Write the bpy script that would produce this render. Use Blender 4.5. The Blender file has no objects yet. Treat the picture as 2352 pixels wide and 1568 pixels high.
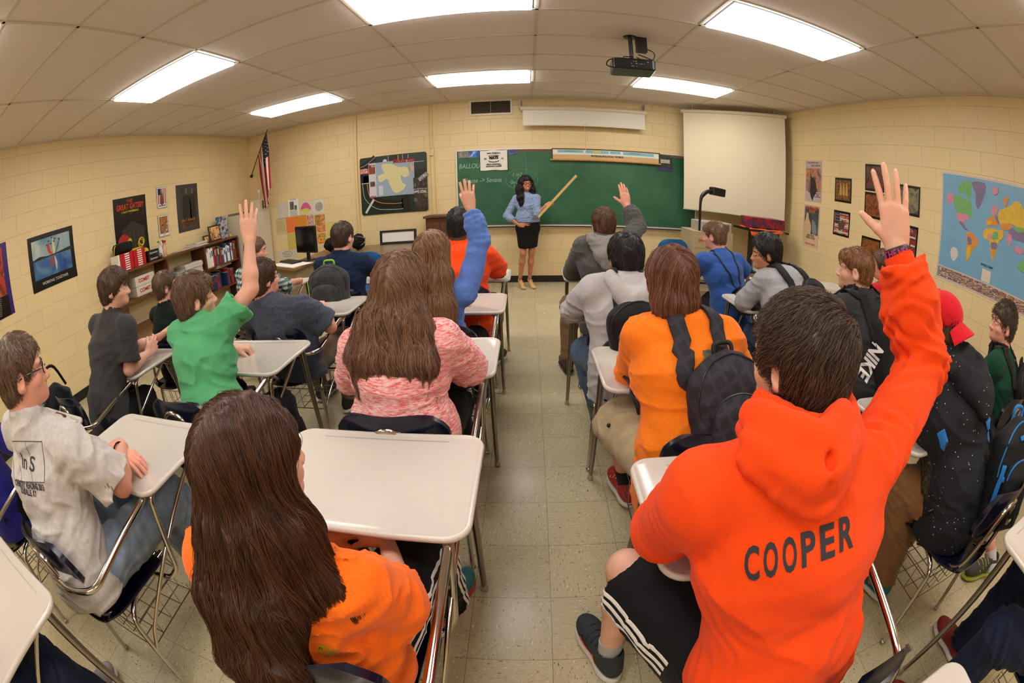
import bpy, bmesh, math, random
import numpy as np
from mathutils import Vector, Matrix
PI=math.pi
SC=bpy.context.scene
COL=SC.collection
# ---------------------------------------------------------------- camera (15 mm fisheye, equisolid)
F_PX=1010.87; YAW,PITCH,ROLL=-0.0398,0.3559,-0.0216
CAM=np.array([-0.1034,0.0,1.4834])
_f=np.array([math.sin(YAW)*math.cos(PITCH),math.cos(YAW)*math.cos(PITCH),-math.sin(PITCH)])
_r=np.array([math.cos(YAW),-math.sin(YAW),0.0]); _u=np.cross(_r,_f)
CR=math.cos(ROLL)*_r+math.sin(ROLL)*_u; CU=-math.sin(ROLL)*_r+math.cos(ROLL)*_u; CF=_f
cd=bpy.data.cameras.new('camera'); cam=bpy.data.objects.new('camera',cd); COL.objects.link(cam)
cd.type='PANO'; cd.sensor_fit='HORIZONTAL'; cd.sensor_width=36; cd.sensor_height=24
cd.clip_start=.01
cy=cd.cycles if hasattr(cd,'cycles') and hasattr(cd.cycles,'panorama_type') else cd
cy.panorama_type='FISHEYE_EQUISOLID'; cy.fisheye_lens=F_PX*36/2352; cy.fisheye_fov=PI
cam.matrix_world=Matrix([[CR[0],CU[0],-CF[0],CAM[0]],[CR[1],CU[1],-CF[1],CAM[1]],[CR[2],CU[2],-CF[2],CAM[2]],[0,0,0,1]])
SC.camera=cam
# ---------------------------------------------------------------- world, exposure
w=bpy.data.worlds.new('world'); SC.world=w; w.use_nodes=True
w.node_tree.nodes['Background'].inputs[0].default_value=(.6,.6,.6,1); w.node_tree.nodes['Background'].inputs[1].default_value=.01
SC.view_settings.view_transform='Standard'; SC.view_settings.look='None'; SC.view_settings.gamma=1; SC.view_settings.use_curve_mapping=False
SC.view_settings.exposure=0.0
SC.cycles.use_denoising=True; SC.cycles.max_bounces=7; SC.cycles.diffuse_bounces=4; SC.cycles.glossy_bounces=4
SC.cycles.sample_clamp_indirect=6; SC.cycles.caustics_reflective=False; SC.cycles.caustics_refractive=False
LAMP=12.5
# ---------------------------------------------------------------- room numbers (metres)
H=2.8435; FY=6.594; XL=-4.876; XR=3.618; BY=-3.2
GY=3.059; TW=1.2192; TD=.6096

def ray(x,y):
    a=x-1176.;b=784.-y;r=math.hypot(a,b)+1e-9;th=2*math.asin(r/2/F_PX)
    return (CR*a/r+CU*b/r)*math.sin(th)+CF*math.cos(th)
def at(x,y,Y):
    "world point seen at photo pixel (x,y) standing at depth Y in the room"
    d=ray(x,y); return CAM+d*(Y-CAM[1])/d[1]
def atz(x,y,z):
    d=ray(x,y); return CAM+d*(z-CAM[2])/d[2]
def atx(x,y,X):
    d=ray(x,y); return CAM+d*(X-CAM[0])/d[0]
# ---------------------------------------------------------------- materials
MATS={}
def srgb(r,g=None,b=None):
    if g is None: r,g,b=r
    return tuple(((c/255)/12.92 if c/255<=.04045 else ((c/255+.055)/1.055)**2.4) for c in (r,g,b))
def mat(name,rgb=(200,200,200),rough=.5,metal=0,spec=.5,noise=None,bump=None,sheen=0,coat=0,emit=None,trans=0,alpha=1,sub=0,cols=None):
    """noise=(scale,amount[,detail]) varies the colour; bump=(scale,strength)"""
    if name in MATS: return MATS[name]
    m=bpy.data.materials.new(name); m.use_nodes=True; nt=m.node_tree; N=nt.nodes; L=nt.links
    p=N['Principled BSDF']; c=srgb(rgb)+(1,)
    p.inputs['Base Color'].default_value=c; p.inputs['Roughness'].default_value=rough; p.inputs['Metallic'].default_value=metal
    p.inputs['Specular IOR Level'].default_value=spec
    if sheen: p.inputs['Sheen Weight'].default_value=sheen; p.inputs['Sheen Roughness'].default_value=.5
    if coat: p.inputs['Coat Weight'].default_value=coat; p.inputs['Coat Roughness'].default_value=.1
    if sub: p.inputs['Subsurface Weight'].default_value=sub; p.inputs['Subsurface Radius'].default_value=(.012,.005,.003); p.inputs['Subsurface Scale'].default_value=1
    if trans: p.inputs['Transmission Weight'].default_value=trans
    if emit: p.inputs['Emission Color'].default_value=srgb(emit[0])+(1,); p.inputs['Emission Strength'].default_value=emit[1]
    tc=N.new('ShaderNodeTexCoord')
    if noise:
        n=N.new('ShaderNodeTexNoise'); n.inputs['Scale'].default_value=noise[0]; n.inputs['Detail'].default_value=4
        L.new(tc.outputs['Object'],n.inputs['Vector'])
        r=N.new('ShaderNodeValToRGB'); a=noise[1]
        r.color_ramp.elements[0].position=.3; r.color_ramp.elements[1].position=.7
        if cols:
            r.color_ramp.elements[0].color=srgb(cols[0])+(1,); r.color_ramp.elements[1].color=srgb(cols[1])+(1,)
        else:
            r.color_ramp.elements[0].color=tuple(v*(1-a) for v in c[:3])+(1,); r.color_ramp.elements[1].color=tuple(min(1,v*(1+a)) for v in c[:3])+(1,)
        L.new(n.outputs['Fac'],r.inputs['Fac']); L.new(r.outputs['Color'],p.inputs['Base Color'])
    if bump:
        n=N.new('ShaderNodeTexNoise'); n.inputs['Scale'].default_value=bump[0]; n.inputs['Detail'].default_value=5
        L.new(tc.outputs['Object'],n.inputs['Vector'])
        b=N.new('ShaderNodeBump'); b.inputs['Strength'].default_value=bump[1]; b.inputs['Distance'].default_value=.01
        L.new(n.outputs['Fac'],b.inputs['Height']); L.new(b.outputs['Normal'],p.inputs['Normal'])
    MATS[name]=m; return m
def nodes_of(m): return m.node_tree.nodes, m.node_tree.links, m.node_tree.nodes['Principled BSDF']
# ---------------------------------------------------------------- object helpers
def tag(o,label=None,cat=None,group=None,kind=None):
    if label: o['label']=label
    if cat: o['category']=cat
    if group: o['group']=group
    if kind: o['kind']=kind
    return o
def empty(name,loc=(0,0,0),rz=0,label=None,cat=None,group=None):
    o=bpy.data.objects.new(name,None); COL.objects.link(o); o.location=loc; o.rotation_euler=(0,0,rz); o.empty_display_size=.1
    return tag(o,label,cat,group)
def link(name,me,m=None,parent=None,smooth=False):
    o=bpy.data.objects.new(name,me); COL.objects.link(o)
    if m is not None:
        for k in (m if isinstance(m,(list,tuple)) else [m]): me.materials.append(k)
    if smooth: me.shade_smooth()
    if parent is not None: o.parent=parent
    return o
def mesh_np(name,V,Fc,m=None,parent=None,smooth=True):
    me=bpy.data.meshes.new(name); V=np.asarray(V,np.float32); 
    if isinstance(Fc,np.ndarray):
        n=len(Fc);k=Fc.shape[1]
        me.vertices.add(len(V)); me.vertices.foreach_set('co',V.ravel()); me.loops.add(n*k); me.loops.foreach_set('vertex_index',Fc.astype(np.int32).ravel())
        me.polygons.add(n); me.polygons.foreach_set('loop_start',np.arange(n,dtype=np.int32)*k); me.update(calc_edges=True); me.validate()
    else: me.from_pydata(V.tolist(),[],Fc)
    return link(name,me,m,parent,smooth)
class MB:
    "mesh builder: adds boxes, prisms, tubes; build() links ONE object"
    def __init__(s): s.V=[];s.F=[];s.MI=[];s.mi=0
    def add(s,V,F):
        b=len(s.V); s.V+=[tuple(map(float,v)) for v in V]; s.F+=[tuple(b+i for i in f) for f in F]; s.MI+=[s.mi]*len(F); return s
    def box(s,lo,hi,M=None):
        (a,b,c),(d,e,f)=lo,hi
        V=[(a,b,c),(d,b,c),(d,e,c),(a,e,c),(a,b,f),(d,b,f),(d,e,f),(a,e,f)]
        if M is not None: V=[tuple(M@Vector(v)) for v in V]
        return s.add(V,[(0,3,2,1),(4,5,6,7),(0,1,5,4),(1,2,6,5),(2,3,7,6),(3,0,4,7)])
    def rbox(s,lo,hi,r=.01,axis=2,n=4,M=None):
        "box with its 4 edges along axis rounded and slight chamfer at the ends"
        ax=[i for i in range(3) if i!=axis]; a0,a1=lo[ax[0]],hi[ax[0]]; b0,b1=lo[ax[1]],hi[ax[1]]
        def ring(off,z):
            out=[]; rr=max(r-off,1e-4)
            for cx,cy_,st in ((a1-r,b1-r,0),(a0+r,b1-r,1),(a0+r,b0+r,2),(a1-r,b0+r,3)):
                for k in range(n+1):
                    t=(st+k/n)*PI/2; p=[0,0,0]; p[ax[0]]=cx+rr*math.cos(t); p[ax[1]]=cy_+rr*math.sin(t); p[axis]=z; out.append(tuple(p))
            return out
        c=min(r*.35,(hi[axis]-lo[axis])*.3); z0,z1=lo[axis],hi[axis]
        rs=[ring(c,z0),ring(0,z0+c),ring(0,z1-c),ring(c,z1)]; m=len(rs[0]); V=sum(rs,[])
        F=[tuple(range(m))[::-1],tuple(range(3*m,4*m))]
        for k in range(3):
            for i in range(m): F.append((k*m+i,k*m+(i+1)%m,(k+1)*m+(i+1)%m,(k+1)*m+i))
        if axis==1: F=[f[::-1] for f in F]
        if M is not None: V=[tuple(M@Vector(v)) for v in V]
        return s.add(V,F)
    def tube(s,pts,r,n=8,closed=False,smooth_n=0,cap=True):
        P=[np.array(p,float) for p in pts]
        if smooth_n: P=spline(P,smooth_n,closed)
        m=len(P); R_=r if isinstance(r,(list,tuple,np.ndarray)) else [r]*m
        if len(R_)!=m: R_=np.interp(np.linspace(0,1,m),np.linspace(0,1,len(R_)),R_)
        T=[]
        for i in range(m):
            a=P[(i-1)%m] if closed or i>0 else P[i]; b=P[(i+1)%m] if closed or i<m-1 else P[i]
            t=b-a; T.append(t/(np.linalg.norm(t)+1e-12))
        u=np.cross(T[0],[0,0,1]); 
        if np.linalg.norm(u)<.1: u=np.cross(T[0],[1,0,0])
        V=[]
        for i in range(m):
            u=u-T[i]*(u@T[i]); u/=np.linalg.norm(u)+1e-12; v=np.cross(T[i],u)
            for k in range(n):
                t=2*PI*k/n; V.append(P[i]+R_[i]*(u*math.cos(t)+v*math.sin(t)))
        F=[]
        for i in range(m if closed else m-1):
            j=(i+1)%m
            for k in range(n): F.append((i*n+k,i*n+(k+1)%n,j*n+(k+1)%n,j*n+k))
        if cap and not closed: F+= [tuple(range(n))[::-1],tuple(range((m-1)*n,m*n))]
        return s.add(V,F)
    def lathe(s,prof,c=(0,0,0),n=20,M=None):
        V=[];F=[]
        for r,z in prof:
            for k in range(n): V.append((c[0]+r*math.cos(2*PI*k/n),c[1]+r*math.sin(2*PI*k/n),c[2]+z))
        for i in range(len(prof)-1):
            for k in range(n): F.append((i*n+k,i*n+(k+1)%n,(i+1)*n+(k+1)%n,(i+1)*n+k))
        F+=[tuple(range(n))[::-1],tuple(range((len(prof)-1)*n,len(prof)*n))]
        if M is not None: V=[tuple(M@Vector(v)) for v in V]
        return s.add(V,F)
    def ball(s,c,r,n=10,M=None):
        r=(r,r,r) if not hasattr(r,'__len__') else r; V=[];F=[]
        h=n//2+1
        for i in range(1,h):
            t=PI*i/h
            for k in range(n): V.append((c[0]+r[0]*math.sin(t)*math.cos(2*PI*k/n),c[1]+r[1]*math.sin(t)*math.sin(2*PI*k/n),c[2]-r[2]*math.cos(t)))
        for i in range(h-2):
            for k in range(n): F.append((i*n+k,i*n+(k+1)%n,(i+1)*n+(k+1)%n,(i+1)*n+k))
        V.append((c[0],c[1],c[2]-r[2]));V.append((c[0],c[1],c[2]+r[2])); a=len(V)-2
        for k in range(n): F.append((a,(k+1)%n,k)); F.append((a+1,(h-2)*n+k,(h-2)*n+(k+1)%n))
        if M is not None: V=[tuple(M@Vector(v)) for v in V]
        return s.add(V,F)
    def quad(s,a,b,c,d): return s.add([a,b,c,d],[(0,1,2,3)])
    def build(s,name,m=None,parent=None,smooth=False,bevel=0,sub=0):
        me=bpy.data.meshes.new(name); me.from_pydata(s.V,[],s.F)
        o=link(name,me,m,parent)
        me.polygons.foreach_set('material_index',s.MI)
        if smooth:
            me.shade_smooth()
            bm=bmesh.new(); bm.from_mesh(me)
            for e in bm.edges:
                if len(e.link_faces)==2 and e.calc_face_angle(0)>.8: e.smooth=False
            bm.to_mesh(me); bm.free()
        if bevel:
            b=o.modifiers.new('bevel','BEVEL'); b.width=bevel; b.segments=2; b.limit_method='ANGLE'
        return o
def spline(P,n,closed=False):
    "Catmull-Rom through P, n samples per segment"
    P=[np.array(p,float) for p in P]; m=len(P); out=[]
    for i in range(m if closed else m-1):
        g=lambda k: P[k%m] if closed else P[min(max(k,0),m-1)]
        a,b,c,d=g(i-1),g(i),g(i+1),g(i+2)
        for k in range(n):
            t=k/n; out.append(.5*((2*b)+(c-a)*t+(2*a-5*b+4*c-d)*t*t+(3*b-a-3*c+d)*t**3))
    if not closed: out.append(P[-1])
    return out
def bend(P,r=.05,n=5):
    "polyline with rounded corners"
    P=[np.array(p,float) for p in P]; out=[P[0]]
    for i in range(1,len(P)-1):
        a,b,c=P[i-1],P[i],P[i+1]; la=np.linalg.norm(a-b); lc=np.linalg.norm(c-b); q=min(r,la*.45,lc*.45)
        s=b+(a-b)/la*q; e=b+(c-b)/lc*q
        for k in range(n+1):
            t=k/n; out.append((1-t)**2*s+2*t*(1-t)*b+t*t*e)
    out.append(P[-1]); return out
def copy_tree(o,parent=None):
    c=o.copy(); COL.objects.link(c)
    if parent is not None: c.parent=parent
    for ch in list(o.children): copy_tree(ch,c)
    return c
# ================================================================ ROOM SHELL
def wall_material(name,ax,rgb=(235,212,160)):
    m=mat(name,rgb,.42,spec=.35); N,L,p=nodes_of(m)
    tc=N.new('ShaderNodeTexCoord'); sx=N.new('ShaderNodeSeparateXYZ'); cb=N.new('ShaderNodeCombineXYZ')
    L.new(tc.outputs['Object'],sx.inputs[0]); L.new(sx.outputs[ax],cb.inputs[0])
    ad=N.new('ShaderNodeMath'); ad.inputs[1].default_value=-.2918+.2032*4; L.new(sx.outputs[2],ad.inputs[0]); L.new(ad.outputs[0],cb.inputs[1])
    b=N.new('ShaderNodeTexBrick'); b.offset=.5; b.inputs['Scale'].default_value=1; b.inputs['Brick Width'].default_value=.4064; b.inputs['Row Height'].default_value=.2032
    b.inputs['Mortar Size'].default_value=.0035; b.inputs['Mortar Smooth'].default_value=.8; b.inputs['Bias'].default_value=0
    c=srgb(rgb); b.inputs['Color1'].default_value=c+(1,); b.inputs['Color2'].default_value=tuple(v*.97 for v in c)+(1,); b.inputs['Mortar'].default_value=tuple(v*.80 for v in c)+(1,)
    L.new(cb.outputs[0],b.inputs['Vector'])
    n=N.new('ShaderNodeTexNoise'); n.inputs['Scale'].default_value=90; n.inputs['Detail'].default_value=6; L.new(tc.outputs['Object'],n.inputs['Vector'])
    n2=N.new('ShaderNodeTexNoise'); n2.inputs['Scale'].default_value=1.3; L.new(tc.outputs['Object'],n2.inputs['Vector'])
    mx=N.new('ShaderNodeMixRGB'); mx.blend_type='MULTIPLY'; mx.inputs[0].default_value=.12; L.new(b.outputs['Color'],mx.inputs[1]); L.new(n2.outputs['Color'],mx.inputs[2])
    L.new(mx.outputs[0],p.inputs['Base Color'])
    ma=N.new('ShaderNodeMath'); ma.operation='MULTIPLY_ADD'; ma.inputs[1].default_value=-1.; L.new(b.outputs['Fac'],ma.inputs[0])
    mb=N.new('ShaderNodeMath'); mb.operation='MULTIPLY'; mb.inputs[1].default_value=.22; L.new(n.outputs['Fac'],mb.inputs[0]); L.new(mb.outputs[0],ma.inputs[2])
    bp=N.new('ShaderNodeBump'); bp.inputs['Strength'].default_value=.48; bp.inputs['Distance'].default_value=.006; L.new(ma.outputs[0],bp.inputs['Height']); L.new(bp.outputs['Normal'],p.inputs['Normal'])
    return m
def floor_material():
    m=mat('floor tile',(150,138,110),.22,spec=.45); N,L,p=nodes_of(m)
    tc=N.new('ShaderNodeTexCoord'); mp=N.new('ShaderNodeMapping'); mp.inputs['Location'].default_value=(.0142+.3048*20,-.7611+.3048*20,0); L.new(tc.outputs['Object'],mp.inputs[0])
    b=N.new('ShaderNodeTexBrick'); b.offset=0; b.inputs['Scale'].default_value=1; b.inputs['Brick Width'].default_value=.3048; b.inputs['Row Height'].default_value=.3048
    b.inputs['Mortar Size'].default_value=.0012; b.inputs['Mortar Smooth'].default_value=.3
    b.inputs['Color1'].default_value=srgb(198,185,150)+(1,); b.inputs['Color2'].default_value=srgb(188,175,140)+(1,); b.inputs['Mortar'].default_value=srgb(120,110,84)+(1,)
    L.new(mp.outputs[0],b.inputs['Vector'])
    # checker decides fleck direction
    ck=N.new('ShaderNodeTexChecker'); ck.inputs['Scale'].default_value=1/.3048; L.new(mp.outputs[0],ck.inputs[0])
    def flecks(sc,thr,seed):
        out=[]
        for s in ((sc,sc*3.2,1),(sc*3.2,sc,1)):
            q=N.new('ShaderNodeMapping'); q.inputs['Scale'].default_value=s; q.inputs['Location'].default_value=(seed,seed*2,0); L.new(tc.outputs['Object'],q.inputs[0])
            n=N.new('ShaderNodeTexNoise'); n.inputs['Scale'].default_value=1; n.inputs['Detail'].default_value=1.5; L.new(q.outputs[0],n.inputs['Vector'])
            out.append(n.outputs['Fac'])
        mx=N.new('ShaderNodeMix'); L.new(ck.outputs['Fac'],mx.inputs[0]); L.new(out[0],mx.inputs[2]); L.new(out[1],mx.inputs[3])
        r=N.new('ShaderNodeValToRGB'); r.color_ramp.elements[0].position=thr; r.color_ramp.elements[1].position=thr+.03; L.new(mx.outputs[0],r.inputs[0]); return r.outputs[0]
    w_=flecks(42,.66,3.1); d_=flecks(46,.665,9.7); g_=flecks(38,.60,5.2)
    cur=b.outputs['Color']
    for f_,c_,a in ((g_,(150,138,108),.35),(w_,(228,222,200),.9),(d_,(86,76,58),.85)):
        mx=N.new('ShaderNodeMixRGB'); mt=N.new('ShaderNodeMath'); mt.operation='MULTIPLY'; mt.inputs[1].default_value=a; L.new(f_,mt.inputs[0]); L.new(mt.outputs[0],mx.inputs[0])
        L.new(cur,mx.inputs[1]); mx.inputs[2].default_value=srgb(c_)+(1,); cur=mx.outputs[0]
    L.new(cur,p.inputs['Base Color'])
    n=N.new('ShaderNodeTexNoise'); n.inputs['Scale'].default_value=2.2; n.inputs['Detail'].default_value=5; L.new(tc.outputs['Object'],n.inputs['Vector'])
    r=N.new('ShaderNodeMapRange'); r.inputs[3].default_value=.20; r.inputs[4].default_value=.32; L.new(n.outputs['Fac'],r.inputs[0]); L.new(r.outputs[0],p.inputs['Roughness'])
    return m
MB().box((XL-.1,BY-.1,-.1),(XR+.1,FY+.1,0)).build('floor',floor_material())['kind']='structure'
MB().box((XL-.1,FY,0),(XR+.1,FY+.12,H+.2)).build('wall_front',wall_material('wall front paint',0))['kind']='structure'
MB().box((XL-.12,BY,0),(XL,FY,H+.2)).build('wall_left',wall_material('wall left paint',1))['kind']='structure'
MB().box((XR,BY,0),(XR+.12,FY,H+.2)).build('wall_right',wall_material('wall right paint',1))['kind']='structure'
MB().box((XL-.1,BY-.12,0),(XR+.1,BY,H+.2)).build('wall_back',wall_material('wall back paint',0))['kind']='structure'
M_CEIL=mat('ceiling panel',(228,219,214),.85,noise=(60,.02),bump=(140,.15))
MB().box((XL-.1,BY-.1,H),(XR+.1,FY+.1,H+.1)).build('ceiling',M_CEIL)['kind']='structure'
M_TBAR=mat('ceiling grid bar',(206,196,178),.5)
g=MB(); z0=H-.006
for i in range(-4,4):
    x=i*TW
    if XL<x<XR: g.box((x-.012,BY,z0),(x+.012,FY,H+.01))
k=-12
while GY+k*TD<FY:
    y=GY+k*TD; k+=1
    if y>BY: g.box((XL,y-.012,z0),(XR,y+.012,H+.01))
g.box((XL,BY,H-.02),(XL+.022,FY,H)); g.box((XR-.022,BY,H-.02),(XR,FY,H)); g.box((XL,FY-.022,H-.02),(XR,FY,H))
g.build('trim_1',M_TBAR)['kind']='structure'
M_BASE=mat('black vinyl base',(20,18,16),.35)
for nm,lo,hi in (('baseboard_front',(XL,FY-.008,0),(XR,FY,.102)),('baseboard_left',(XL,BY,0),(XL+.008,FY,.102)),('baseboard_right',(XR-.008,BY,0),(XR,FY,.102))):
    MB().box(lo,hi).build(nm,M_BASE)['kind']='structure'
# ---- fluorescent troffers
M_DIFF=mat('lamp diffuser',(255,255,250),.4,emit=((255,250,247),LAMP))
M_TROF=mat('troffer frame',(225,220,208),.4)
M_DARK=mat('dark gap',(16,14,12),.8)
rows=(-2.427,.011,2.449,4.888)
LIGHTS=[(-3,2,'fluorescent ceiling light nearest the left wall, in the nearer row'),(-1,2,'large fluorescent ceiling light at the top centre, cut by the frame'),(1,2,'large fluorescent ceiling light on the near right side'),
 (-3,3,'small far fluorescent ceiling light above the flag corner'),(-1,3,'far fluorescent ceiling light above the chalkboard beside the wall vent'),(1,3,'far fluorescent ceiling light just right of the projector')]
for c in (-3,-1,1):
    for r in (0,1): LIGHTS.append((c,r,'fluorescent ceiling light %s, %s column, out of the picture'%(('in the rearmost row','directly above the camera row')[r],{-3:'left',-1:'middle',1:'right'}[c])))
proto=None
for c,r,lab in LIGHTS:
    x0=c*TW; y0=rows[r]
    if proto is None:
        t=empty('ceiling_light',(x0,y0,H)); proto=t
        f=MB(); a,b=.012,.03
        f.box((a,a,-.004),(TW-a,b,-.001)); f.box((a,TD-b,-.004),(TW-a,TD-a,-.001)); f.box((a,b,-.004),(b,TD-b,-.001)); f.box((TW-b,b,-.004),(TW-a,TD-b,-.001))
        f.build('light_frame',M_TROF,t)
        d=MB(); d.box((.022,.022,-.0055),(TW-.022,TD-.022,-.0045)).build('dark_rim',M_DARK,t)
        d=MB(); d.rbox((.034,.034,-.028),(TW-.034,TD-.034,-.006),.012); d.build('diffuser',M_DIFF,t)
    else:
        t=copy_tree(proto); t.location=(x0,y0,H)
    tag(t,lab,'ceiling light','fluorescent ceiling lights')
# ================================================================ IMPLICIT-SURFACE TOOLKIT (used for bodies, clothes, hair, bags, shoes)
def V3(*a): return np.array(a if len(a)>1 else a[0],np.float64)
def nrm(v): v=np.asarray(v,float); return v/(np.linalg.norm(v)+1e-12)
def smin(a,b,k):
    if k<=0: return np.minimum(a,b)
    h=np.clip(.5+.5*(b-a)/k,0,1); return b*(1-h)+a*h-k*h*(1-h)
def smax(a,b,k): return -smin(-a,-b,k)
def _dot(P,v): return P@np.asarray(v,P.dtype)
def cap(a,b,ra,rb=None):
    a=V3(a);b=V3(b);rb=ra if rb is None else rb; ab=b-a; L2=ab@ab+1e-12
    def f(P):
        q=P-a.astype(P.dtype); t=np.clip(_dot(q,ab)/L2,0,1); d=q-t[:,None]*ab.astype(P.dtype)
        return np.sqrt((d*d).sum(1))-(ra+(rb-ra)*t)
    f.bb=(np.minimum(a,b)-max(ra,rb),np.maximum(a,b)+max(ra,rb)); return f
def chain(pts,rs,k=.02):
    fs=[cap(pts[i],pts[i+1],rs[i],rs[i+1]) for i in range(len(pts)-1)]
    return union(fs,k)
def bbj(fs): 
    L=[f.bb for f in fs]; return (np.min([l[0] for l in L],0),np.max([l[1] for l in L],0))
def union(fs,k=.02):
    if len(fs)==1: return fs[0]
    def f(P):
        d=fs[0](P)
        for g in fs[1:]: d=smin(d,g(P),k)
        return d
    f.bb=bbj(fs); return f
def ell(c,r,R=None):
    c=V3(c);r=V3(r); Rt=None if R is None else np.asarray(R,float)   # rows of R = local axes
    def f(P):
        q=P-c.astype(P.dtype)
        if Rt is not None: q=q@Rt.T.astype(P.dtype)
        a=q/r.astype(P.dtype); k0=np.sqrt((a*a).sum(1)); b=a/r.astype(P.dtype); k1=np.sqrt((b*b).sum(1))+1e-9
        return k0*(k0-1)/k1
    m=r.max() if R is not None else r
    f.bb=(c-m,c+m); return f
def rboxf(c,hsz,rad,R=None):
    c=V3(c);h=V3(hsz)-rad; Rt=None if R is None else np.asarray(R,float)
    def f(P):
        q=P-c.astype(P.dtype)
        if Rt is not None: q=q@Rt.T.astype(P.dtype)
        q=np.abs(q)-h.astype(P.dtype); return np.sqrt((np.maximum(q,0)**2).sum(1))+np.minimum(q.max(1),0)-rad
    m=np.linalg.norm(hsz) if R is not None else V3(hsz)
    f.bb=(c-m,c+m); return f
def tors(pts,ws,ds,sides,k=.05):
    "chain of elliptical sections: half width ws along sides[i], half depth ds in front/back"
    pts=[V3(p) for p in pts]; fs=[]
    for i in range(len(pts)-1):
        def mk(a,b,wa,wb,da,db,sa,sb):
            ab=b-a; L2=ab@ab+1e-12; ax=ab/math.sqrt(L2)
            s=nrm((sa+sb)/2); s=nrm(s-ax*(s@ax)); fr=np.cross(s,ax)
            def f(P):
                q=P-a.astype(P.dtype); t=np.clip(_dot(q,ab)/L2,0,1)
                w_=wa+(wb-wa)*t; d_=da+(db-da)*t; m=np.minimum(w_,d_)
                al=_dot(q,ax)-t*math.sqrt(L2); x=_dot(q,s)/w_; y=_dot(q,fr)/d_; z=al/m
                k0=np.sqrt(x*x+y*y+z*z); k1=np.sqrt((x/w_)**2+(y/d_)**2+(z/m)**2)+1e-9
                return k0*(k0-1)/k1
            M=max(wa,wb,da,db); f.bb=(np.minimum(a,b)-M,np.maximum(a,b)+M); return f
        fs.append(mk(pts[i],pts[i+1],ws[i],ws[i+1],ds[i],ds[i+1],V3(sides[i]),V3(sides[i+1])))
    return union(fs,k)
def cut(f,g,k=.0):
    "f minus g"
    def h(P): return smax(f(P),-g(P),k)
    h.bb=f.bb; return h
def inter(f,g,k=0):
    def h(P): return smax(f(P),g(P),k)
    h.bb=f.bb; return h
def half(p,n):
    "half-space: negative on the side opposite to n"
    p=V3(p);n=nrm(n)
    def f(P): return _dot(P,n)-p@n
    f.bb=(p-1e3,p+1e3); return f
def grow(f,r):
    def h(P): return f(P)-r
    h.bb=(f.bb[0]-r,f.bb[1]+r); return h
def shell(f,t):
    def h(P): return np.abs(f(P))-t
    h.bb=(f.bb[0]-t,f.bb[1]+t); return h
# --- value noise
_rs=np.random.RandomState(7); _NT=_rs.rand(32,32,32).astype(np.float32)
def vnoise(P):
    i=np.floor(P).astype(np.int32); t=(P-i).astype(np.float32); t=t*t*(3-2*t); i&=31; j=(i+1)&31
    x0,y0,z0=i.T; x1,y1,z1=j.T; tx,ty,tz=t.T
    c=lambda a,b,d:_NT[a,b,d]
    a=c(x0,y0,z0)*(1-tx)+c(x1,y0,z0)*tx; b=c(x0,y1,z0)*(1-tx)+c(x1,y1,z0)*tx
    d=c(x0,y0,z1)*(1-tx)+c(x1,y0,z1)*tx; e=c(x0,y1,z1)*(1-tx)+c(x1,y1,z1)*tx
    return ((a*(1-ty)+b*ty)*(1-tz)+(d*(1-ty)+e*ty)*tz)*2-1
def folds(f,amp=.006,sc=(9,9,22),seed=0,R=None,ridge=True):
    "cloth folds: ridged noise stretched along the axes (rows of R)"
    sc=np.array(sc,np.float32)
    def h(P):
        d=f(P); m=np.abs(d)<.06
        if m.any():
            Q=P[m]
            if R is not None: Q=Q@np.asarray(R,Q.dtype).T
            Q=Q*sc+seed*3.7
            W=np.stack([vnoise(Q*.5+11),vnoise(Q*.5+23),vnoise(Q*.5+31)],1)*1.3
            n=vnoise(Q+W)
            if ridge: n=1-2*np.sqrt(np.abs(n)+.004)
            n2=vnoise(Q*2.1+W+5)
            d=d.copy(); d[m]-=amp*(n*.8+n2*.35).astype(d.dtype)
        return d
    h.bb=(f.bb[0]-amp,f.bb[1]+amp); return h
def crumple(f,amp,centre,axis,wl=.035,reach=.12,seed=0):
    "bunched rings of cloth round a limb near a joint"
    c=V3(centre);ax=nrm(axis)
    def h(P):
        d=f(P); q=P-c.astype(P.dtype); t=_dot(q,ax); wgt=np.exp(-(t/reach)**2)*(np.abs(d)<.08)
        ph=vnoise(q*11+seed)*6.0
        return d-amp*wgt*np.sin(t*2*PI/wl+ph)
    h.bb=(f.bb[0]-amp,f.bb[1]+amp); return h
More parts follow.
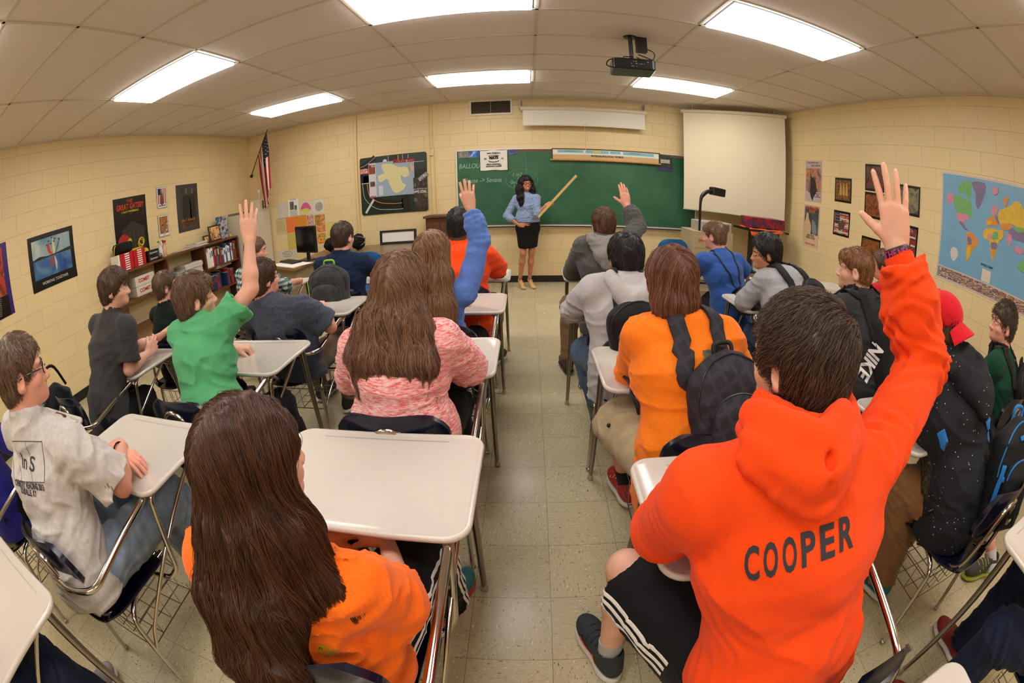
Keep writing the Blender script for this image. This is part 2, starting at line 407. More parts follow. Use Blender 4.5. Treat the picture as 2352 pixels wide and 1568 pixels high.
# --- surface nets
def polygonise(f,res,bb=None,pad=2):
    lo,hi=bb if bb is not None else f.bb; lo=np.asarray(lo,float)-res*pad; hi=np.asarray(hi,float)+res*pad
    B=6; n=np.ceil((hi-lo)/res/B).astype(int)*B+1
    nb=(n-1)//B
    # coarse pass: block centres
    cs=[lo[i]+(np.arange(nb[i])+.5)*B*res for i in range(3)]
    X=np.stack(np.meshgrid(*cs,indexing='ij'),-1).reshape(-1,3).astype(np.float32)
    dc=f(X).reshape(nb); act=np.abs(dc)<B*res*1.35+.012
    G=np.repeat(np.repeat(np.repeat(dc,B,0),B,1),B,2).astype(np.float32)
    G=np.pad(G,((0,1),)*3,mode='edge')
    A=np.repeat(np.repeat(np.repeat(act,B,0),B,1),B,2); A=np.pad(A,((0,1),)*3,mode='edge')
    # nodes on the far faces of active blocks
    for ax in range(3):
        S=np.zeros_like(A); sl=[slice(None)]*3; s2=[slice(None)]*3; sl[ax]=slice(1,None); s2[ax]=slice(None,-1); S[tuple(sl)]=A[tuple(s2)]; A=A|S
    I=np.argwhere(A); 
    for k in range(0,len(I),400000):
        J=I[k:k+400000]; P=(lo+J*res).astype(np.float32); G[J[:,0],J[:,1],J[:,2]]=f(P)
    S=G<0
    nx,ny,nz=[s-1 for s in G.shape]
    corners=[(i,j,k) for i in (0,1) for j in (0,1) for k in (0,1)]
    cnt=sum(S[i:i+nx,j:j+ny,k:k+nz].astype(np.int8) for i,j,k in corners)
    mask=(cnt>0)&(cnt<8); C=np.argwhere(mask); M=len(C)
    if M==0: return np.zeros((0,3)),np.zeros((0,4),int)
    idx=-np.ones(mask.shape,np.int32); idx[tuple(C.T)]=np.arange(M)
    vals=np.stack([G[C[:,0]+i,C[:,1]+j,C[:,2]+k] for i,j,k in corners],1)
    acc=np.zeros((M,3));num=np.zeros(M); cr=np.array(corners,float)
    for a in range(8):
        for b in range(a+1,8):
            if abs(cr[a]-cr[b]).sum()!=1: continue
            va,vb=vals[:,a],vals[:,b]; m=(va<0)!=(vb<0)
            t=va[m]/(va[m]-vb[m]); acc[m]+=cr[a]+t[:,None]*(cr[b]-cr[a]); num[m]+=1
    V=lo+(C+acc/num[:,None])*res
    quads=[]
    for ax in range(3):
        o=[0,0,0];o[ax]=1; u,v=[(1,2),(2,0),(0,1)][ax]
        a=S[tuple(slice(0,G.shape[d]-o[d]) for d in range(3))]; b=S[tuple(slice(o[d],None) for d in range(3))]
        E=np.argwhere(a!=b); E=E[(E[:,u]>0)&(E[:,v]>0)&(E[:,u]<[nx,ny,nz][u])&(E[:,v]<[nx,ny,nz][v])]
        if len(E)==0: continue
        ins=a[tuple(E.T)]; du=np.zeros(3,int);du[u]=1;dv=np.zeros(3,int);dv[v]=1
        g=lambda Q: idx[Q[:,0],Q[:,1],Q[:,2]]
        q=np.stack([g(E-du-dv),g(E-dv),g(E),g(E-du)],1)
        q[~ins]=q[~ins][:,::-1]; quads.append(q)
    Q=np.concatenate(quads); Q=Q[(Q>=0).all(1)]
    return V,Q
def grad(f,P,e=.002):
    P=np.asarray(P,np.float32); g=[]
    for i in range(3):
        d=np.zeros(3,np.float32); d[i]=e; g.append(f(P+d)-f(P-d))
    g=np.stack(g,1); return g/(np.linalg.norm(g,axis=1,keepdims=True)+1e-9)
def sdf_obj(name,parts,m,parent=None,res=.008):
    "parts: one field or a list of (field,res[,bb]) joined into ONE mesh"
    if callable(parts): parts=[(parts,res)]
    Vs=[];Qs=[];b=0
    for t in parts:
        V,Q=polygonise(t[0],t[1],t[2] if len(t)>2 else None); Vs.append(V);Qs.append(Q+b);b+=len(V)
    return mesh_np(name,np.concatenate(Vs),np.concatenate(Qs),m,parent)
def place_on(f,P,D,off=.0015,far=.25,n=40):
    "slide points P along direction D until they meet the surface f"
    P=np.asarray(P,np.float32).copy(); D=nrm(D).astype(np.float32); P0=P.copy(); done=np.zeros(len(P),bool)
    for _ in range(n):
        d=f(P)-off; P=P+D*np.clip(d,-.02,.04)[:,None]*.9
    bad=np.linalg.norm(P-P0,axis=1)>far; return P,bad
def snap(f,P,off=.002,n=6):
    P=np.asarray(P,np.float32)
    for _ in range(n):
        d=f(P)-off; P=P-grad(f,P)*np.clip(d,-.03,.03)[:,None]
    return P
def decal(name,ob_me,origin,U,Vv,D,f,m,parent,off=.0015,far=.13):
    "wrap a flat mesh (x,y) onto field f: origin + x*U + y*Vv, pushed along D"
    U=V3(U);Vv=V3(Vv)
    co=np.array([v.co[:] for v in ob_me.vertices]); P=V3(origin)+co[:,:1]*U+co[:,1:2]*Vv
    Q,bad=place_on(f,P,D,off)
    for v,q in zip(ob_me.vertices,Q): v.co=q.tolist()
    bad=bad|(np.abs(f(Q.astype(np.float32))-off)>.006)|(np.linalg.norm(Q-P,axis=1)>far)
    if bad.any():
        bm=bmesh.new(); bm.from_mesh(ob_me); bm.verts.ensure_lookup_table(); bmesh.ops.delete(bm,geom=[bm.verts[i] for i in np.where(bad)[0]],context='VERTS'); bm.to_mesh(ob_me); bm.free()
    ob_me.update(); return link(name,ob_me,m,parent)
def text_mesh(body,size,ext=0,cuts=.012,align='CENTER',bold=0,sx=1,shear=0):
    cu=bpy.data.curves.new('lettering','FONT'); cu.body=body; cu.size=size; cu.align_x=align; cu.align_y='CENTER'; cu.offset=bold; cu.shear=shear; cu.resolution_u=3; cu.space_line=.85
    o=bpy.data.objects.new('lettering',cu); COL.objects.link(o)
    bpy.context.view_layer.update()
    me=bpy.data.meshes.new_from_object(o.evaluated_get(bpy.context.evaluated_depsgraph_get())); bpy.data.objects.remove(o); bpy.data.curves.remove(cu)
    if sx!=1:
        for v in me.vertices: v.co.x*=sx
    if cuts:
        bm=bmesh.new(); bm.from_mesh(me)
        bmesh.ops.triangulate(bm,faces=bm.faces)
        for _ in range(4):
            e=[e for e in bm.edges if e.calc_length()>cuts]
            if not e: break
            bmesh.ops.subdivide_edges(bm,edges=e,cuts=1); bmesh.ops.triangulate(bm,faces=[f for f in bm.faces if len(f.verts)>3])
        bm.to_mesh(me); bm.free()
    return me
def grid_mesh(w,h,nx,ny,x0=None,y0=None):
    me=bpy.data.meshes.new('patch'); x0=-w/2 if x0 is None else x0; y0=-h/2 if y0 is None else y0
    V=[(x0+w*i/nx,y0+h*j/ny,0) for j in range(ny+1) for i in range(nx+1)]; F=[(j*(nx+1)+i,j*(nx+1)+i+1,(j+1)*(nx+1)+i+1,(j+1)*(nx+1)+i) for j in range(ny) for i in range(nx)]
    me.from_pydata(V,[],F); return me
def ribbon(name,P,w,f,m,parent,th=.004,off=.003,wn=None,close=False):
    "strap of width w laid on surface f along points P"
    P=np.array(spline(P,6)); 
    if f is not None: P=snap(f,P,off,14).astype(float)
    T=np.gradient(P,axis=0); T/=np.linalg.norm(T,axis=1,keepdims=True)+1e-9
    if f is not None: Nn=grad(f,P,.006).astype(float)
    else: Nn=np.tile(V3(wn if wn is not None else (0,-1,0)),(len(P),1)).astype(float)
    Sd=np.cross(T,Nn); Sd/=np.linalg.norm(Sd,axis=1,keepdims=True)+1e-9; Nn=np.cross(Sd,T)
    V=[];F=[]
    prof=[(-.5,0),(-.5,.7),(-.42,1),(0,1.15),(.42,1),(.5,.7),(.5,0)]; n=len(prof)
    for p,s,q in zip(P,Sd,Nn):
        for a,b in prof: V.append(p+s*a*w+q*b*th)
    for i in range(len(P)-1):
        for k in range(n-1): F.append((i*n+k,i*n+k+1,(i+1)*n+k+1,(i+1)*n+k))
        F.append((i*n+n-1,i*n,(i+1)*n,(i+1)*n+n-1))
    F+=[tuple(range(n))[::-1],tuple(range((len(P)-1)*n,len(P)*n))]
    return mesh_np(name,np.array(V),F,m,parent)
def hit(f,px,py,t0=.15,t1=9):
    "first point of surface f met by the line of sight through photo pixel (px,py)"
    d=ray(px,py); t=t0
    for _ in range(120):
        P=(CAM+d*t)[None].astype(np.float32); v=float(f(P)[0])
        if v<.0008 or t>t1: break
        t+=max(v*.8,.001)
    P=CAM+d*t; return P,grad(f,P[None],.006)[0].astype(float)
def stick(name,me,f,a,b,m,parent,off=.0015):
    "wrap a flat mesh on f, centred between the places seen at pixels a and b, its x axis running from a to b"
    A,_=hit(f,*a); B,_=hit(f,*b); C_,n=hit(f,(a[0]+b[0])/2,(a[1]+b[1])/2); U=B-A; U=nrm(U-n*(U@n)); Vv=np.cross(n,U)
    return decal(name,me,C_+n*.07,U,Vv,-n,f,m,parent,off), np.linalg.norm(B-A)
def stick_text(body,f,a,b,m,parent,height=None,bold=0,off=.0015,cuts=.01,shear=0,name='lettering',wscale=1.0):
    "lettering whose baseline spans pixel a to pixel b"
    A,_=hit(f,*a); B,_=hit(f,*b); L_=np.linalg.norm(B-A); h=height or .05
    me=text_mesh(body,h/.72*1.0,bold=bold,cuts=cuts,shear=shear); xs=[v.co.x for v in me.vertices]; w_=max(xs)-min(xs); cx=(max(xs)+min(xs))/2
    for v in me.vertices: v.co.x=(v.co.x-cx)*L_/w_*wscale
    return stick(name,me,f,a,b,m,parent,off)[0]
# ================================================================ STUDENT DESKS
M_CHROME=mat('chrome tube',(196,190,184),.12,metal=1)
M_DTOP=mat('desk top grey',(206,199,188),.16,spec=.5,noise=(30,.015),coat=.15)
M_DEDGE=mat('desk edge',(214,208,200),.25)
M_NAVY=mat('navy plastic shell',(14,18,38),.22,spec=.5)
M_STEEL=mat('brushed leg',(150,143,132),.28,metal=1)
M_WIRE=mat('wire basket',(150,146,142),.25,metal=1)
M_RUB=mat('black rubber',(20,20,20),.6)
def shell_back():
    # backrest: curved plastic panel, rounded, dished
    V=[];F=[];nx,nz=14,8; W_,H_=.40,.22
    for j in range(nz+1):
        for i in range(nx+1):
            u=i/nx*2-1;v=j/nz*2-1; k=(1-.28*abs(v)**3.2 if v>0 else 1-.22*abs(v)**2.5)
            x=u*W_/2*k; z=v*H_/2*(1-.20*abs(u)**4); V.append((x,-.645-.014*v+.055*u*u,.70+z))
    n=len(V); V+=[(x,y-.009-.012*(abs(i%(nx+1)-nx/2)>nx/2-.6),z) for i,(x,y,z) in enumerate(V)]
    for j in range(nz):
        for i in range(nx):
            a=j*(nx+1)+i; F.append((a,a+nx+1,a+nx+2,a+1)); F.append((n+a,n+a+1,n+a+nx+2,n+a+nx+1))
    e=[i for i in range(nx+1)]+[nx+(nx+1)*j for j in range(1,nz+1)]+[nz*(nx+1)+i for i in range(nx-1,-1,-1)]+[(nx+1)*j for j in range(nz-1,0,-1)]
    for k in range(len(e)): a,b=e[k],e[(k+1)%len(e)]; F.append((a,b,n+b,n+a))
    return V,F
def shell_seat():
    V=[];F=[];nx,ny=14,14
    for j in range(ny+1):
        for i in range(nx+1):
            u=i/nx*2-1;v=j/ny*2-1
            x=u*.205*(1-.10*abs(v)**4-(.10*(1-v)/2)); y=-.435+v*.205*(1-.10*abs(u)**4)
            z=.455-.022*(1-u*u)*(1-.3*v)-.03*max(0,v-.45)**1.5+.03*max(0,-v-.55)
            V.append((x,y,z))
    n=len(V); V+=[(x,y,z-.009) for x,y,z in V]
    for j in range(ny):
        for i in range(nx):
            a=j*(nx+1)+i; F.append((a,a+1,a+nx+2,a+nx+1)); F.append((n+a,n+a+nx+1,n+a+nx+2,n+a+1))
    e=[i for i in range(nx+1)]+[nx+(nx+1)*j for j in range(1,ny+1)]+[ny*(nx+1)+i for i in range(nx-1,-1,-1)]+[(nx+1)*j for j in range(ny-1,0,-1)]
    for k in range(len(e)): a,b=e[k],e[(k+1)%len(e)]; F.append((b,a,n+a,n+b))
    return V,F
def make_desk():
    t=empty('student_desk')
    # top
    tm=MB(); w,d,r=.318,.228,.062
    prof=[(.012,-.020),(.0,-.012),(-.002,-.004),(.002,.0025),(.007,.004),(.0125,.0015),(.016,.0)]
    def ring(off,z):
        o=[]
        for cx,cy_,st in ((w-r,d-r,0),(-w+r,d-r,1),(-w+r,-d+r,2),(w-r,-d+r,3)):
            for k in range(7): a=(st+k/6)*PI/2; rr=r-off; o.append((cx+rr*math.cos(a),cy_+rr*math.sin(a),.75+z))
        return o
    V=sum([ring(*q) for q in prof],[]); m=28; F=[tuple(range(m))[::-1]]
    for k in range(len(prof)-1):
        for i in range(m): F.append((k*m+i,k*m+(i+1)%m,(k+1)*m+(i+1)%m,(k+1)*m+i))
    F.append(tuple(range(len(V)-m,len(V))))
    tm.add(V,F); o=tm.build('desktop',M_DTOP,t,smooth=True)
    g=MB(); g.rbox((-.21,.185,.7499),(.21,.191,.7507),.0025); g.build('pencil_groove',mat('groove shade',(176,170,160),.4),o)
    # front legs, tapered, splayed
    for sx in (-1,1):
        lg=MB(); lg.tube([(sx*.262,.165,.735),(sx*.275,.195,.03)],[.0175,.0115],12); L_=lg.build('leg',M_STEEL,t,smooth=True)
        ft=MB(); ft.lathe([(.013,.0),(.0165,.004),(.0165,.014),(.0125,.022),(.0125,.045)],(sx*.275,.196,0)); ft.build('glide',M_CHROME,L_,smooth=True)
    # rear legs: run under the seat, bend down behind it
    for sx in (-1,1):
        lg=MB(); P=bend([(sx*.135,-.20,.425),(sx*.150,-.42,.428),(sx*.205,-.535,.415),(sx*.215,-.575,.02)],.07,6); lg.tube(P,.0118,12); L_=lg.build('leg',M_CHROME,t,smooth=True)
        ft=MB(); ft.ball((sx*.215,-.575,.012),(.0165,.0165,.0118),12); ft.build('glide',M_CHROME,L_,smooth=True)
    # seat frame U and backrest uprights
    f=MB(); P=bend([(-.105,-.22,.425),(-.12,-.55,.425),(-.125,-.625,.47),(-.06,-.655,.735),(.0,-.662,.765),(.06,-.655,.735),(.125,-.625,.47),(.12,-.55,.425),(.105,-.22,.425)],.05,6); f.tube(P,.0112,12)
    f.tube(bend([(-.15,-.23,.422),(-.13,-.2,.395),(.13,-.2,.395),(.15,-.23,.422)],.03,4),.010,10)
    f.build('seat_frame',M_CHROME,t,smooth=True)
    # arm on the right: backrest -> desk corner -> under the desk; second tube down to the seat
    a=MB(); P=bend([(.055,-.667,.655),(.165,-.66,.645),(.262,-.60,.64),(.268,-.22,.725),(.235,-.165,.728),(.10,-.150,.728)],.075,7); a.tube(P,.0128,14)
    a.build('arm_tube',M_CHROME,t,smooth=True)
    a=MB(); P=bend([(.235,.10,.728),(.255,-.14,.728),(.262,-.185,.70),(.250,-.235,.415),(.225,-.27,.385),(.14,-.30,.40)],.05,6); a.tube(P,.0118,12); a.build('support_tube',M_CHROME,t,smooth=True)
    a=MB(); a.tube([(.268,.10,.725),(.235,-.50,.33),(.211,-.553,.24)],.0085,10); a.build('brace_rod',M_CHROME,t,smooth=True)
    # seat, backrest
    m=MB(); m.add(*shell_seat()); m.build('seat',M_NAVY,t,smooth=True)
    m=MB(); m.add(*shell_back()); bk=m.build('backrest',M_NAVY,t,smooth=True)
    for x in (-.062,.062): m=MB(); m.ball((x,-.648,.70),(.008,.006,.008),8); m.build('rivet',M_CHROME,bk,smooth=True)
    # wire book basket
    b=MB(); q=.0026
    x0,x1,y0,y1,z0,z1=-.185,.185,-.54,-.21,.235,.37
    for z,i in ((z0,.0),(z1,.012)): b.tube([(x0-i,y0,z),(x1+i,y0,z),(x1+i,y1,z),(x0-i,y1,z)],q*1.25,6,closed=True)
    for k in range(6):
        x=x0+(x1-x0)*k/5; b.tube([(x,y0,z1),(x,y0+.01,z0),(x,y1,z0),(x,y1,z0+.035)],q,5)
    for k in range(1,4):
        y=y0+(y1-y0)*k/4; b.tube([(x0-.01,y,z1),(x0,y,z0),(x1,y,z0),(x1+.01,y,z1)],q,5)
    for x,y in ((x0-.012,y0),(x1+.012,y0),(x0-.012,y1),(x1+.012,y1)): b.tube([(x,y,z1),(x*.72,y*.99,.42)],q*1.2,6)
    b.build('book_basket',M_WIRE,t,smooth=True)
    return t
DESKS=[ # x, y, rot, label
 (-.555,.915,0,'empty-topped student desk in the front centre, with the large bare grey top'),
 (-.555,1.80,0,'student desk under the elbow of the student in the pink sweater'),
 (-.56,2.69,0,'student desk of the long-haired student in blue, reddish reflection on its top'),
 (-.56,3.56,0,'frontmost student desk left of the aisle, under a bare brown elbow'),
 (-1.60,-.11,.0,'desk cut off by the lower left corner of the photo, dark jeans beneath it'),
 (-1.57,.86,0,'student desk of the student in the light grey lettered tee'),
 (-1.57,1.79,0,'student desk of the student in green who raises a hand'),
 (-1.56,2.72,0,'student desk of the student in the patterned dark grey shirt'),
 (-1.53,3.62,0,'student desk of the student in the navy sweater, a backpack hanging on its chair'),
 (-2.50,.74,0,'desk at the left edge with a brown hand and a slip of paper on it'),
 (-2.56,1.66,0,'student desk of the student in the charcoal tee, near the left wall'),
 (-2.56,2.57,0,'student desk of the student with glasses in dark green, left column'),
 (-2.47,3.56,0,'student desk of the young man in the plaid shirt'),
 (.50,-.165,0,'desk corner cut off at the bottom edge, behind the orange-red hoodie'),
 (.495,.775,0,'student desk of the student in the orange-red hoodie'),
 (.50,1.665,0,'student desk of the student in bright orange with a black plaid backpack'),
 (.44,2.515,0,'student desk of the student in the light grey hood and black backpack'),
 (.50,3.545,0,'frontmost student desk right of the aisle, under the dark grey hoodie'),
 (1.64,.05,0,'desk at the right edge with a hand holding a pen over it'),
 (1.57,1.02,0,'student desk of the student in the red cap, navy seat and wire basket showing'),
 (1.62,1.87,0,'student desk of the student in the black jacket with a black sports bag'),
 (1.64,2.72,0,'student desk the laughing student in grey leans on'),
 (1.66,3.62,0,'student desk of the student in the blue shirt at the front right'),
 (2.62,1.52,0,'student desk by the right wall, of the student with the patterned suspender straps'),
 (2.70,2.50,0,'student desk of the student in the red shirt by the right wall'),
 (2.75,3.40,0,'empty tan-grey student desk at the front by the right wall'),
]
proto=None; DESK=[]
for x,y,rz,lab in DESKS:
    if proto is None: proto=t=make_desk()
    else: t=copy_tree(proto)
    t.location=(x,y,0); t.rotation_euler=(0,0,rz); tag(t,lab,'school desk','chair desks in rows across the classroom'); DESK.append(t)
# ================================================================ PEOPLE
def skin_mat(name,rgb):
    return mat(name,rgb,.5,spec=.4,sub=.12,noise=(14,.09),bump=(240,.12))
SKIN=skin_mat('fair skin',(226,172,146)); SKIN2=skin_mat('rosy skin',(222,158,134)); SKIN3=skin_mat('brown skin',(98,62,42)); SKIN4=skin_mat('tan skin',(196,136,102))
M_EYE=mat('eye white',(235,232,226),.2); M_IRIS=mat('iris dark',(52,36,26),.15); M_LIP=mat('lips',(188,98,90),.4); M_TOOTH=mat('teeth',(240,236,226),.25)
M_NAIL=mat('dark nail polish',(30,34,52),.2); M_NAILN=mat('finger nails',(232,186,166),.3)
def frame(fwd,up=(0,0,1)):
    "rows: right, forward, up"
    f=nrm(fwd); u=V3(up)-f*(V3(up)@f); u=nrm(u); return np.array([np.cross(f,u),f,u])
def head_field(c,R,s=1.0,jaw=1.0,neck=None,nr=.058,detail=True,smile=0):
    "c: centre between the ears; R rows right/forward/up; returns the skin field of head and neck"
    W=lambda x,y,z: V3(c)+(x*R[0]+y*R[1]+z*R[2])*s
    e=lambda p,r,RR=R: ell(W(*p),V3(r)*s,RR)
    f=union([e((0,-.012,.036),(.074,.094,.084)),e((0,.022,-.028),(.062,.066,.066)),e((0,.038,-.068),(.04*jaw,.042,.034))],.035)
    fs=[f,e((0,.074,-.078),(.019*jaw,.018,.016))]                                # chin
    f=union(fs,.025)
    if detail:
        f=union([f,cap(W(0,.082,.012),W(0,.104,-.026),.007*s,.0115*s),e((.012,.094,-.031),(.009,.010,.007)),e((-.012,.094,-.031),(.009,.010,.007))],.012)   # nose
        f=union([f,e((.03,.072,.027),(.024,.012,.008)),e((-.03,.072,.027),(.024,.012,.008)),e((.042,.05,-.024),(.022,.024,.02)),e((-.042,.05,-.024),(.022,.024,.02))],.018) # brow, cheeks
        f=cut(f,e((.031,.094,.006),(.017,.017,.011)),.012); f=cut(f,e((-.031,.094,.006),(.017,.017,.011)),.012)
        f=union([f,e((.031,.0745,.006),(.014,.011,.0115)),e((-.031,.0745,.006),(.014,.011,.0115))],.004)           # lids
        f=union([f,e((0,.086,-.049),(.022,.010,.0055)),e((0,.084,-.058),(.019,.010,.0065))],.006)
        f=cut(f,e((0,.098,-.0535),(.024,.012,.0022+.004*smile)),.003)
    for sd in (1,-1):                                                           # ears
        RR=np.array([R[0],nrm(R[1]*.93-R[2]*.25),nrm(R[2]*.93+R[1]*.25)]); th=.35*sd
        RR=np.array([nrm(RR[0]*math.cos(th)-RR[1]*math.sin(th)),nrm(RR[1]*math.cos(th)+RR[0]*math.sin(th)),RR[2]])
        ear=ell(W(sd*.079,-.012,-.006),V3(.008,.019,.032)*s,RR)
        ear=union([ear,ell(W(sd*.074,-.004,-.03),V3(.007,.009,.010)*s,RR)],.008)
        ear=cut(ear,ell(W(sd*.088,-.007,-.003),V3(.008,.011,.020)*s,RR),.004)
        f=union([f,ear],.006)
    if neck is not None:
        n0=W(0,-.028,-.03); f=union([f,tors([n0,V3(neck)],[nr*1.0,nr*1.12],[nr*1.05,nr*1.1],[R[0],R[0]],.02)],.03)
    return f
def hand_field(w,d,n,s=1.0,side=1,curl=(.1,.1,.12,.15),spread=1.0,thumb=.6,tcurl=.3,curl2=None):
    """w wrist point, d direction of the fingers, n palm normal (out of the palm); side=+1: thumb lies on cross(d,n) side.
    returns field and fingertip list"""
    d=nrm(d); n=nrm(V3(n)-d*(V3(n)@d)); t=np.cross(d,n)*side       # t: towards the thumb
    W=lambda a,b,c: V3(w)+(a*d+b*t+c*n)*s
    fs=[]; tips=[]
    kn=[(.092,.030),(.097,.010),(.092,-.010),(.082,-.028)]; ln=[(.040,.025,.020),(.045,.029,.021),(.041,.027,.020),(.032,.020,.018)]; ra=[.0098,.0102,.0096,.0086]
    palm=[cap(W(.004,b*.55,0),W(a,b,0),.0155*s,.0118*s) for a,b in kn]
    palm.append(ell(W(.045,.022,.009),V3(.036,.016,.016)*s,np.array([d,t,n]))); palm.append(ell(W(.045,-.020,.006),V3(.038,.014,.014)*s,np.array([d,t,n])))
    f=union(palm,.014); c2=curl2 or curl
    for i,((a,b),l,r) in enumerate(zip(kn,ln,ra)):
        sp=(.13,.03,-.07,-.17)[i]*spread; c=curl[i]; p=W(a,b,0); fd=nrm(d*math.cos(sp)+t*math.sin(sp)); ang=c*.9; seg=[p]
        for k,q in enumerate(l):
            v=fd*math.cos(ang)+n*math.sin(ang); p=p+v*q*s; seg.append(p); ang+= (c2[i]*1.25 if k==0 else c2[i]*.8)
        rr=[r*s*1.02,r*s*.93,r*s*.86,r*s*.74]
        g=union([cap(seg[k],seg[k+1],rr[k],rr[k+1]) for k in range(3)],.002)
        f=union([f,g],.005); tips.append((seg[3],nrm(seg[3]-seg[2]),rr[3],nrm(np.cross(np.cross(seg[3]-seg[2],n),seg[3]-seg[2]))))
    # thumb leaves the side near the base
    a0=W(.022,.016,.004); th=thumb; v1=nrm(d*math.cos(th)+t*math.sin(th)+n*.25); a1=a0+v1*.040*s; v2=nrm(v1+n*tcurl*.5-t*tcurl*.4+d*tcurl*.25); a2=a1+v2*.032*s; v3=nrm(v2+n*tcurl*.5-t*tcurl*.4); a3=a2+v3*.024*s
    f=union([f,union([cap(a0,a1,.0165*s,.0125*s),cap(a1,a2,.0122*s,.0108*s),cap(a2,a3,.0106*s,.0086*s)],.003)],.010)
    tips.append((a3,v3,.0086*s,nrm(t*.7-n*.3)))
    f.tips=tips; return f
def ik(a,c,l1,l2,pole):
    a=V3(a);c=V3(c);D=np.linalg.norm(c-a); u=(c-a)/D; D2=min(D,(l1+l2)*.999); x=(l1*l1-l2*l2+D2*D2)/(2*D2); h=math.sqrt(max(l1*l1-x*x,1e-6)); p=V3(pole); p=nrm(p-u*(p@u)); return a+u*x*(D/D2)+p*h
class Person: pass
FAB={}
def fabric(name,rgb,rough=.85,noise=(160,.10),bump=(420,.25),sheen=None,**k):
    sheen=(.12 if sum(rgb)>150 else .03) if sheen is None else min(sheen,.12)
    return mat(name,rgb,rough,spec=.2,noise=noise,bump=bump,sheen=sheen,**k)
def person(label,hip,head,fwd=(0,1,0),look=None,up=None,sex='m',size=1.0,lean=None,shw=.185,shoulders=None,
           arms=None,legs=None,skin=SKIN,top=None,bottom=None,shoes=None,res=.008,hres=.005,neck_r=.056,jaw=1.0,face=True,smile=0,build=1.0,eyes=True,hscale=1.0):
    """hip/head world points. arms: dict(L=,R=) each dict(el=,wr=,hd=,hn=,hand kwargs). legs: dict(L=,R=) each dict(kn=,an=,toe=)"""
    p=Person(); hip=V3(hip); head=V3(head); F=nrm(V3(fwd)*V3(1,1,0)); S=np.cross(F,(0,0,1))   # S: right side
    look=V3(look) if look is not None else F; upv=V3(up) if up is not None else V3(0,0,1); HR=frame(look,upv)
    p.head=head;p.HR=HR;p.F=F;p.S=S;p.size=size
    s=size; neckb=head-HR[2]*.125*s*hscale-HR[1]*.03*s
    sh=shoulders if shoulders is not None else None
    spine=neckb-hip
    if sh is None:
        ctr=neckb-nrm(spine)*.078*s; shL=ctr-S*shw*s; shR=ctr+S*shw*s
    else: shL,shR=V3(sh[0]),V3(sh[1]); ctr=(shL+shR)/2
    SS=nrm(shR-shL); p.shL,p.shR,p.ctr,p.hip,p.neckb,p.SS=shL,shR,ctr,hip,neckb,SS
    waist=hip+(ctr-hip)*.38; chest=hip+(ctr-hip)*.74; b=build
    pts=[hip-V3(0,0,.02),waist,chest,ctr-nrm(spine)*.02]; wid=[.165*s*b,.140*s*b,.165*s*b,.145*s*b] if sex=='m' else [.165*s,.118*s,.140*s,.125*s]
    dep=[.115*s*b,.100*s*b,.115*s*b,.075*s*b] if sex=='m' else [.115*s,.085*s,.105*s,.065*s]
    sides=[S,S,SS,SS]; p.tor=(pts,wid,dep,sides)
    up_ax=nrm(ctr-hip)
    def torso(g=0.,k=.05,hem=None,extra=0):
        w=[x+g+extra for x in wid]; d_=[x+g+extra for x in dep]
        f=tors(pts,w,d_,sides,k)
        trap=union([cap(ctr+up_ax*.030*s,shL-nrm(shL-ctr)*.02,(.052+g*.9)*s,(.046+g)*s),cap(ctr+up_ax*.030*s,shR-nrm(shR-ctr)*.02,(.052+g*.9)*s,(.046+g)*s),cap(ctr,neckb,(.07+g)*s,(.052+g*.6)*s)],.03)
        return union([f,trap],.05)
    p.torso=torso
    A={}
    for sd in 'LR':
        a=(arms or {}).get(sd)
        if a is None: continue
        sp=shL if sd=='L' else shR; a=dict(a); wr=V3(a['wr'])
        if a.get('el') is None: a['el']=ik(sp,wr,.285*s,.255*s,a.get('pole',V3(0,-.3,-1)+ (S if sd=='R' else -S)*.6))
        a['el']=V3(a['el']); a['wr']=wr; a['sh']=sp; A[sd]=a
    p.arms=A
    LG={}
    for sd in 'LR':
        a=(legs or {}).get(sd)
        if a is None: continue
        a={k:V3(v) for k,v in a.items()}; a['hp']=hip+(S if sd=='R' else -S)*.085*s; LG[sd]=a
    p.legs=LG
    def armf(a,r=(.047,.039,.041,.027),t0=0,t1=2,k=.02):
        sp,el,wr=a['sh'],a['el'],a['wr']; m=el+(wr-el)*.3
        return union([cap(sp,el,r[0]*s,r[1]*s),cap(el,m,r[1]*s,r[2]*s),cap(m,wr,r[2]*s,r[3]*s)],k)
    p.armf=armf
    def legf(a,r=(.088,.064,.052,.038),k=.03):
        return union([cap(a['hp'],a['kn'],r[0]*s,r[1]*s),cap(a['kn'],a['kn']+(a['an']-a['kn'])*.35,r[1]*.92*s,r[2]*s),cap(a['kn']+(a['an']-a['kn'])*.35,a['an'],r[2]*s,r[3]*s)],k)
    p.legf=legf
    # ---- body, one mesh: head patch, hand patches, torso/limb patch
    hf=head_field(head,HR,s*hscale*.98,jaw,neckb-up_ax*.05,neck_r*s,face,smile)
    parts=[]
    clip=half(neckb-up_ax*.045,-up_ax); parts.append((inter(hf,clip),hres))
    body=torso(-.012); bl=[body]
    if sex=='f':
        pass
    for a in A.values(): bl.append(armf(a,(.045,.037,.038,.0235) if sex=='m' else (.039,.032,.033,.021)))
    bf=union(bl,.02)
    handinfo=[]
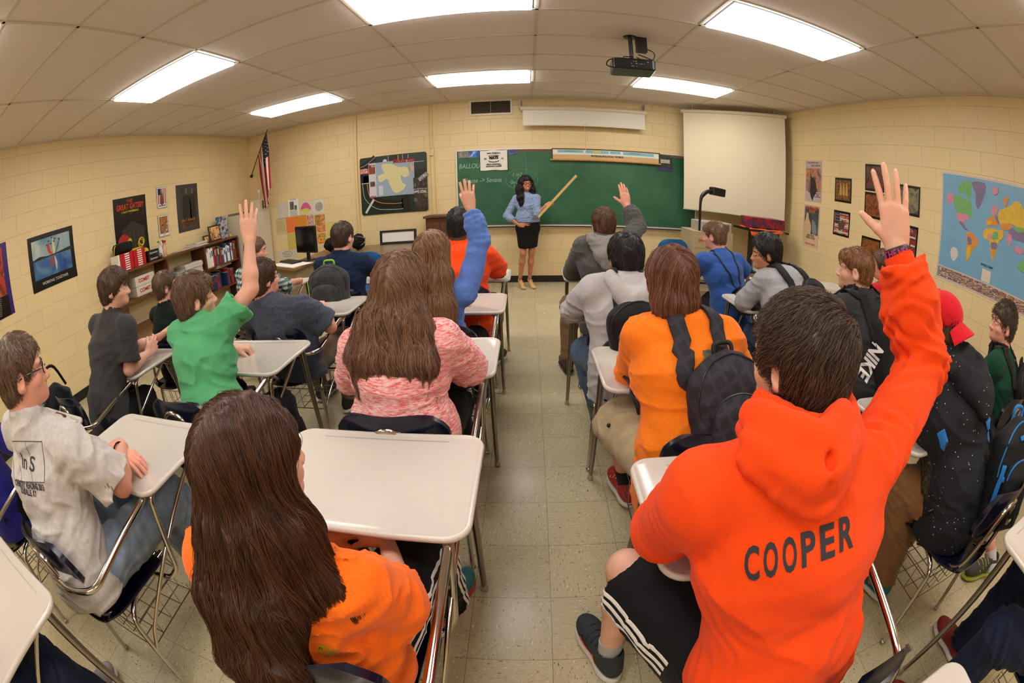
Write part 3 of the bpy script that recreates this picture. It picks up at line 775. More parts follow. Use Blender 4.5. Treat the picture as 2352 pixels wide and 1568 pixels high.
    for sd,a in A.items():
        if not a.get('hand',True): continue
        hd=a.get('hd'); hd=nrm(a['wr']-a['el']) if hd is None else nrm(hd); hn=a.get('hn'); hn=V3(0,0,-1) if hn is None else V3(hn)
        kw={k:a[k] for k in ('curl','spread','thumb','tcurl','curl2') if k in a}
        sg=a.get('side',1 if sd=='R' else -1)
        h=hand_field(a['wr'],hd,hn,s*a.get('hs',.98)*(1 if sex=='m' else .9),sg,**kw)
        fa=cap(a['el'],a['wr'],.040*s,.0245*s if sex=='m' else .021*s)
        fa=inter(fa,half(a['wr']-nrm(a['wr']-a['el'])*.07,-(a['wr']-a['el'])))
        fa.bb=(np.minimum(a['wr'],a['wr']-nrm(a['wr']-a['el'])*.08)-.04,np.maximum(a['wr'],a['wr']-nrm(a['wr']-a['el'])*.08)+.04)
        g=union([h,fa],.012); tip=h.tips; parts.append((g,a.get('hres',max(.0028,hres*.62)))); handinfo.append((sd,tip,a)); a['field']=h
    for a in LG.values(): bl.append(legf(a,(.078,.056,.052,.034) if sex=='m' else (.070,.047,.044,.028)))
    bf=union(bl,.02)
    parts.append((bf,max(res,.008)))
    p.bodyf=union([bf,hf],.01); p.hf=hf
    o=sdf_obj('person',parts,skin); p.root=o
    tag(o,label,'person'); o['kind']='thing'
    # eyes
    if face and eyes:
        W=lambda x,y,z: head+(x*HR[0]+y*HR[1]+z*HR[2])*s*hscale*.98
        for sd in (1,-1):
            m=MB(); m.ball(W(sd*.031,.0768,.005),(.0105*s,.0098*s,.0072*s),12); e=m.build('eye',M_EYE,o,smooth=True)
            m=MB(); m.ball(W(sd*.031,.0826,.005),(.0050*s,.0020*s,.0050*s),10); m.build('iris',M_IRIS,e,smooth=True)
            mb=MB(); mb.tube([W(sd*.016,.086,.0215),W(sd*.030,.090,.027),W(sd*.046,.080,.022)],[.0022*s,.003*s,.0014*s],6,smooth_n=4); p.brow=mb.build('eyebrow',p_brow(skin),o,smooth=True)
    nm=[a for a in A.values() if a.get('nails')]
    for sd,tip,a in handinfo:
        if not a.get('nails'): continue
        hn=nrm(a.get('hn') if a.get('hn') is not None else (0,0,-1))
        for (t,dv,r,u) in tip:
            bk=-hn; bk=nrm(bk-dv*(bk@dv)); sdv=np.cross(dv,bk)
            M=Matrix([[sdv[0],dv[0],bk[0],0],[sdv[1],dv[1],bk[1],0],[sdv[2],dv[2],bk[2],0],[0,0,0,1]]).to_4x4()
            c=t+dv*r*.15+bk*r*.72; M.translation=Vector(c)
            mm=MB(); mm.ball((0,0,0),(r*.68,r*.85,r*.32),8,M=M); mm.build('fingernail',M_NAIL if a['nails']=='dark' else M_NAILN,o,smooth=True)
    return p
def p_brow(skin): return mat('brow hair',(58,40,28),.7)
# ---------------------------------------------------------------- clothes
def sleeve_fields(p,a,g,frac,long,loose=0,cuff=True,r=None):
    s=p.size; sp,el,wr=a['sh'],a['el'],a['wr']
    if long:
        e=wr-nrm(wr-el)*(.015*s if frac is None else frac); m=el+(e-el)*.55
        r=r or (.047+g,.044+g,.044+g+loose*.3,.032+g+loose*.2)
        out=[cap(sp,el,r[0]*s,r[1]*s),cap(el,m,r[1]*s,r[2]*s),cap(m,e,r[2]*s,r[3]*s)]
        ax=nrm(e-el); bb=out[2].bb; out[2]=inter(out[2],half(e,ax)); out[2].bb=bb; f=union(out,.015)
        f=cut(f,cap(e-ax*.025,e+ax*.1,.031*s)); f.bb=bbj(out)
        return f,(e,ax)
    fr=.62 if frac is None else frac; e=sp+(el-sp)*fr; ax=nrm(el-sp)
    f=cap(sp,e+ax*.05,(.047+g+loose*.5)*s,(.054+g+loose)*s); bb=f.bb
    f=inter(f,half(e,ax)); h=cut(f,cap(e-ax*.03,e+ax*.12,(.049+loose*.9)*s)); h.bb=bb
    return h,(e,ax)
def shirt(p,m,name='shirt',g=.012,sleeve='short',frac=None,loose=0.,fold=.005,hem=.075,seed=0,res=.008,collar=.012,hemw=0,extra=None,fsc=(8,8,16),blouse=0,minus=None,k=.03,nr=None):
    s=p.size; F,S=p.F,p.S; hip=p.hip; up=nrm(p.ctr-hip)
    T=p.torso(g); low=tors([hip-V3(0,0,hem),hip+up*.10],[(.172+g+hemw)*s]*2,[(.128+g+hemw)*s]*2,[S,S],.03)
    body=union([T,low],.04); fs=[body]; ends={}
    for sd,a in p.arms.items():
        f,e=sleeve_fields(p,a,g,frac,sleeve=='long',loose); fs.append(f); ends[sd]=e
    f=union(fs,k)
    if extra: f=union([f]+extra,.02)
    bb=f.bb
    NR=(nr or .056)*s; ax=nrm(p.head-p.neckb+up*.001); 
    c0=p.neckb-up*.02*s
    if collar:
        c1=p.neckb+up*(collar+.012)*s
        col=inter(cap(c0-up*.03,c1+up*.05,NR+.021,NR+.013),half(c1,up)); col.bb=(c0-.08,c1+.08); f=union([f,col],.012)
    f=inter(f,half(hip-V3(0,0,hem+.02)+0*F,V3(0,0,-1)))
    f0=f
    f=folds(f,fold,fsc,seed,R=np.array([S,F,V3(0,0,1)])) if fold else f
    for sd,a in p.arms.items():
        if sleeve=='long': f=crumple(f,.0022+loose*.05,a['el']+(a['wr']-a['el'])*.1,a['wr']-a['sh'],.04,.09,seed); f=crumple(f,.002+loose*.03,a['wr']-nrm(a['wr']-a['el'])*.06,a['wr']-a['el'],.03,.05,seed)
        f=crumple(f,.002,a['sh']+(a['el']-a['sh'])*.25-up*.04,a['el']-a['sh'],.05,.07,seed+3)
    f=cut(f,cap(p.neckb-up*.06*s,p.neckb+up*.12*s,NR+.004,NR+.008))
    for sd,a in p.arms.items():
        e,ax=ends[sd]
        if sleeve=='long': f=cut(f,cap(e-ax*.02,e+ax*.1,.030*s))
    if minus: f=cut(f,minus,.005)
    f.bb=(bb[0]-.01,bb[1]+.01)
    p.shirtf=f
    o=sdf_obj(name,f,m,p.root,res); p.shirt=o; return o
def pants(p,m,name='trousers',g=.012,short=None,fold=.004,seed=0,res=.009,loose=0,waist=.10,only=None):
    s=p.size; fs=[]; hip=p.hip; up=nrm(p.ctr-hip)
    hipf=tors([hip-V3(0,0,.02),hip+up*waist],[(.158+g)*s]*2,[(.112+g)*s]*2,[p.S,p.S],.03)
    fs.append(hipf); cuts=[]
    for sd,a in p.legs.items():
        if only and sd not in only: continue
        if short is None:
            f=p.legf(a,(.088+g,.066+g+loose,.056+g+loose,.046+g+loose)); ax=nrm(a['an']-a['kn']); e=a['an']-ax*.0
            bb=f.bb; f=inter(f,half(e,ax)); f.bb=bb; cuts.append(cap(e-ax*.02,e+ax*.1,.040*s))
        else:
            ax=nrm(a['kn']-a['hp']); e=a['hp']+(a['kn']-a['hp'])*short; f=cap(a['hp'],e+ax*.05,(.092+g)*s,(.078+g+loose)*s); bb=f.bb; f=inter(f,half(e,ax)); f.bb=bb; cuts.append(cap(e-ax*.03,e+ax*.2,(.071+loose*.8)*s))
        fs.append(f)
    f=union(fs,.03); bb=f.bb; f=folds(f,fold,(10,10,10),seed)
    for sd,a in p.legs.items():
        if only and sd not in only: continue
        if short is None: f=crumple(f,.004,a['kn'],a['an']-a['hp'],.05,.08,seed); f=crumple(f,.004,a['an'],a['an']-a['kn'],.03,.06,seed)
    for c in cuts: f=cut(f,c)
    f.bb=(bb[0]-.01,bb[1]+.01); p.pantsf=f
    o=sdf_obj(name,f,m,p.root,res); p.pants=o; return o
def shoe(an,d,L,m,msole,parent,s=1.0,kind='sneaker',laces=None,stripe=None,res=.005):
    "an ankle point, d toe direction on the floor"
    d=nrm(V3(d)*V3(1,1,0)); t=np.cross(d,(0,0,1)); an=V3(an); z0=max(0.0,an[2]-.085*s)
    o=V3(an[0],an[1],z0); W=lambda a,b,c:o+(a*d+b*t)*s+V3(0,0,c*s)
    R=np.array([t,d,[0,0,1]])
    up=union([ell(W(.135,0,.045),V3(.045,.075,.035)*s,R),ell(W(.06,0,.055),V3(.040,.09,.045)*s,R),ell(W(-.035,0,.055),V3(.035,.045,.052)*s,R),cap(W(-.005,0,.07),W(-.008,0,.10),.040*s,.043*s)],.03)
    bb=up.bb; up=cut(up,cap(W(-.005,0,.085),W(-.005,0,.2),.036*s)); up=inter(up,half(W(0,0,.018),(0,0,-1))); up.bb=bb
    so=sdf_obj('shoe',up,m,parent,res)
    fl=union([ell(W(.125,0,.0),V3(.049,.085,.06)*s,R),ell(W(-.03,0,0),V3(.040,.056,.06)*s,R),ell(W(.04,0,0),V3(.039,.09,.055)*s,R)],.03)
    sole=inter(inter(fl,half(W(0,0,.001),(0,0,-1))),half(W(0,0,.024),(0,0,1)),.006); sole.bb=(W(0,0,.0)-V3(.25,.25,0),W(0,0,.028)+V3(.25,.25,0))
    sdf_obj('sole',sole,msole,so,res)
    if laces is not None:
        mb=MB()
        for k in range(4):
            y=.045+k*.022; P=snap(up,[W(y,-.028,.09-.012*k),W(y+.008,0,.1-.012*k),W(y,.028,.09-.012*k)],.002); mb.tube(P,.0028*s,5,smooth_n=3)
        mb.build('laces',laces,so,smooth=True)
    so_f=up; return so,up,W
def sock(an,kn,h,m,parent,r=.045):
    an=V3(an);kn=V3(kn);u=nrm(kn-an); mb=MB(); mb.tube([an-u*.06,an,an+u*h*.5,an+u*h],[r*1.0,r*.92,r*.98,r*1.04],16); return mb.build('sock',m,parent,smooth=True)
# ---------------------------------------------------------------- hair
def hair_mat(name,rgb,rgb2=None,rough=.42):
    m=mat(name,rgb,rough,spec=.5); N,L,p=nodes_of(m)
    tc=N.new('ShaderNodeTexCoord'); mp=N.new('ShaderNodeMapping'); mp.inputs['Scale'].default_value=(160,160,7); L.new(tc.outputs['Object'],mp.inputs[0])
    n=N.new('ShaderNodeTexNoise'); n.inputs['Scale'].default_value=1; n.inputs['Detail'].default_value=3; L.new(mp.outputs[0],n.inputs[0])
    r=N.new('ShaderNodeValToRGB'); r.color_ramp.elements[0].position=.32; r.color_ramp.elements[1].position=.68
    c=srgb(rgb); c2=srgb(rgb2) if rgb2 else tuple(v*1.7 for v in c)
    r.color_ramp.elements[0].color=tuple(v*.5 for v in c)+(1,); r.color_ramp.elements[1].color=c2+(1,)
    L.new(n.outputs['Fac'],r.inputs[0]); L.new(r.outputs[0],p.inputs['Base Color'])
    b=N.new('ShaderNodeBump'); b.inputs['Strength'].default_value=.5; b.inputs['Distance'].default_value=.004; L.new(n.outputs['Fac'],b.inputs['Height']); L.new(b.outputs['Normal'],p.inputs['Normal'])
    return m
def strand_mat(name,rgb,rgb2=None):
    nm=name+' strands'
    if nm in MATS: return MATS[nm]
    m=mat(nm,rgb,.36,spec=.4); N,L,p=nodes_of(m)
    hi=N.new('ShaderNodeHairInfo'); r=N.new('ShaderNodeValToRGB'); c=srgb(rgb); c2=srgb(rgb2) if rgb2 else tuple(v*1.8 for v in c)
    r.color_ramp.elements[0].color=tuple(v*.55 for v in c)+(1,); r.color_ramp.elements[1].color=tuple(min(1,v*1.25) for v in c2)+(1,)
    L.new(hi.outputs['Random'],r.inputs[0]); L.new(r.outputs[0],p.inputs['Base Color']); return m
def strands(name,f,seeds,flow,length,nst,rad,m,parent,lift=.004,jit=.25,seed=0,wave=0,wl=.08,off0=-.001,frizz=.0,lenvar=.5,lscale=None):
    rs=np.random.RandomState(seed); P=np.asarray(seeds,np.float32).copy(); N=len(P)
    if N==0: return None
    L_=length*(1-lenvar*rs.rand(N))*(1 if lscale is None else lscale); st=(L_/nst)[:,None].astype(np.float32)
    of=off0+lift*rs.rand(N)**1.5; P=snap(f,P,0,3); out=[]; jd=rs.randn(N,3)*jit; ph=rs.rand(N)*6.28; clump=None
    for k in range(nst+1):
        t=k/nst; q=P-grad(f,P,.003)*(f(P)-of*(.15+.85*min(1,t*2.5))-frizz*t*t*jd[:,0])[:,None]
        out.append(q.astype(np.float32)); P=q.astype(np.float32)
        D=flow(P)+jd*(.5+.5*t); g=grad(f,P,.004); D=D-g*(D*g).sum(1,keepdims=True)*.92
        if wave:
            sd=np.cross(D,g); wv=vnoise(P*14)*2; D=D+sd*(wave*np.sin(P[:,2:3]*2*PI/wl+wv[:,None]*2+ph[:,None]*.35))
        D/=np.linalg.norm(D,axis=1,keepdims=True)+1e-9; P=P+D.astype(np.float32)*st
    X=np.stack(out,1); K=nst+1
    hc=bpy.data.hair_curves.new(name); hc.add_curves([K]*N)
    hc.points.foreach_set('position',X.reshape(-1).astype(np.float32))
    ra=hc.attributes.get('radius') or hc.attributes.new('radius','FLOAT','POINT')
    prof=np.array([.8+.2*min(1,i/2) if i<nst*.6 else max(.15,1-(i-nst*.6)/(nst*.4)*.85) for i in range(K)],np.float32)
    ra.data.foreach_set('value',np.tile(prof*rad,N).astype(np.float32))
    hc.materials.append(m); o=bpy.data.objects.new(name,hc); COL.objects.link(o); o.parent=parent; return o
def short_hair(p,rgb,rgb2=None,vol=.014,top=.0,length=.045,n=2500,rad=.0006,whorl=(0,-.055,.10),hairline=.068,nape=-.078,side=-.02,fringe=0,seed=0,res=.005,name=None,earcov=0,back=0.,messy=.25,flowdir=None,lift=.006,sidevol=0,temple=.05):
    s=p.size*getattr(p,'hs',1.0); R=p.HR; c=p.head; W=lambda x,y,z:c+(x*R[0]+y*R[1]+z*R[2])*s
    f=union([ell(W(0,-.014,.036+top*.4),V3(.074+vol*.85+sidevol,.095+vol*.85,.086+vol*.8+top*.6)*s,R),ell(W(0,-.045,-.03),V3(.059+vol*.8+sidevol*.7,.05+vol*.8+back,.055+vol)*s,R)],.03)
    if fringe: f=union([f,ell(W(0,.066,.062),V3(.055,.032,.030+fringe)*s,R)],.02)
    bb=f.bb
    def keep(P):
        q=(P-c.astype(P.dtype))@R.T.astype(P.dtype)/s; y=q[:,1];z=q[:,2]; x=np.abs(q[:,0])
        hl=hairline-fringe*1.4
        dA=((y-.088)*(hl-side)-(z-hl)*temple*1.3)/math.hypot(hl-side,temple*1.3)     # forehead to sideburn
        zs=side if not earcov else side-earcov
        dB=-( (z-zs)*.12-(y-.03)*(zs-nape) )/math.hypot(.12,zs-nape)
        return np.maximum(dA,dB)*s
    fu=f; f=inter(f,keep,.008)
    if not earcov:
        for sd in (1,-1): f=cut(f,ell(W(sd*.088,-.004,-.014),V3(.034,.023,.036)*s,R),.006)
        for sd in (1,-1): fu=cut(fu,ell(W(sd*.092,-.004,-.014),V3(.034,.020,.030)*s,R),.006)
    f=folds(f,.0035,(26,26,14),seed+2,R=R); f.bb=bb; p.hairf=f
    nm=name or 'hair %d %d %d'%tuple(rgb); hm=hair_mat(nm,rgb,rgb2)
    V,Q=polygonise(f,res); o=mesh_np('hair',V,Q,hm,p.root)
    rs=np.random.RandomState(seed); S_=V[rs.randint(0,len(V),n)]
    lo=(S_-c)@R.T/s; S_=S_[~((lo[:,1]>.05)&(lo[:,2]<hairline-.02-fringe*1.4))]
    lo=(S_-c)@R.T/s; lsc=np.where(lo[:,1]>.03,(.75 if fringe>=.01 else .35),1.0)
    wh=W(*whorl); ax=R[2]
    def flow(P):
        d=P-wh; d=d/(np.linalg.norm(d,axis=1,keepdims=True)+1e-6); d=d-R[2]*.35
        # swirl at the crown
        r=np.linalg.norm(P-wh,axis=1,keepdims=True); d=d+np.cross(d,R[2])*np.exp(-(r/(.05*s))**2)*.9
        if flowdir is not None: d=d+V3(flowdir)@R
        return d+np.stack([vnoise(P*22+i*9+seed) for i in range(3)],1)*messy*2
    if n: strands('hair_strands',fu,S_,flow,length*s*getattr(p,'lk',.8),7,rad,strand_mat(nm,rgb,rgb2),o,lift=lift,jit=messy,seed=seed,lscale=lsc)
    p.hair=o; return o
def long_hair(p,rgb,rgb2,locks,n=6000,rad=.0006,length=.55,part=(0,.03,.13),vol=.013,seed=0,res=.006,wave=.25,wl=.10,flow_extra=None,face_cut=True,nst=22,amp=.006,lift=.007,name=None,frizz=.01,jit=.16,wavesc=(14,14,5),minus=None):
    "locks: list of (points, widths, depths) drawn in world space, joined to the cap of hair"
    s=p.size; R=p.HR;c=p.head; W=lambda x,y,z:c+(x*R[0]+y*R[1]+z*R[2])*s
    capf=ell(W(0,-.014,.034),V3(.077+vol,.097+vol,.086+vol)*s,R); bb=capf.bb
    def keep(P):
        q=(P-c.astype(P.dtype))@R.T.astype(P.dtype)/s; y=q[:,1];z=q[:,2];x=np.abs(q[:,0])
        return np.maximum(((y-.085)*.08-(z-.062)*.055)/.097, -(z+.06))*s
    capf=inter(capf,keep,.01) if face_cut else capf; capf.bb=bb
    fs=[capf]
    for pts,ws,ds in locks:
        pts=[V3(q) for q in pts]; nP=len(pts)
        fs.append(tors(pts,ws,ds,[p.SS if hasattr(p,'SS') else p.S]*nP,.04))
    f=union(fs,.035); bb=f.bb
    f=folds(f,amp,wavesc,seed); 
    if minus: f=cut(f,minus,.004)
    f.bb=bb; p.hairf=f
    nm=name or 'hair %d %d %d'%tuple(rgb)
    V,Q=polygonise(f,res); o=mesh_np('hair',V,Q,hair_mat(nm,rgb,rgb2),p.root)
    rs=np.random.RandomState(seed)
    lo=(V-c)@R.T/s; topm=lo[:,2]>.0; Vt=V[topm]; 
    a=Vt[rs.randint(0,len(Vt),int(n*.55))] if len(Vt) else V[:0]; b=V[rs.randint(0,len(V),n-len(a))]
    pt=W(*part)
    def flow(P):
        q=P-pt; lx=(q@R[0])[:,None]; ly=(q@R[1])[:,None]; hgt=((P-c)@R[2])[:,None]/s
        side=np.sign(lx)*R[0][None]*np.clip(hgt*9,0,1)*1.2 - R[1][None]*np.clip(hgt*7,0,1)*.5
        d=side+np.array([[0,0,-1.]])
        if flow_extra is not None: d=d+flow_extra(P)
        return d
    sm=strand_mat(nm,rgb,rgb2)
    strands('hair_strands',f,a,flow,length,nst,rad,sm,o,lift=lift,jit=jit,seed=seed,wave=wave,wl=wl,frizz=frizz,lenvar=.35)
    strands('hair_strands',f,b,flow,length*.5,12,rad,sm,o,lift=lift,jit=jit,seed=seed+1,wave=wave,wl=wl,frizz=frizz,lenvar=.7)
    p.hair=o; return o
def picmat(name,cols,sc=9,seed=0,rough=.35,detail=3,rot=0):
    if name in MATS: return MATS[name]
    m=mat(name,cols[0],rough); N,L,q=nodes_of(m); tc=N.new('ShaderNodeTexCoord'); mp=N.new('ShaderNodeMapping'); mp.inputs['Location'].default_value=(seed*1.7,seed*.9,seed*2.3); L.new(tc.outputs['Object'],mp.inputs[0]); n=N.new('ShaderNodeTexNoise'); n.inputs['Scale'].default_value=sc; n.inputs['Detail'].default_value=detail; n.inputs['Distortion'].default_value=.8; L.new(mp.outputs[0],n.inputs[0])
    r=N.new('ShaderNodeValToRGB'); e=r.color_ramp.elements; k=len(cols); e[0].position=.3; e[0].color=srgb(cols[0])+(1,); e[1].position=.7; e[1].color=srgb(cols[-1])+(1,)
    for i in range(1,k-1): x=e.new(.3+.4*i/(k-1)); x.color=srgb(cols[i])+(1,)
    L.new(n.outputs['Fac'],r.inputs[0]); L.new(r.outputs[0],q.inputs['Base Color']); return m
# ---------------------------------------------------------------- helpers for dressing and placing people
def D(i): return V3(DESKS[i][0],DESKS[i][1],0)
def seat(i,dx=0,dy=0): return D(i)+V3(dx,-.45+dy,.55)
def legs_for(i,dx=0,spread=.12,dy=0,ank=.0,hipz=.55,L=True,R=True):
    d=D(i); o={}
    if L: o['L']=dict(kn=d+V3(dx-spread,-.04+dy,.53),an=d+V3(dx-spread,.0+dy+ank,.095))
    if R: o['R']=dict(kn=d+V3(dx+spread,-.04+dy,.53),an=d+V3(dx+spread,.02+dy+ank,.095))
    return o
M_SOLEW=mat('white sole',(214,210,202),.5); M_SOLED=mat('dark sole',(30,28,28),.6)
def shoes(p,rgb,sole=M_SOLEW,sides='LR',d=None,laces=None,s=1.0,name=None,yaw=.15):
    m=mat('shoe %d %d %d'%rgb if name is None else name,rgb,.6,bump=(200,.2)); out=[]
    for sd in sides:
        if sd in p.legs:
            dd=p.F+p.S*(yaw if sd=='R' else -yaw) if d is None else V3(d)
            out.append(shoe(p.legs[sd]['an'],dd,1,m,sole,p.root,s,laces=laces,res=.007))
    return out
rest=dict(curl=(.35,.4,.45,.5),spread=.6)
def glasses(p,m,name='glasses',s=1.0,full=True,lens=None):
    c=p.head; R=p.HR; k=p.size; W=lambda x,y,z:c+(x*R[0]+y*R[1]+z*R[2])*k; mb=MB()
    for sd in (1,-1):
        q=[W(sd*(.031+.024*math.cos(t)),.094-.006*abs(math.cos(t)),.005+.017*math.sin(t)) for t in np.linspace(0,2*PI,16)[:-1]]
        mb.tube(q,.0019*s,6,closed=True)
        mb.tube([W(sd*.055,.088,.010),W(sd*.072,.075,.011),W(sd*.078,.02,.010),W(sd*.080,-.012,.004),W(sd*.078,-.026,-.012)],.0020*s,6)
    mb.tube([W(-.009,.098,.006),W(0,.101,.008),W(.009,.098,.006)],.0019*s,6)
    return mb.build(name,m,p.root,smooth=True)
M_GLASSF=mat('black spectacle frame',(18,16,18),.25)
def plaid_mat(name,base,c1,c2,sc=26,w=.35):
    m=mat(name,base,.8,bump=(300,.2)); N,L,q=nodes_of(m); tc=N.new('ShaderNodeTexCoord'); mp=N.new('ShaderNodeMapping'); mp.inputs['Rotation'].default_value=(0,0,.35); L.new(tc.outputs['Object'],mp.inputs[0])
    sx=N.new('ShaderNodeSeparateXYZ'); L.new(mp.outputs[0],sx.inputs[0]); f=[]
    for ax in (0,2):
        a=N.new('ShaderNodeMath'); a.operation='MULTIPLY'; a.inputs[1].default_value=sc; L.new(sx.outputs[ax],a.inputs[0]); b=N.new('ShaderNodeMath'); b.operation='FRACT'; L.new(a.outputs[0],b.inputs[0]); c=N.new('ShaderNodeMath'); c.operation='LESS_THAN'; c.inputs[1].default_value=w; L.new(b.outputs[0],c.inputs[0]); f.append(c.outputs[0])
    s=N.new('ShaderNodeMath'); s.operation='ADD'; L.new(f[0],s.inputs[0]); L.new(f[1],s.inputs[1]); d=N.new('ShaderNodeMath'); d.operation='MULTIPLY'; d.inputs[1].default_value=.5; L.new(s.outputs[0],d.inputs[0])
    r=N.new('ShaderNodeValToRGB'); r.color_ramp.interpolation='CONSTANT'; e=r.color_ramp.elements; e[0].position=0;e[0].color=srgb(base)+(1,); e[1].position=.4; e[1].color=srgb(c1)+(1,); k=e.new(.8); k.color=srgb(c2)+(1,)
    L.new(d.outputs[0],r.inputs[0]); L.new(r.outputs[0],q.inputs['Base Color']); return m
def marl(name,a,b,sc=(40,40,260)):
    m=mat(name,a,.9,sheen=.3); N,L,q=nodes_of(m); tc=N.new('ShaderNodeTexCoord'); mp=N.new('ShaderNodeMapping'); mp.inputs['Scale'].default_value=sc; L.new(tc.outputs['Object'],mp.inputs[0])
    n=N.new('ShaderNodeTexNoise'); n.inputs['Scale'].default_value=1; n.inputs['Detail'].default_value=3; n.inputs['Roughness'].default_value=.7; L.new(mp.outputs[0],n.inputs[0]); r=N.new('ShaderNodeValToRGB'); e=r.color_ramp.elements
    e[0].position=.40; e[0].color=srgb(a)+(1,); e[1].position=.60; e[1].color=srgb(b)+(1,); L.new(n.outputs['Fac'],r.inputs[0]); L.new(r.outputs[0],q.inputs['Base Color'])
    bp=N.new('ShaderNodeBump'); bp.inputs['Strength'].default_value=.6; bp.inputs['Distance'].default_value=.004; L.new(n.outputs['Fac'],bp.inputs['Height']); L.new(bp.outputs['Normal'],q.inputs['Normal']); return m
M_BLK=fabric('black jersey',(16,16,19),.75); mW=fabric('white stripe',(232,228,220),.7)
def hood_fields(p,w=.135,drop=.17,out=.06,stand=.065,s=None,groove=True):
    s=s or p.size; up=nrm(p.ctr-p.hip)*.6+V3(0,0,.4); up=nrm(up); B=-p.F; SS=p.SS; B=nrm(B-up*(B@up)); nb=p.neckb
    A=np.array([SS,-B,up])
    ring=ell(nb+up*.012*s+B*.005,V3(w*.80,.098,stand+.02)*s,A)
    rim=union([cap(nb+up*(stand+.012*abs(math.sin(t)))*s*.8+(SS*math.cos(t)*w*.68+B*math.sin(t)*.085)*s,nb+up*(stand+.012*abs(math.sin(t2)))*s*.8+(SS*math.cos(t2)*w*.68+B*math.sin(t2)*.085)*s,.016*s) for t,t2 in zip(np.linspace(-.5,PI+.5,11)[:-1],np.linspace(-.5,PI+.5,11)[1:])],.01)
    sack=tors([nb+(B*.085+up*.005)*s,nb+(B*(out+.075)-up*drop*.45)*s,nb+(B*(out+.075)-up*drop)*s],[w*.95*s,w*.74*s,w*.20*s],[.045*s,.050*s,.032*s],[SS]*3,.04)
    f=union([ring,rim,sack],.022); bb=f.bb
    if groove:
        g=[]
        for sd in (1,-1):
            P=[nb+(SS*sd*w*.90+B*.05+up*.0)*s,nb+(SS*sd*w*.66+B*(out+.10)-up*.06)*s,nb+(SS*sd*w*.22+B*(out+.128)-up*drop*.66)*s]
            P=spline(P,4); g+= [cap(P[i],P[i+1],.006*s) for i in range(len(P)-1)]
        f=cut(f,union(g,.004),.018)
        f=cut(f,chain([nb+(B*(out+.10)-up*.02)*s,nb+(B*(out+.125)-up*.10)*s,nb+(B*(out+.11)-up*drop)*s],[.003]*3,.002),.012)
    f.bb=bb
    op=ell(nb+up*.085*s+p.F*.02,V3(.074,.082,.085)*s,A); return [f],op
def cuff(p,sd,m,r=.036,l=.05):
    a=p.arms[sd]; ax=nrm(a['wr']-a['el']); e=a['wr']-ax*.012; mb=MB(); n=28
    P=[e-ax*l,e-ax*l*.92,e-ax*l*.5,e,e+ax*.004,e-ax*.01]; mb.tube(P,[r*.90,r*1.04,r*.96,r*.88,r*.80,r*.74],20,cap=False); return mb.build('cuff',m,p.shirt,smooth=True)
def backpack(label,c,up,out,size,m,group=None,strap=None,person_=None,strap_m=None,strap_w=.055,handle=True,zip_m=None,pocket=True,res=.007,seed=0,round_=.05,cat='backpack',pocket_k=.62,ztop=.25):
    c=V3(c); up=nrm(up); out=nrm(V3(out)-up*(V3(out)@up)); sd=np.cross(out,up); w,h,d=size; A=np.array([sd,out,up])
    W=lambda x,y,z:c+x*sd*w+y*out*d+z*up*h
    f=union([rboxf(W(0,-.1,-.06),V3(w*.48,d*.36,h*.42),min(round_,d*.34),A),ell(W(0,-.06,.18),V3(w*.46,d*.42,h*.32),A)],.04)
    if person_ is not None: f=cut(f,grow(person_.shirtf,-.004),.004)
    b=f.bb; f=folds(f,.005,(12,12,12),seed); f.bb=(b[0]-.01,b[1]+.01)
    o=sdf_obj('backpack',f,m,None,res); tag(o,label,cat,group)
    if pocket:
        g=union([rboxf(W(0,.28,-.16),V3(w*.36,d*.24,h*.26),min(round_*.8,d*.2),A),ell(W(0,.24,.06),V3(w*.33,d*.25,h*.14),A)],.03); bb=g.bb; g=folds(g,.004,(14,14,14),seed+1); g.bb=bb
        q=sdf_obj('front_pocket',g,m,o,res)
        mb=MB(); P=[W(.36*math.cos(t),.40,.02+.16*math.sin(t)) for t in np.linspace(0,PI,13)]; P=snap(g,P,.001); mb.tube(P,.0035,6); mb.build('zipper',zip_m or M_ZIP,q,smooth=True)
    mb=MB(); P=[W(.44*math.cos(t),.12,.10+.36*math.sin(t)) for t in np.linspace(-.2,PI+.2,19)]; P=snap(f,P,.001); mb.tube(P,.0035,6); mb.build('zipper',zip_m or M_ZIP,o,smooth=True)
    if handle:
        mb=MB(); mb.tube(bend([W(-.12,-.2,.44),W(-.13,-.18,.56),W(.13,-.18,.56),W(.12,-.2,.44)],.03,5),.008,8); mb.build('carry_handle',strap_m or m,o,smooth=True)
    o_f=f; return o,W,f
M_ZIP=mat('black zip',(26,26,28),.4)
M_BAGB=fabric('black nylon',(17,17,19),.6,noise=(40,.2),sheen=.1)
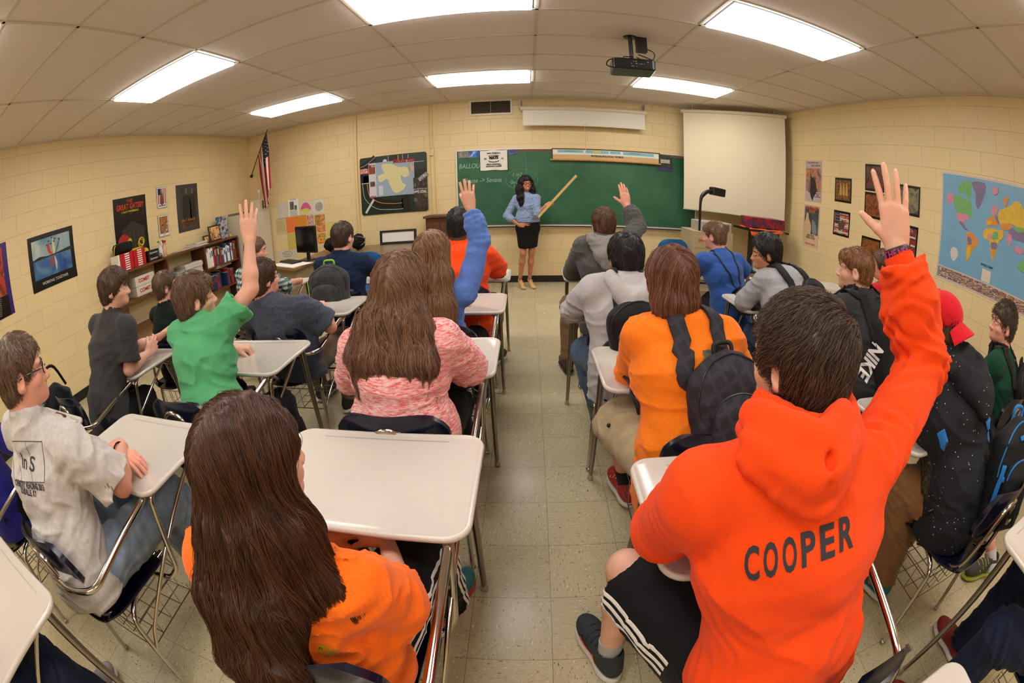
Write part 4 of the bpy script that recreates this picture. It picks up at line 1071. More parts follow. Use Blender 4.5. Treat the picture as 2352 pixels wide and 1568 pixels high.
def worn_bag(label,p,c,size,m,strap_m,rz=0,tilt=0,seed=0,strap_w=.055,zip_m=None,pocket=True,res=.007,handle=True,cat='backpack',dx=.09,round_=.05,sd_=(-1,1),gap=0):
    up=nrm(p.ctr-p.hip+V3(0,0,tilt)); out=-p.F; B=backpack(label,c,up,out,size,m,None,person_=p,strap_m=strap_m,zip_m=zip_m,pocket=pocket,res=res,seed=seed,handle=handle,cat=cat,round_=round_)
    o,W,f=B; su=nrm(p.ctr-p.hip)
    for k in sd_:
        base=p.ctr+p.SS*k*dx*p.size
        P=[W(.24*k,-.30,.30),(W(.24*k,-.30,.34)+base-p.F*.22-su*.10)/2,base-p.F*.22-su*.06,base-p.F*.20+su*.05,base-p.F*.06+su*.18,base+p.F*.06+su*.18,base+p.F*.20+su*.05,base+p.F*.24-su*.08,base+p.F*.20+p.SS*k*.06-su*.20,base+p.SS*k*.16-su*.26-p.F*.0]
        ribbon('shoulder_strap',P,strap_w,p.shirtf,strap_m,o,th=.009,off=.004)
    return o,W,f
def grid_mat(name,base,line,sc=30,w=.12,rough=.7,rot=.5):
    m=mat(name,base,rough,bump=(300,.2)); N,L,q=nodes_of(m); tc=N.new('ShaderNodeTexCoord'); mp=N.new('ShaderNodeMapping'); mp.inputs['Rotation'].default_value=(0,rot,0); L.new(tc.outputs['Object'],mp.inputs[0]); sx=N.new('ShaderNodeSeparateXYZ'); L.new(mp.outputs[0],sx.inputs[0]); f=[]
    for ax in (0,2):
        a=N.new('ShaderNodeMath'); a.operation='MULTIPLY'; a.inputs[1].default_value=sc; L.new(sx.outputs[ax],a.inputs[0]); b=N.new('ShaderNodeMath'); b.operation='FRACT'; L.new(a.outputs[0],b.inputs[0]); c=N.new('ShaderNodeMath'); c.operation='LESS_THAN'; c.inputs[1].default_value=w; L.new(b.outputs[0],c.inputs[0]); f.append(c.outputs[0])
    s=N.new('ShaderNodeMath'); s.operation='MAXIMUM'; L.new(f[0],s.inputs[0]); L.new(f[1],s.inputs[1]); mx=N.new('ShaderNodeMixRGB'); L.new(s.outputs[0],mx.inputs[0]); mx.inputs[1].default_value=srgb(base)+(1,); mx.inputs[2].default_value=srgb(line)+(1,); L.new(mx.outputs[0],q.inputs['Base Color']); return m
def speck(name,base,dot,thr=.8):
    m=mat(name,base,.9); N,L,q=nodes_of(m); tc=N.new('ShaderNodeTexCoord'); v=N.new('ShaderNodeTexVoronoi'); v.inputs['Scale'].default_value=75; v.inputs['Randomness'].default_value=1; L.new(tc.outputs['Object'],v.inputs['Vector'])
    n=N.new('ShaderNodeTexNoise'); n.inputs['Scale'].default_value=7; n.inputs['Detail'].default_value=6; L.new(tc.outputs['Object'],n.inputs['Vector'])
    r1=N.new('ShaderNodeMath'); r1.operation='LESS_THAN'; r1.inputs[1].default_value=.17; L.new(v.outputs['Distance'],r1.inputs[0]); sp=N.new('ShaderNodeSeparateColor'); L.new(v.outputs['Color'],sp.inputs[0])
    r2=N.new('ShaderNodeMath'); r2.operation='GREATER_THAN'; r2.inputs[1].default_value=thr; L.new(sp.outputs[0],r2.inputs[0]); r3=N.new('ShaderNodeMath'); r3.operation='GREATER_THAN'; r3.inputs[1].default_value=.47; L.new(n.outputs['Fac'],r3.inputs[0])
    a=N.new('ShaderNodeMath'); a.operation='MULTIPLY'; L.new(r1.outputs[0],a.inputs[0]); L.new(r2.outputs[0],a.inputs[1]); b=N.new('ShaderNodeMath'); b.operation='MULTIPLY'; L.new(a.outputs[0],b.inputs[0]); L.new(r3.outputs[0],b.inputs[1])
    mx=N.new('ShaderNodeMixRGB'); L.new(b.outputs[0],mx.inputs[0]); mx.inputs[1].default_value=srgb(base)+(1,); mx.inputs[2].default_value=srgb(dot)+(1,); L.new(mx.outputs[0],q.inputs['Base Color']); return m
def hood_part(p,m,w=.14,drop=.20,out=.10,stand=.06,res=.006,seed=0,s=None,thick=1.0,upw=.75,shift=(0,0,0)):
    "a hood lying on the back: collar, nested folds and a pointed sack, resting on the sweatshirt"
    s=s or p.size; up=nrm(nrm(p.ctr-p.hip)*upw+V3(0,0,1-upw)); B=-p.F; B=nrm(B-up*(B@up)); SS=nrm(p.SS-up*(p.SS@up)); nb=p.neckb+V3(shift)
    def U(wi,zt,zb,oi,r,pw=1.6,front=.35,n=15,lift=None):
        P=[];Rr=[]
        for t in np.linspace(-front,PI+front,n):
            sn=max(0,math.sin(t)); P.append(nb+(SS*math.cos(t)*wi+B*(math.sin(t)*oi+.012)+up*(zt-(zt-zb)*sn**pw))*s); Rr.append(r*s*(.75+.25*sn))
        if lift is not None:
            P=np.array(P); sn_=np.clip(np.sin(np.linspace(-front,PI+front,n)),0,1)[:,None]; Q=snap(p.shirtf,P+B*(.10+.05*sn_)+up*.05*(1-sn_),.0,14).astype(float); g=grad(p.shirtf,Q,.01); P=list(Q+g*(np.array(Rr)[:,None]*lift))
        return chain(P,Rr,.01)
    bp=[nb+(B*.03+up*.02)*s]+[q+g*.006 for q,g in (lambda Q:zip(Q,grad(p.shirtf,Q,.01)))(snap(p.shirtf,[nb+(B*(out+.12)-up*drop*.30)*s,nb+(B*(out+.12)-up*drop*.92)*s],0,14).astype(float))]
    base=tors(bp,[w*.74*s,w*.72*s,w*.20*s],[.06*s,.046*s,.030*s],[SS]*3,.05)
    th=thick
    L_=[base,U(w*.60,stand,stand*.75,.088,.013*th),U(w*.66,stand*.55,stand*.1,.098,.022*th),U(w*.80,stand*.15,-drop*.22,out+.005,.030*th,1.8,lift=1.1),U(w*.92,-.01,-drop*.55,out+.012,.029*th,2.2,lift=.9),U(w*.50,-drop*.42,-drop*.92,out,.026*th,1.6,front=-.1,lift=.7)]
    f=union(L_,.024); bb=f.bb
    f=cut(f,chain([nb+(B*(out+.045)-up*drop*.12)*s,nb+(B*(out+.05)-up*drop*.5)*s,nb+(B*(out+.03)-up*drop*1.0)*s],[.004]*3,.002),.014)
    A=np.array([SS,-B,up]); f=folds(f,.006,(13,13,13),seed,R=A)
    f=cut(f,ell(nb+up*.075*s+p.F*.03,V3(.066,.085,.095)*s,A),.006); f=cut(f,cap(nb-up*.05,nb+up*.1,.058*s)); f.bb=(bb[0]-.01,bb[1]+.01)
    return sdf_obj('hood',f,m,p.shirt,res),f
def hood_rolls(p,m,rows,tipseam=None,res=.0055,seed=0,k=.018,stand=.07,w=.13,shift=(0,0,0)):
    "a hood built as nested rolls of cloth lying on the sweatshirt; rows: (places on the back, radius, lift)"
    s=p.size; up=nrm(nrm(p.ctr-p.hip)*.3+V3(0,0,.7)); B=-p.F; B=nrm(B-up*(B@up)); SS=nrm(p.SS-up*(p.SS@up)); nb=p.neckb+V3(shift); L_=[]
    for pts,r,lf in rows:
        P=[]
        for a in pts:
            q,n=hit(p.shirtf,*a)
            if np.linalg.norm(q-p.neckb)<.45: P.append(q+n*r*lf)
        if len(P)<2: continue
        P=spline(P,3); rr=np.array([r*(.72+.28*math.sin(PI*i/(len(P)-1))**.5) for i in range(len(P))]); L_.append(chain(P,rr,.01))
    for wi,zt,zb,oi,r in ((w*.60,stand,stand*.8,.088,.013),(w*.66,stand*.55,stand*.25,.098,.020),(w*.70,stand*.1,0,.10,.026)):
        P=[nb+(SS*math.cos(t)*wi+B*(math.sin(t)*oi+.012)+up*(zt-(zt-zb)*max(0,math.sin(t))**1.6))*s for t in np.linspace(-.35,PI+.35,15)]; L_.append(chain(P,[r]*15,.01))
    f=union(L_,k); bb=f.bb
    if tipseam:
        P=[(lambda q:q[0]+q[1]*.05)(hit(p.shirtf,*a)) for a in tipseam]; f=cut(f,chain(P,[.004]*len(P),.002),.014)
    f=folds(f,.004,(15,15,15),seed)
    A=np.array([SS,-B,up]); f=cut(f,ell(nb+up*.075*s+p.F*.03,V3(.066,.085,.095)*s,A),.006); f=cut(f,cap(nb-up*.05,nb+up*.1,.058*s)); f.bb=(bb[0]-.01,bb[1]+.01)
    return sdf_obj('hood',f,m,p.shirt,res),f
# ================================================================ FURNITURE AND WALL ITEMS (front wall, corners)
M_GREEN=mat('chalkboard green',(38,92,62),.45,spec=.4)
N,L,q=nodes_of(M_GREEN); tc=N.new('ShaderNodeTexCoord'); n=N.new('ShaderNodeTexNoise'); n.inputs['Scale'].default_value=1.6; n.inputs['Detail'].default_value=8; n.inputs['Roughness'].default_value=.65; L.new(tc.outputs['Object'],n.inputs[0]); r=N.new('ShaderNodeValToRGB'); r.color_ramp.elements[0].position=.35; r.color_ramp.elements[1].position=.72; r.color_ramp.elements[0].color=srgb(34,88,58)+(1,); r.color_ramp.elements[1].color=srgb(62,112,82)+(1,); L.new(n.outputs['Fac'],r.inputs[0]); L.new(r.outputs[0],q.inputs['Base Color'])
M_ALU=mat('aluminium trim',(214,212,206),.4,metal=.25); M_CORK=mat('cork strip',(120,84,54),.9,noise=(120,.3))
M_CHALK=mat('chalk',(150,180,158),.9); M_WHITEP=mat('white paper',(232,230,222),.7); M_INK=mat('black ink',(22,20,22),.6)
WOOD=mat('brown shelf laminate',(104,62,34),.45,noise=(9,.22)); DWOOD=mat('dark oak',(88,50,26),.5,noise=(8,.3)); M_TAN=mat('tan laminate',(140,118,84),.4,noise=(12,.08)); M_TANS=mat('tan steel',(182,166,132),.45)
M_BPL=mat('black plastic',(16,16,18),.35); M_SCRB=mat('screen glass',(6,6,8),.12); M_CREAM=mat('cream enamel',(214,204,180),.4); M_GREYS=mat('grey enamel',(176,172,160),.4)
Y0_=FY
def wbox(x0,x1,z0,z1,d0,d1): return (x0,Y0_-d1,z0),(x1,Y0_-d0,z1)
def flat(name,x0,x1,z0,z1,d,m,parent,th=.0015): 
    mb=MB(); mb.box(*wbox(x0,x1,z0,z1,d,d+th)); return mb.build(name,m,parent)
def txt(name,body,size,loc,m,parent,rot=(PI/2,0,0),sx=1,bold=0,align='CENTER',shear=0,ext=.0008):
    me=text_mesh(body,size,cuts=0,bold=bold,sx=sx,align=align,shear=shear)
    bm=bmesh.new(); bm.from_mesh(me)
    if ext:
        r_=bmesh.ops.extrude_face_region(bm,geom=bm.faces[:]); vs=[g for g in r_['geom'] if isinstance(g,bmesh.types.BMVert)]; bmesh.ops.translate(bm,verts=vs,vec=(0,0,ext))
    bm.to_mesh(me); bm.free()
    o=link(name,me,m,parent); o.location=loc; o.rotation_euler=rot; return o
def polyline(name,P,r,m,parent,n=5,smooth_n=0,closed=False):
    mb=MB(); mb.tube(P,r,n,smooth_n=smooth_n,closed=closed); return mb.build(name,m,parent,smooth=True)
# ---- chalkboard
cb=empty('chalkboard',(.7,FY,.9),0,'long green chalkboard with aluminium chalk tray on the front wall','chalkboard')
def P_(o): o_=Matrix.Translation(-Vector(o.location)); return o_
def child(parent,fn): pass
BX0,BX1,BZ0,BZ1=-1.12,2.53,.895,2.035
def rel(o,parent):
    "keep world coordinates of a freshly built mesh while parenting it"
    o.parent=parent; o.matrix_parent_inverse=parent.matrix_basis.inverted() if True else None; return o
def kid(name,mb,m,parent,smooth=False):
    o=mb.build(name,m,None,smooth); o.parent=parent; o.matrix_parent_inverse=Matrix.Translation(parent.location).inverted() if parent.type=='EMPTY' else Matrix.Identity(4); return o
mb=MB(); mb.box(*wbox(BX0,BX1,BZ0,BZ1,0,.014)); kid('board_surface',mb,M_GREEN,cb)
mb=MB(); mb.box(*wbox(BX0-.02,BX1+.02,BZ1,BZ1+.018,0,.03)); mb.box(*wbox(BX0-.02,BX0,BZ0,BZ1,0,.03)); mb.box(*wbox(BX1,BX1+.02,BZ0,BZ1,0,.03)); kid('board_frame',mb,M_ALU,cb)
mb=MB(); mb.box(*wbox(BX0,BX1,BZ1-.035,BZ1,.012,.018)); kid('tack_strip',mb,M_CORK,cb)
mb=MB(); mb.box(*wbox(BX0-.02,BX1+.02,BZ0-.035,BZ0-.022,0,.085)); mb.box(*wbox(BX0-.02,BX1+.02,BZ0-.035,BZ0-.005,.078,.085)); mb.box(*wbox(BX0-.02,BX1+.02,BZ0-.06,BZ0-.03,0,.02)); kid('chalk_tray',mb,M_ALU,cb)
yb=FY-.0152
def chalk(name,pts,r=.0015): 
    mb=MB(); mb.tube([(x,yb,z) for x,z in pts],r,4,smooth_n=4); return kid(name,mb,M_CHALK,cb)
def chtxt(b,s,x,z,sx=1,sh=.2):
    o=txt('chalk_writing',b,s,(x,yb+.001,z),M_CHALK,None,align='LEFT',sx=sx,shear=sh,ext=.0006); o.parent=cb; o.matrix_parent_inverse=Matrix.Translation(cb.location).inverted(); return o
chtxt('BALLOU T 11',.105,-1.10,1.80,.8); chtxt('House -> Senate',.10,-1.045,1.575,.85); chtxt('1 m2',.085,-.315,1.65,.85); chtxt('E',.06,-.235,1.59); chtxt('Ge-Senate',.075,-.345,1.535,.8); chtxt('1 J  c J',.06,-.30,1.47,.9)
chalk('chalk_loop',[(-.17+.24*math.cos(t),1.575+.155*math.sin(t)) for t in np.linspace(.3,2*PI+.1,14)])
chalk('chalk_line',[(-.125,2.0),(-.105,1.86),(-.10,1.72),(-.10,1.62)])
# things in and over the tray
t=MB(); t.box(*wbox(1.47,1.72,BZ0-.0205,BZ0+.022,.02,.07)); o=t.build('chalkboard_eraser',M_GREYS); tag(o,'grey chalkboard eraser lying on the right end of the chalk tray','eraser')
t=MB(); t.box(*wbox(.0,.14,BZ0-.0205,BZ0-.006,.04,.06)); o=t.build('yellow_marker',mat('yellow plastic',(214,190,60),.4)); tag(o,'small yellow and black marker on the chalk tray','marker')
# banner on the board
b=empty('basketball_banner',(-.57,FY-.03,1.87),0,'white fringed championship banner hanging at the left of the chalkboard','banner')
mb=MB(); nx=12
V=[(-.775+.40*i/nx,FY-.030-.004*math.sin(i*1.3+j),2.03-.305*j/8-.004*math.sin(i*.8)) for j in range(9) for i in range(nx+1)]; F=[(j*(nx+1)+i,(j+1)*(nx+1)+i,(j+1)*(nx+1)+i+1,j*(nx+1)+i+1) for j in range(8) for i in range(nx)]
mb.add(V,F); mb.add([(x,y+.003,z) for x,y,z in V],[f[::-1] for f in F]); kid('banner_cloth',mb,mat('banner white',(228,222,212),.85),b)
mb=MB()
for x,s in ((-.775,-1),(-.375,1)):
    mb=MB()
    for j in range(22): z=2.02-.30*j/21; mb.tube([(x,FY-.031,z),(x+s*.012,FY-.033,z-.008)],.0022,4)
    kid('fringe',mb,M_INK,b)
def ktxt(b_,s,x,y,z,m,parent,**k):
    o=txt(k.pop('name','lettering'),b_,s,(x,y,z),m,None,**k); o.parent=parent; o.matrix_parent_inverse=Matrix.Translation(parent.location).inverted() if parent.type=='EMPTY' else Matrix.Identity(4); return o
yy=FY-.037
ktxt('NAIA DIVISION 2',.026,-.575,yy,1.985,M_INK,b,bold=.0012); ktxt('20',.034,-.70,yy,1.90,M_INK,b,bold=.001); ktxt('13',.034,-.45,yy,1.90,M_INK,b,bold=.001)
ktxt('MATS',.062,-.575,yy,1.915,M_INK,b,bold=.004,sx=.85); ktxt("MEN'S BASKETBALL",.025,-.575,yy,1.815,M_INK,b,bold=.0012); ktxt('NATIONAL CHAMPS',.025,-.575,yy,1.785,M_INK,b,bold=.0012)
mb=MB(); mb.tube([(-.575+.075*math.cos(t),yy+.002,1.872+.022*math.sin(t)) for t in np.linspace(PI,2*PI,9)],.006,6,smooth_n=2); mb.tube([(-.66,yy+.002,1.945),(-.60,yy+.002,1.955),(-.575,yy+.002,1.945),(-.55,yy+.002,1.955),(-.49,yy+.002,1.945)],.003,5); kid('bearcat_emblem',mb,M_INK,b)
# small pictures by the banner
for k,(x0,x1,z0,z1,cols,lab) in enumerate([(-1.10,-.945,1.935,2.03,[(40,36,36),(150,146,140),(30,30,34)],'small dark photo card pinned at the top left corner of the chalkboard'),(-.94,-.785,1.93,2.03,[(16,50,120),(60,120,200),(190,210,230)],'small blue wave photo card pinned left of the banner'),(-.365,-.225,1.955,2.04,[(30,70,150),(60,110,180),(40,40,50),(160,40,40)],'small blue photo card of people pinned right of the banner')]):
    o=flat('photo_card',x0,x1,z0,z1,.019+.001*k,picmat('card %d'%k,cols,14,k),None); tag(o,lab,'photo card')
o=flat('team_photo',1.895,2.135,1.78,2.02,.02,picmat('team photo',[(20,22,24),(60,66,60),(26,34,28),(110,112,104)],26,4),None); tag(o,'team photo with a purple band pinned at the right end of the chalkboard','photo')
flat('purple_band',1.895,2.135,1.78,1.815,.0205,mat('purple print',(64,48,120),.4),o); mb=MB()
for r_ in range(3):
    for k in range(11): mb.box(*wbox(1.94+k*.014,1.95+k*.014,1.90+.02*r_,1.915+.02*r_,.0212,.0222))
mb.build('player_rows',mat('jersey white',(226,224,220),.6),o)
# rolled world map
rm=empty('rolled_wall_map',(1.1,FY-.04,1.95),0,'rolled-down world map strip with wooden rail hanging on the chalkboard','wall map')
mb=MB(); mb.box((.29,FY-.052,1.885),(1.90,FY-.050,2.03)); kid('map_sheet',mb,mat('map tan border',(206,170,122),.6,noise=(5,.08)),rm)
mb=MB(); mb.box((.29,FY-.0535,1.955),(1.90,FY-.052,2.03)); kid('map_edge',mb,mat('map white margin',(226,224,214),.6),rm)
mb=MB()
for x0,x1,z in ((.36,.74,.0),(.78,1.12,-.004),(1.14,1.30,.0),(1.34,1.82,-.006)): mb.box((x0,FY-.055,1.985+z),(x1,FY-.0535,2.024))
kid('map_ocean',mb,mat('map sea blue',(120,186,196),.6),rm)
mb=MB(); mb.box((.88,FY-.0565,1.99),(1.0,FY-.055,2.015)); kid('map_land',mb,mat('map yellow',(214,196,60),.6),rm)
mb=MB(); mb.tube([(.25,FY-.055,1.872),(1.935,FY-.055,1.872)],.013,10); kid('map_rail',mb,mat('honey wood',(186,134,66),.45,noise=(20,.1)),rm)
mb=MB(); mb.tube([(.275,FY-.03,2.04),(1.93,FY-.03,2.04)],.012,8); kid('map_roller',mb,mat('roller brown',(120,70,40),.5),rm)
ktxt('PHYSICAL-POLITICAL WORLD',.036,1.1,FY-.0545,1.938,M_INK,rm,bold=.001); ktxt('ANTARCTICA',.026,1.52,FY-.0565,2.004,mat('teal ink',(40,110,120),.6),rm); ktxt('PACIFIC OCEAN',.022,.55,FY-.0565,2.004,MATS['teal ink'],rm)
# projection screen retracted
ps=empty('projection_screen',(.77,FY-.05,2.65),0,'white roll-down projection screen in its housing above the chalkboard','projection screen')
mb=MB(); mb.tube([(-.17,FY-.13,2.655),(1.70,FY-.13,2.655)],.036,14); kid('housing',mb,M_CREAM,ps,True)
mb=MB(); mb.box((-.135,FY-.145,2.40),(1.665,FY-.143,2.64)); kid('screen_cloth',mb,mat('matte screen white',(224,218,206),.9),ps)
mb=MB(); mb.box((-.15,FY-.15,2.385),(1.685,FY-.138,2.403)); mb.box((.73,FY-.152,2.40),(.79,FY-.15,2.42)); kid('bottom_bar',mb,M_CREAM,ps)
for x in (-.16,1.69): mb=MB(); mb.box((x-.02,FY-.15,2.66),(x-.005,FY,2.79)); mb.box((x-.02,FY-.01,2.64),(x+.02,FY,2.80)); kid('wall_bracket',mb,M_GREYS,ps)
mb=MB(); mb.tube([(.76,FY-.145,2.39),(.762,FY-.14,1.98)],.004,5); kid('pull_cord',mb,mat('cream cord',(206,190,150),.8),ps)
# wall vent
v=empty('wall_vent',(-.6,FY,2.7),0,'cream framed wall vent with dark horizontal louvres near the ceiling','vent')
mb=MB(); x0,x1,z0,z1=-.925,-.285,2.585,2.835; b_=.03
mb.box(*wbox(x0,x1,z1-b_,z1,0,.02)); mb.box(*wbox(x0,x1,z0,z0+b_,0,.02)); mb.box(*wbox(x0,x0+b_,z0+b_,z1-b_,0,.02)); mb.box(*wbox(x1-b_,x1,z0+b_,z1-b_,0,.02)); kid('vent_frame',mb,M_CREAM,v)
mb=MB(); mb.box(*wbox(x0+b_,x1-b_,z0+b_,z1-b_,-.0,.003)); kid('vent_back',mb,M_DARK,v)
mb=MB()
for k in range(11):
    z=z0+b_+.009+k*.0175; mb.add([(x0+b_,FY-.004,z+.006),(x1-b_,FY-.004,z+.006),(x1-b_,FY-.018,z-.002),(x0+b_,FY-.018,z-.002)],[(0,1,2,3)]); mb.add([(x0+b_,FY-.004,z+.0045),(x1-b_,FY-.004,z+.0045),(x1-b_,FY-.018,z-.0035),(x0+b_,FY-.018,z-.0035)],[(3,2,1,0)])
mb.box(*wbox(-.608,-.602,z0+b_,z1-b_,.003,.019)); kid('louvres',mb,mat('louvre tan',(150,138,116),.5),v)
# conduits
for x,w_,z0,z1,n_ in ((-2.733,.022,.72,H,0),(-1.508,.016,2.10,H,1),(-1.495,.028,.7,2.12,2)):
    mb=MB(); mb.rbox((x-w_,FY-.028,z0),(x+w_,FY,z1),.008,axis=2); o=mb.build('conduit',MATS['wall front paint'] if False else mat('painted conduit',(222,194,136),.4)); tag(o,['cream painted vertical conduit left of the large poster board','thin cream conduit running down from the ceiling right of the poster board','thicker cream raceway between the poster board and the chalkboard'][n_],'conduit')
b=MB(); b.lathe([(.025,0),(.028,.006),(.02,.02),(.006,.03)],(-1.51,FY-.045,2.0)); o=b.build('wall_bell',M_CREAM,None,True); tag(o,'small cream dome device fixed on the wall conduit','wall device')
# ---- large street-plan board with map and posters
pb=empty('poster_board',(-2.12,FY,1.62),0,'large dark green and black board with street lines on the front wall','poster board')
X0,X1,Z0,Z1=-2.67,-1.585,1.155,2.075
mb=MB(); mb.rbox((X0,FY-.02,Z0),(X1,FY,Z1),.035,axis=1); kid('board_panel',mb,mat('dark board green',(16,44,36),.3),pb)
M_ROAD=mat('road black',(14,14,15),.3); M_LINEW=mat('road white',(206,206,200),.4); M_LINEY=mat('road yellow',(196,166,60),.4)
ys=FY-.0205
def strip(P,w_,m,name,d=0.0):
    "flat band on the board through (x,z) points"
    P=np.array(spline([V3(x,0,z) for x,z in P],5)) if len(P)>2 else np.array([V3(x,0,z) for x,z in P]); T=np.gradient(P,axis=0); T/=np.linalg.norm(T,axis=1,keepdims=True); Nn=np.stack([T[:,2],0*T[:,0],-T[:,0]],1); V=[];F=[]
    for p_,q_ in zip(P,Nn): V+= [tuple(p_+q_*w_/2+V3(0,ys-d,0)),tuple(p_-q_*w_/2+V3(0,ys-d,0))]
    for i in range(len(P)-1): F.append((2*i,2*i+1,2*i+3,2*i+2))
    mb=MB(); mb.add(V,F); return kid(name,mb,m,pb)
for P,w_ in (([(-2.55,1.78),(-2.55,1.62),(-2.50,1.45),(-2.36,1.34),(-2.16,1.30),(-1.98,1.30)],.13),([(-2.655,1.74),(-1.60,1.74)],.14),([(-2.65,1.9),(-2.40,2.06)],.10),([(-2.11,2.07),(-2.11,1.74)],.16),([(-1.93,1.7),(-1.93,1.17)],.14)): strip(P,w_,M_ROAD,'road')
for P,w_,m_ in (([(-2.555,1.66),(-2.52,1.46),(-2.37,1.345),(-2.16,1.305),(-1.99,1.305)],.008,M_LINEY),([(-2.63,1.66),(-2.60,1.42),(-2.42,1.25),(-2.18,1.215),(-1.98,1.21)],.006,M_LINEW),([(-2.65,1.665),(-2.45,1.665)],.01,M_LINEW),([(-2.45,1.40),(-2.60,1.19)],.035,M_LINEW),([(-2.19,2.06),(-2.19,1.82)],.006,M_LINEW),([(-2.03,2.06),(-2.03,1.82)],.012,M_LINEY),([(-1.96,2.06),(-1.96,1.9)],.006,M_LINEW),([(-1.87,2.06),(-1.87,1.95),(-1.80,1.93),(-1.62,1.93)],.006,M_LINEW),([(-2.66,1.93),(-2.56,1.96),(-2.40,2.07)],.005,M_LINEW)): strip(P,w_,m_,'road_line',.001)
mm_=MB(); mm_.rbox((-2.52,FY-.024,1.43),(-1.78,FY-.0225,1.975),.004,axis=1); me_map=mm_.build('middle_east_map',mat('map pale blue',(150,168,186),.45)); tag(me_map,'map of the Middle East pinned on the dark street-plan board','map')
def blob(pts,y,m,name,parent,n=5):
    P=spline([V3(x,0,z) for x,z in pts],n,True); me=bpy.data.meshes.new(name); bm=bmesh.new(); vs=[bm.verts.new((p_[0],y,p_[2])) for p_ in P]; f=bm.faces.new(vs); bm.normal_update(); bmesh.ops.triangulate(bm,faces=[f]); bm.to_mesh(me); bm.free()
    o=link(name,me,m,None); o.parent=parent; 
    if parent is not None and parent.type=='EMPTY': o.matrix_parent_inverse=Matrix.Translation(parent.location).inverted()
    return o
M_SAND=mat('map sand',(212,206,150),.5,noise=(30,.08))
blob([(-2.28,1.94),(-2.14,1.93),(-2.02,1.87),(-1.90,1.86),(-1.86,1.74),(-1.93,1.70),(-2.00,1.74),(-1.97,1.62),(-1.92,1.58),(-1.98,1.50),(-2.10,1.47),(-2.17,1.58),(-2.22,1.70),(-2.34,1.66),(-2.36,1.76),(-2.26,1.80),(-2.30,1.88)],FY-.0248,M_SAND,'map_landmass',me_map)
mb=MB(); mb.box((-2.52,FY-.0246,1.43),(-2.40,FY-.0242,1.975)); mb.build('map_text_column',mat('map margin',(206,200,204),.5),me_map)
for x0,x1,z0,z1,m_ in ((-2.515,-2.41,1.80,1.955,picmat('column photo',[(30,20,20),(160,70,40),(60,40,40)],20,2)),(-2.50,-2.42,1.60,1.68,picmat('column photo b',[(40,40,44),(120,90,60)],30,3)),(-1.86,-1.79,1.80,1.90,picmat('portrait print',[(150,60,40),(220,190,160),(60,40,40)],24,6)),(-2.36,-2.29,1.45,1.60,mat('inset map',(196,206,206),.5))): mb=MB(); mb.box((x0,FY-.0252,z0),(x1,FY-.0247,z1)); mb.build('map_picture',m_,me_map)
M_REDI=mat('red ink',(186,30,30),.5); ktxt('Middle East',.088,-1.935,FY-.0262,1.965,M_REDI,me_map,bold=.003,sx=.85); ktxt("Teacher's\nStation",.030,-2.43,FY-.0262,1.935,M_WHITEP,me_map,bold=.0006); ktxt('upfront',.034,-2.46,FY-.0262,1.445,M_REDI,me_map,bold=.001)
sg=MB(); sg.rbox((-1.80,FY-.028,1.165),(-1.585,FY-.0255,1.68),.006,axis=1); sgp=sg.build('sports_poster',picmat('sneaker poster',[(18,18,18),(70,64,56),(24,22,22),(110,96,76)],9,8)); tag(sgp,'narrow dark poster with shoes on the right part of the street-plan board','poster')
ktxt('NEW SEASON NEW TEAM',.020,-1.695,FY-.0285,1.50,M_WHITEP,sgp,sx=.9); ktxt('SAME GOAL.',.062,-1.695,FY-.0285,1.455,M_WHITEP,sgp,bold=.001,sx=.62)
ps_=MB(); ps_.box((-1.73,FY-.029,1.66),(-1.56,FY-.0275,1.72),M=Matrix.Translation((-1.645,0,1.69))@Matrix.Rotation(-.6,4,'Y')@Matrix.Translation((1.645,0,-1.69))); o=ps_.build('photo_strip',picmat('strip print',[(226,224,220),(90,90,92),(200,198,196)],40,9)); tag(o,'tilted strip of small photos stuck above the narrow shoe poster','photo strip')
tk=MB(); tk.box((-2.66,FY-.0245,1.82),(-2.53,FY-.023,1.90)); o=tk.build('ticket_stubs',picmat('ticket print',[(226,214,200),(190,60,50),(230,226,220)],36,11)); tag(o,'row of small printed tickets stuck at the left of the Middle East map','tickets')
tr=MB(); tr.tube([(-2.245,ys-.0,1.99),(-2.245+.0001,ys-.001,1.99)],.001,4)
o=MB(); o.lathe([(.033,0),(.033,.001)],(0,0,0),24,M=Matrix.Translation((-2.245,ys,1.985))@Matrix.Rotation(PI/2,4,'X')); kid('round_sign',o,M_LINEW,pb)
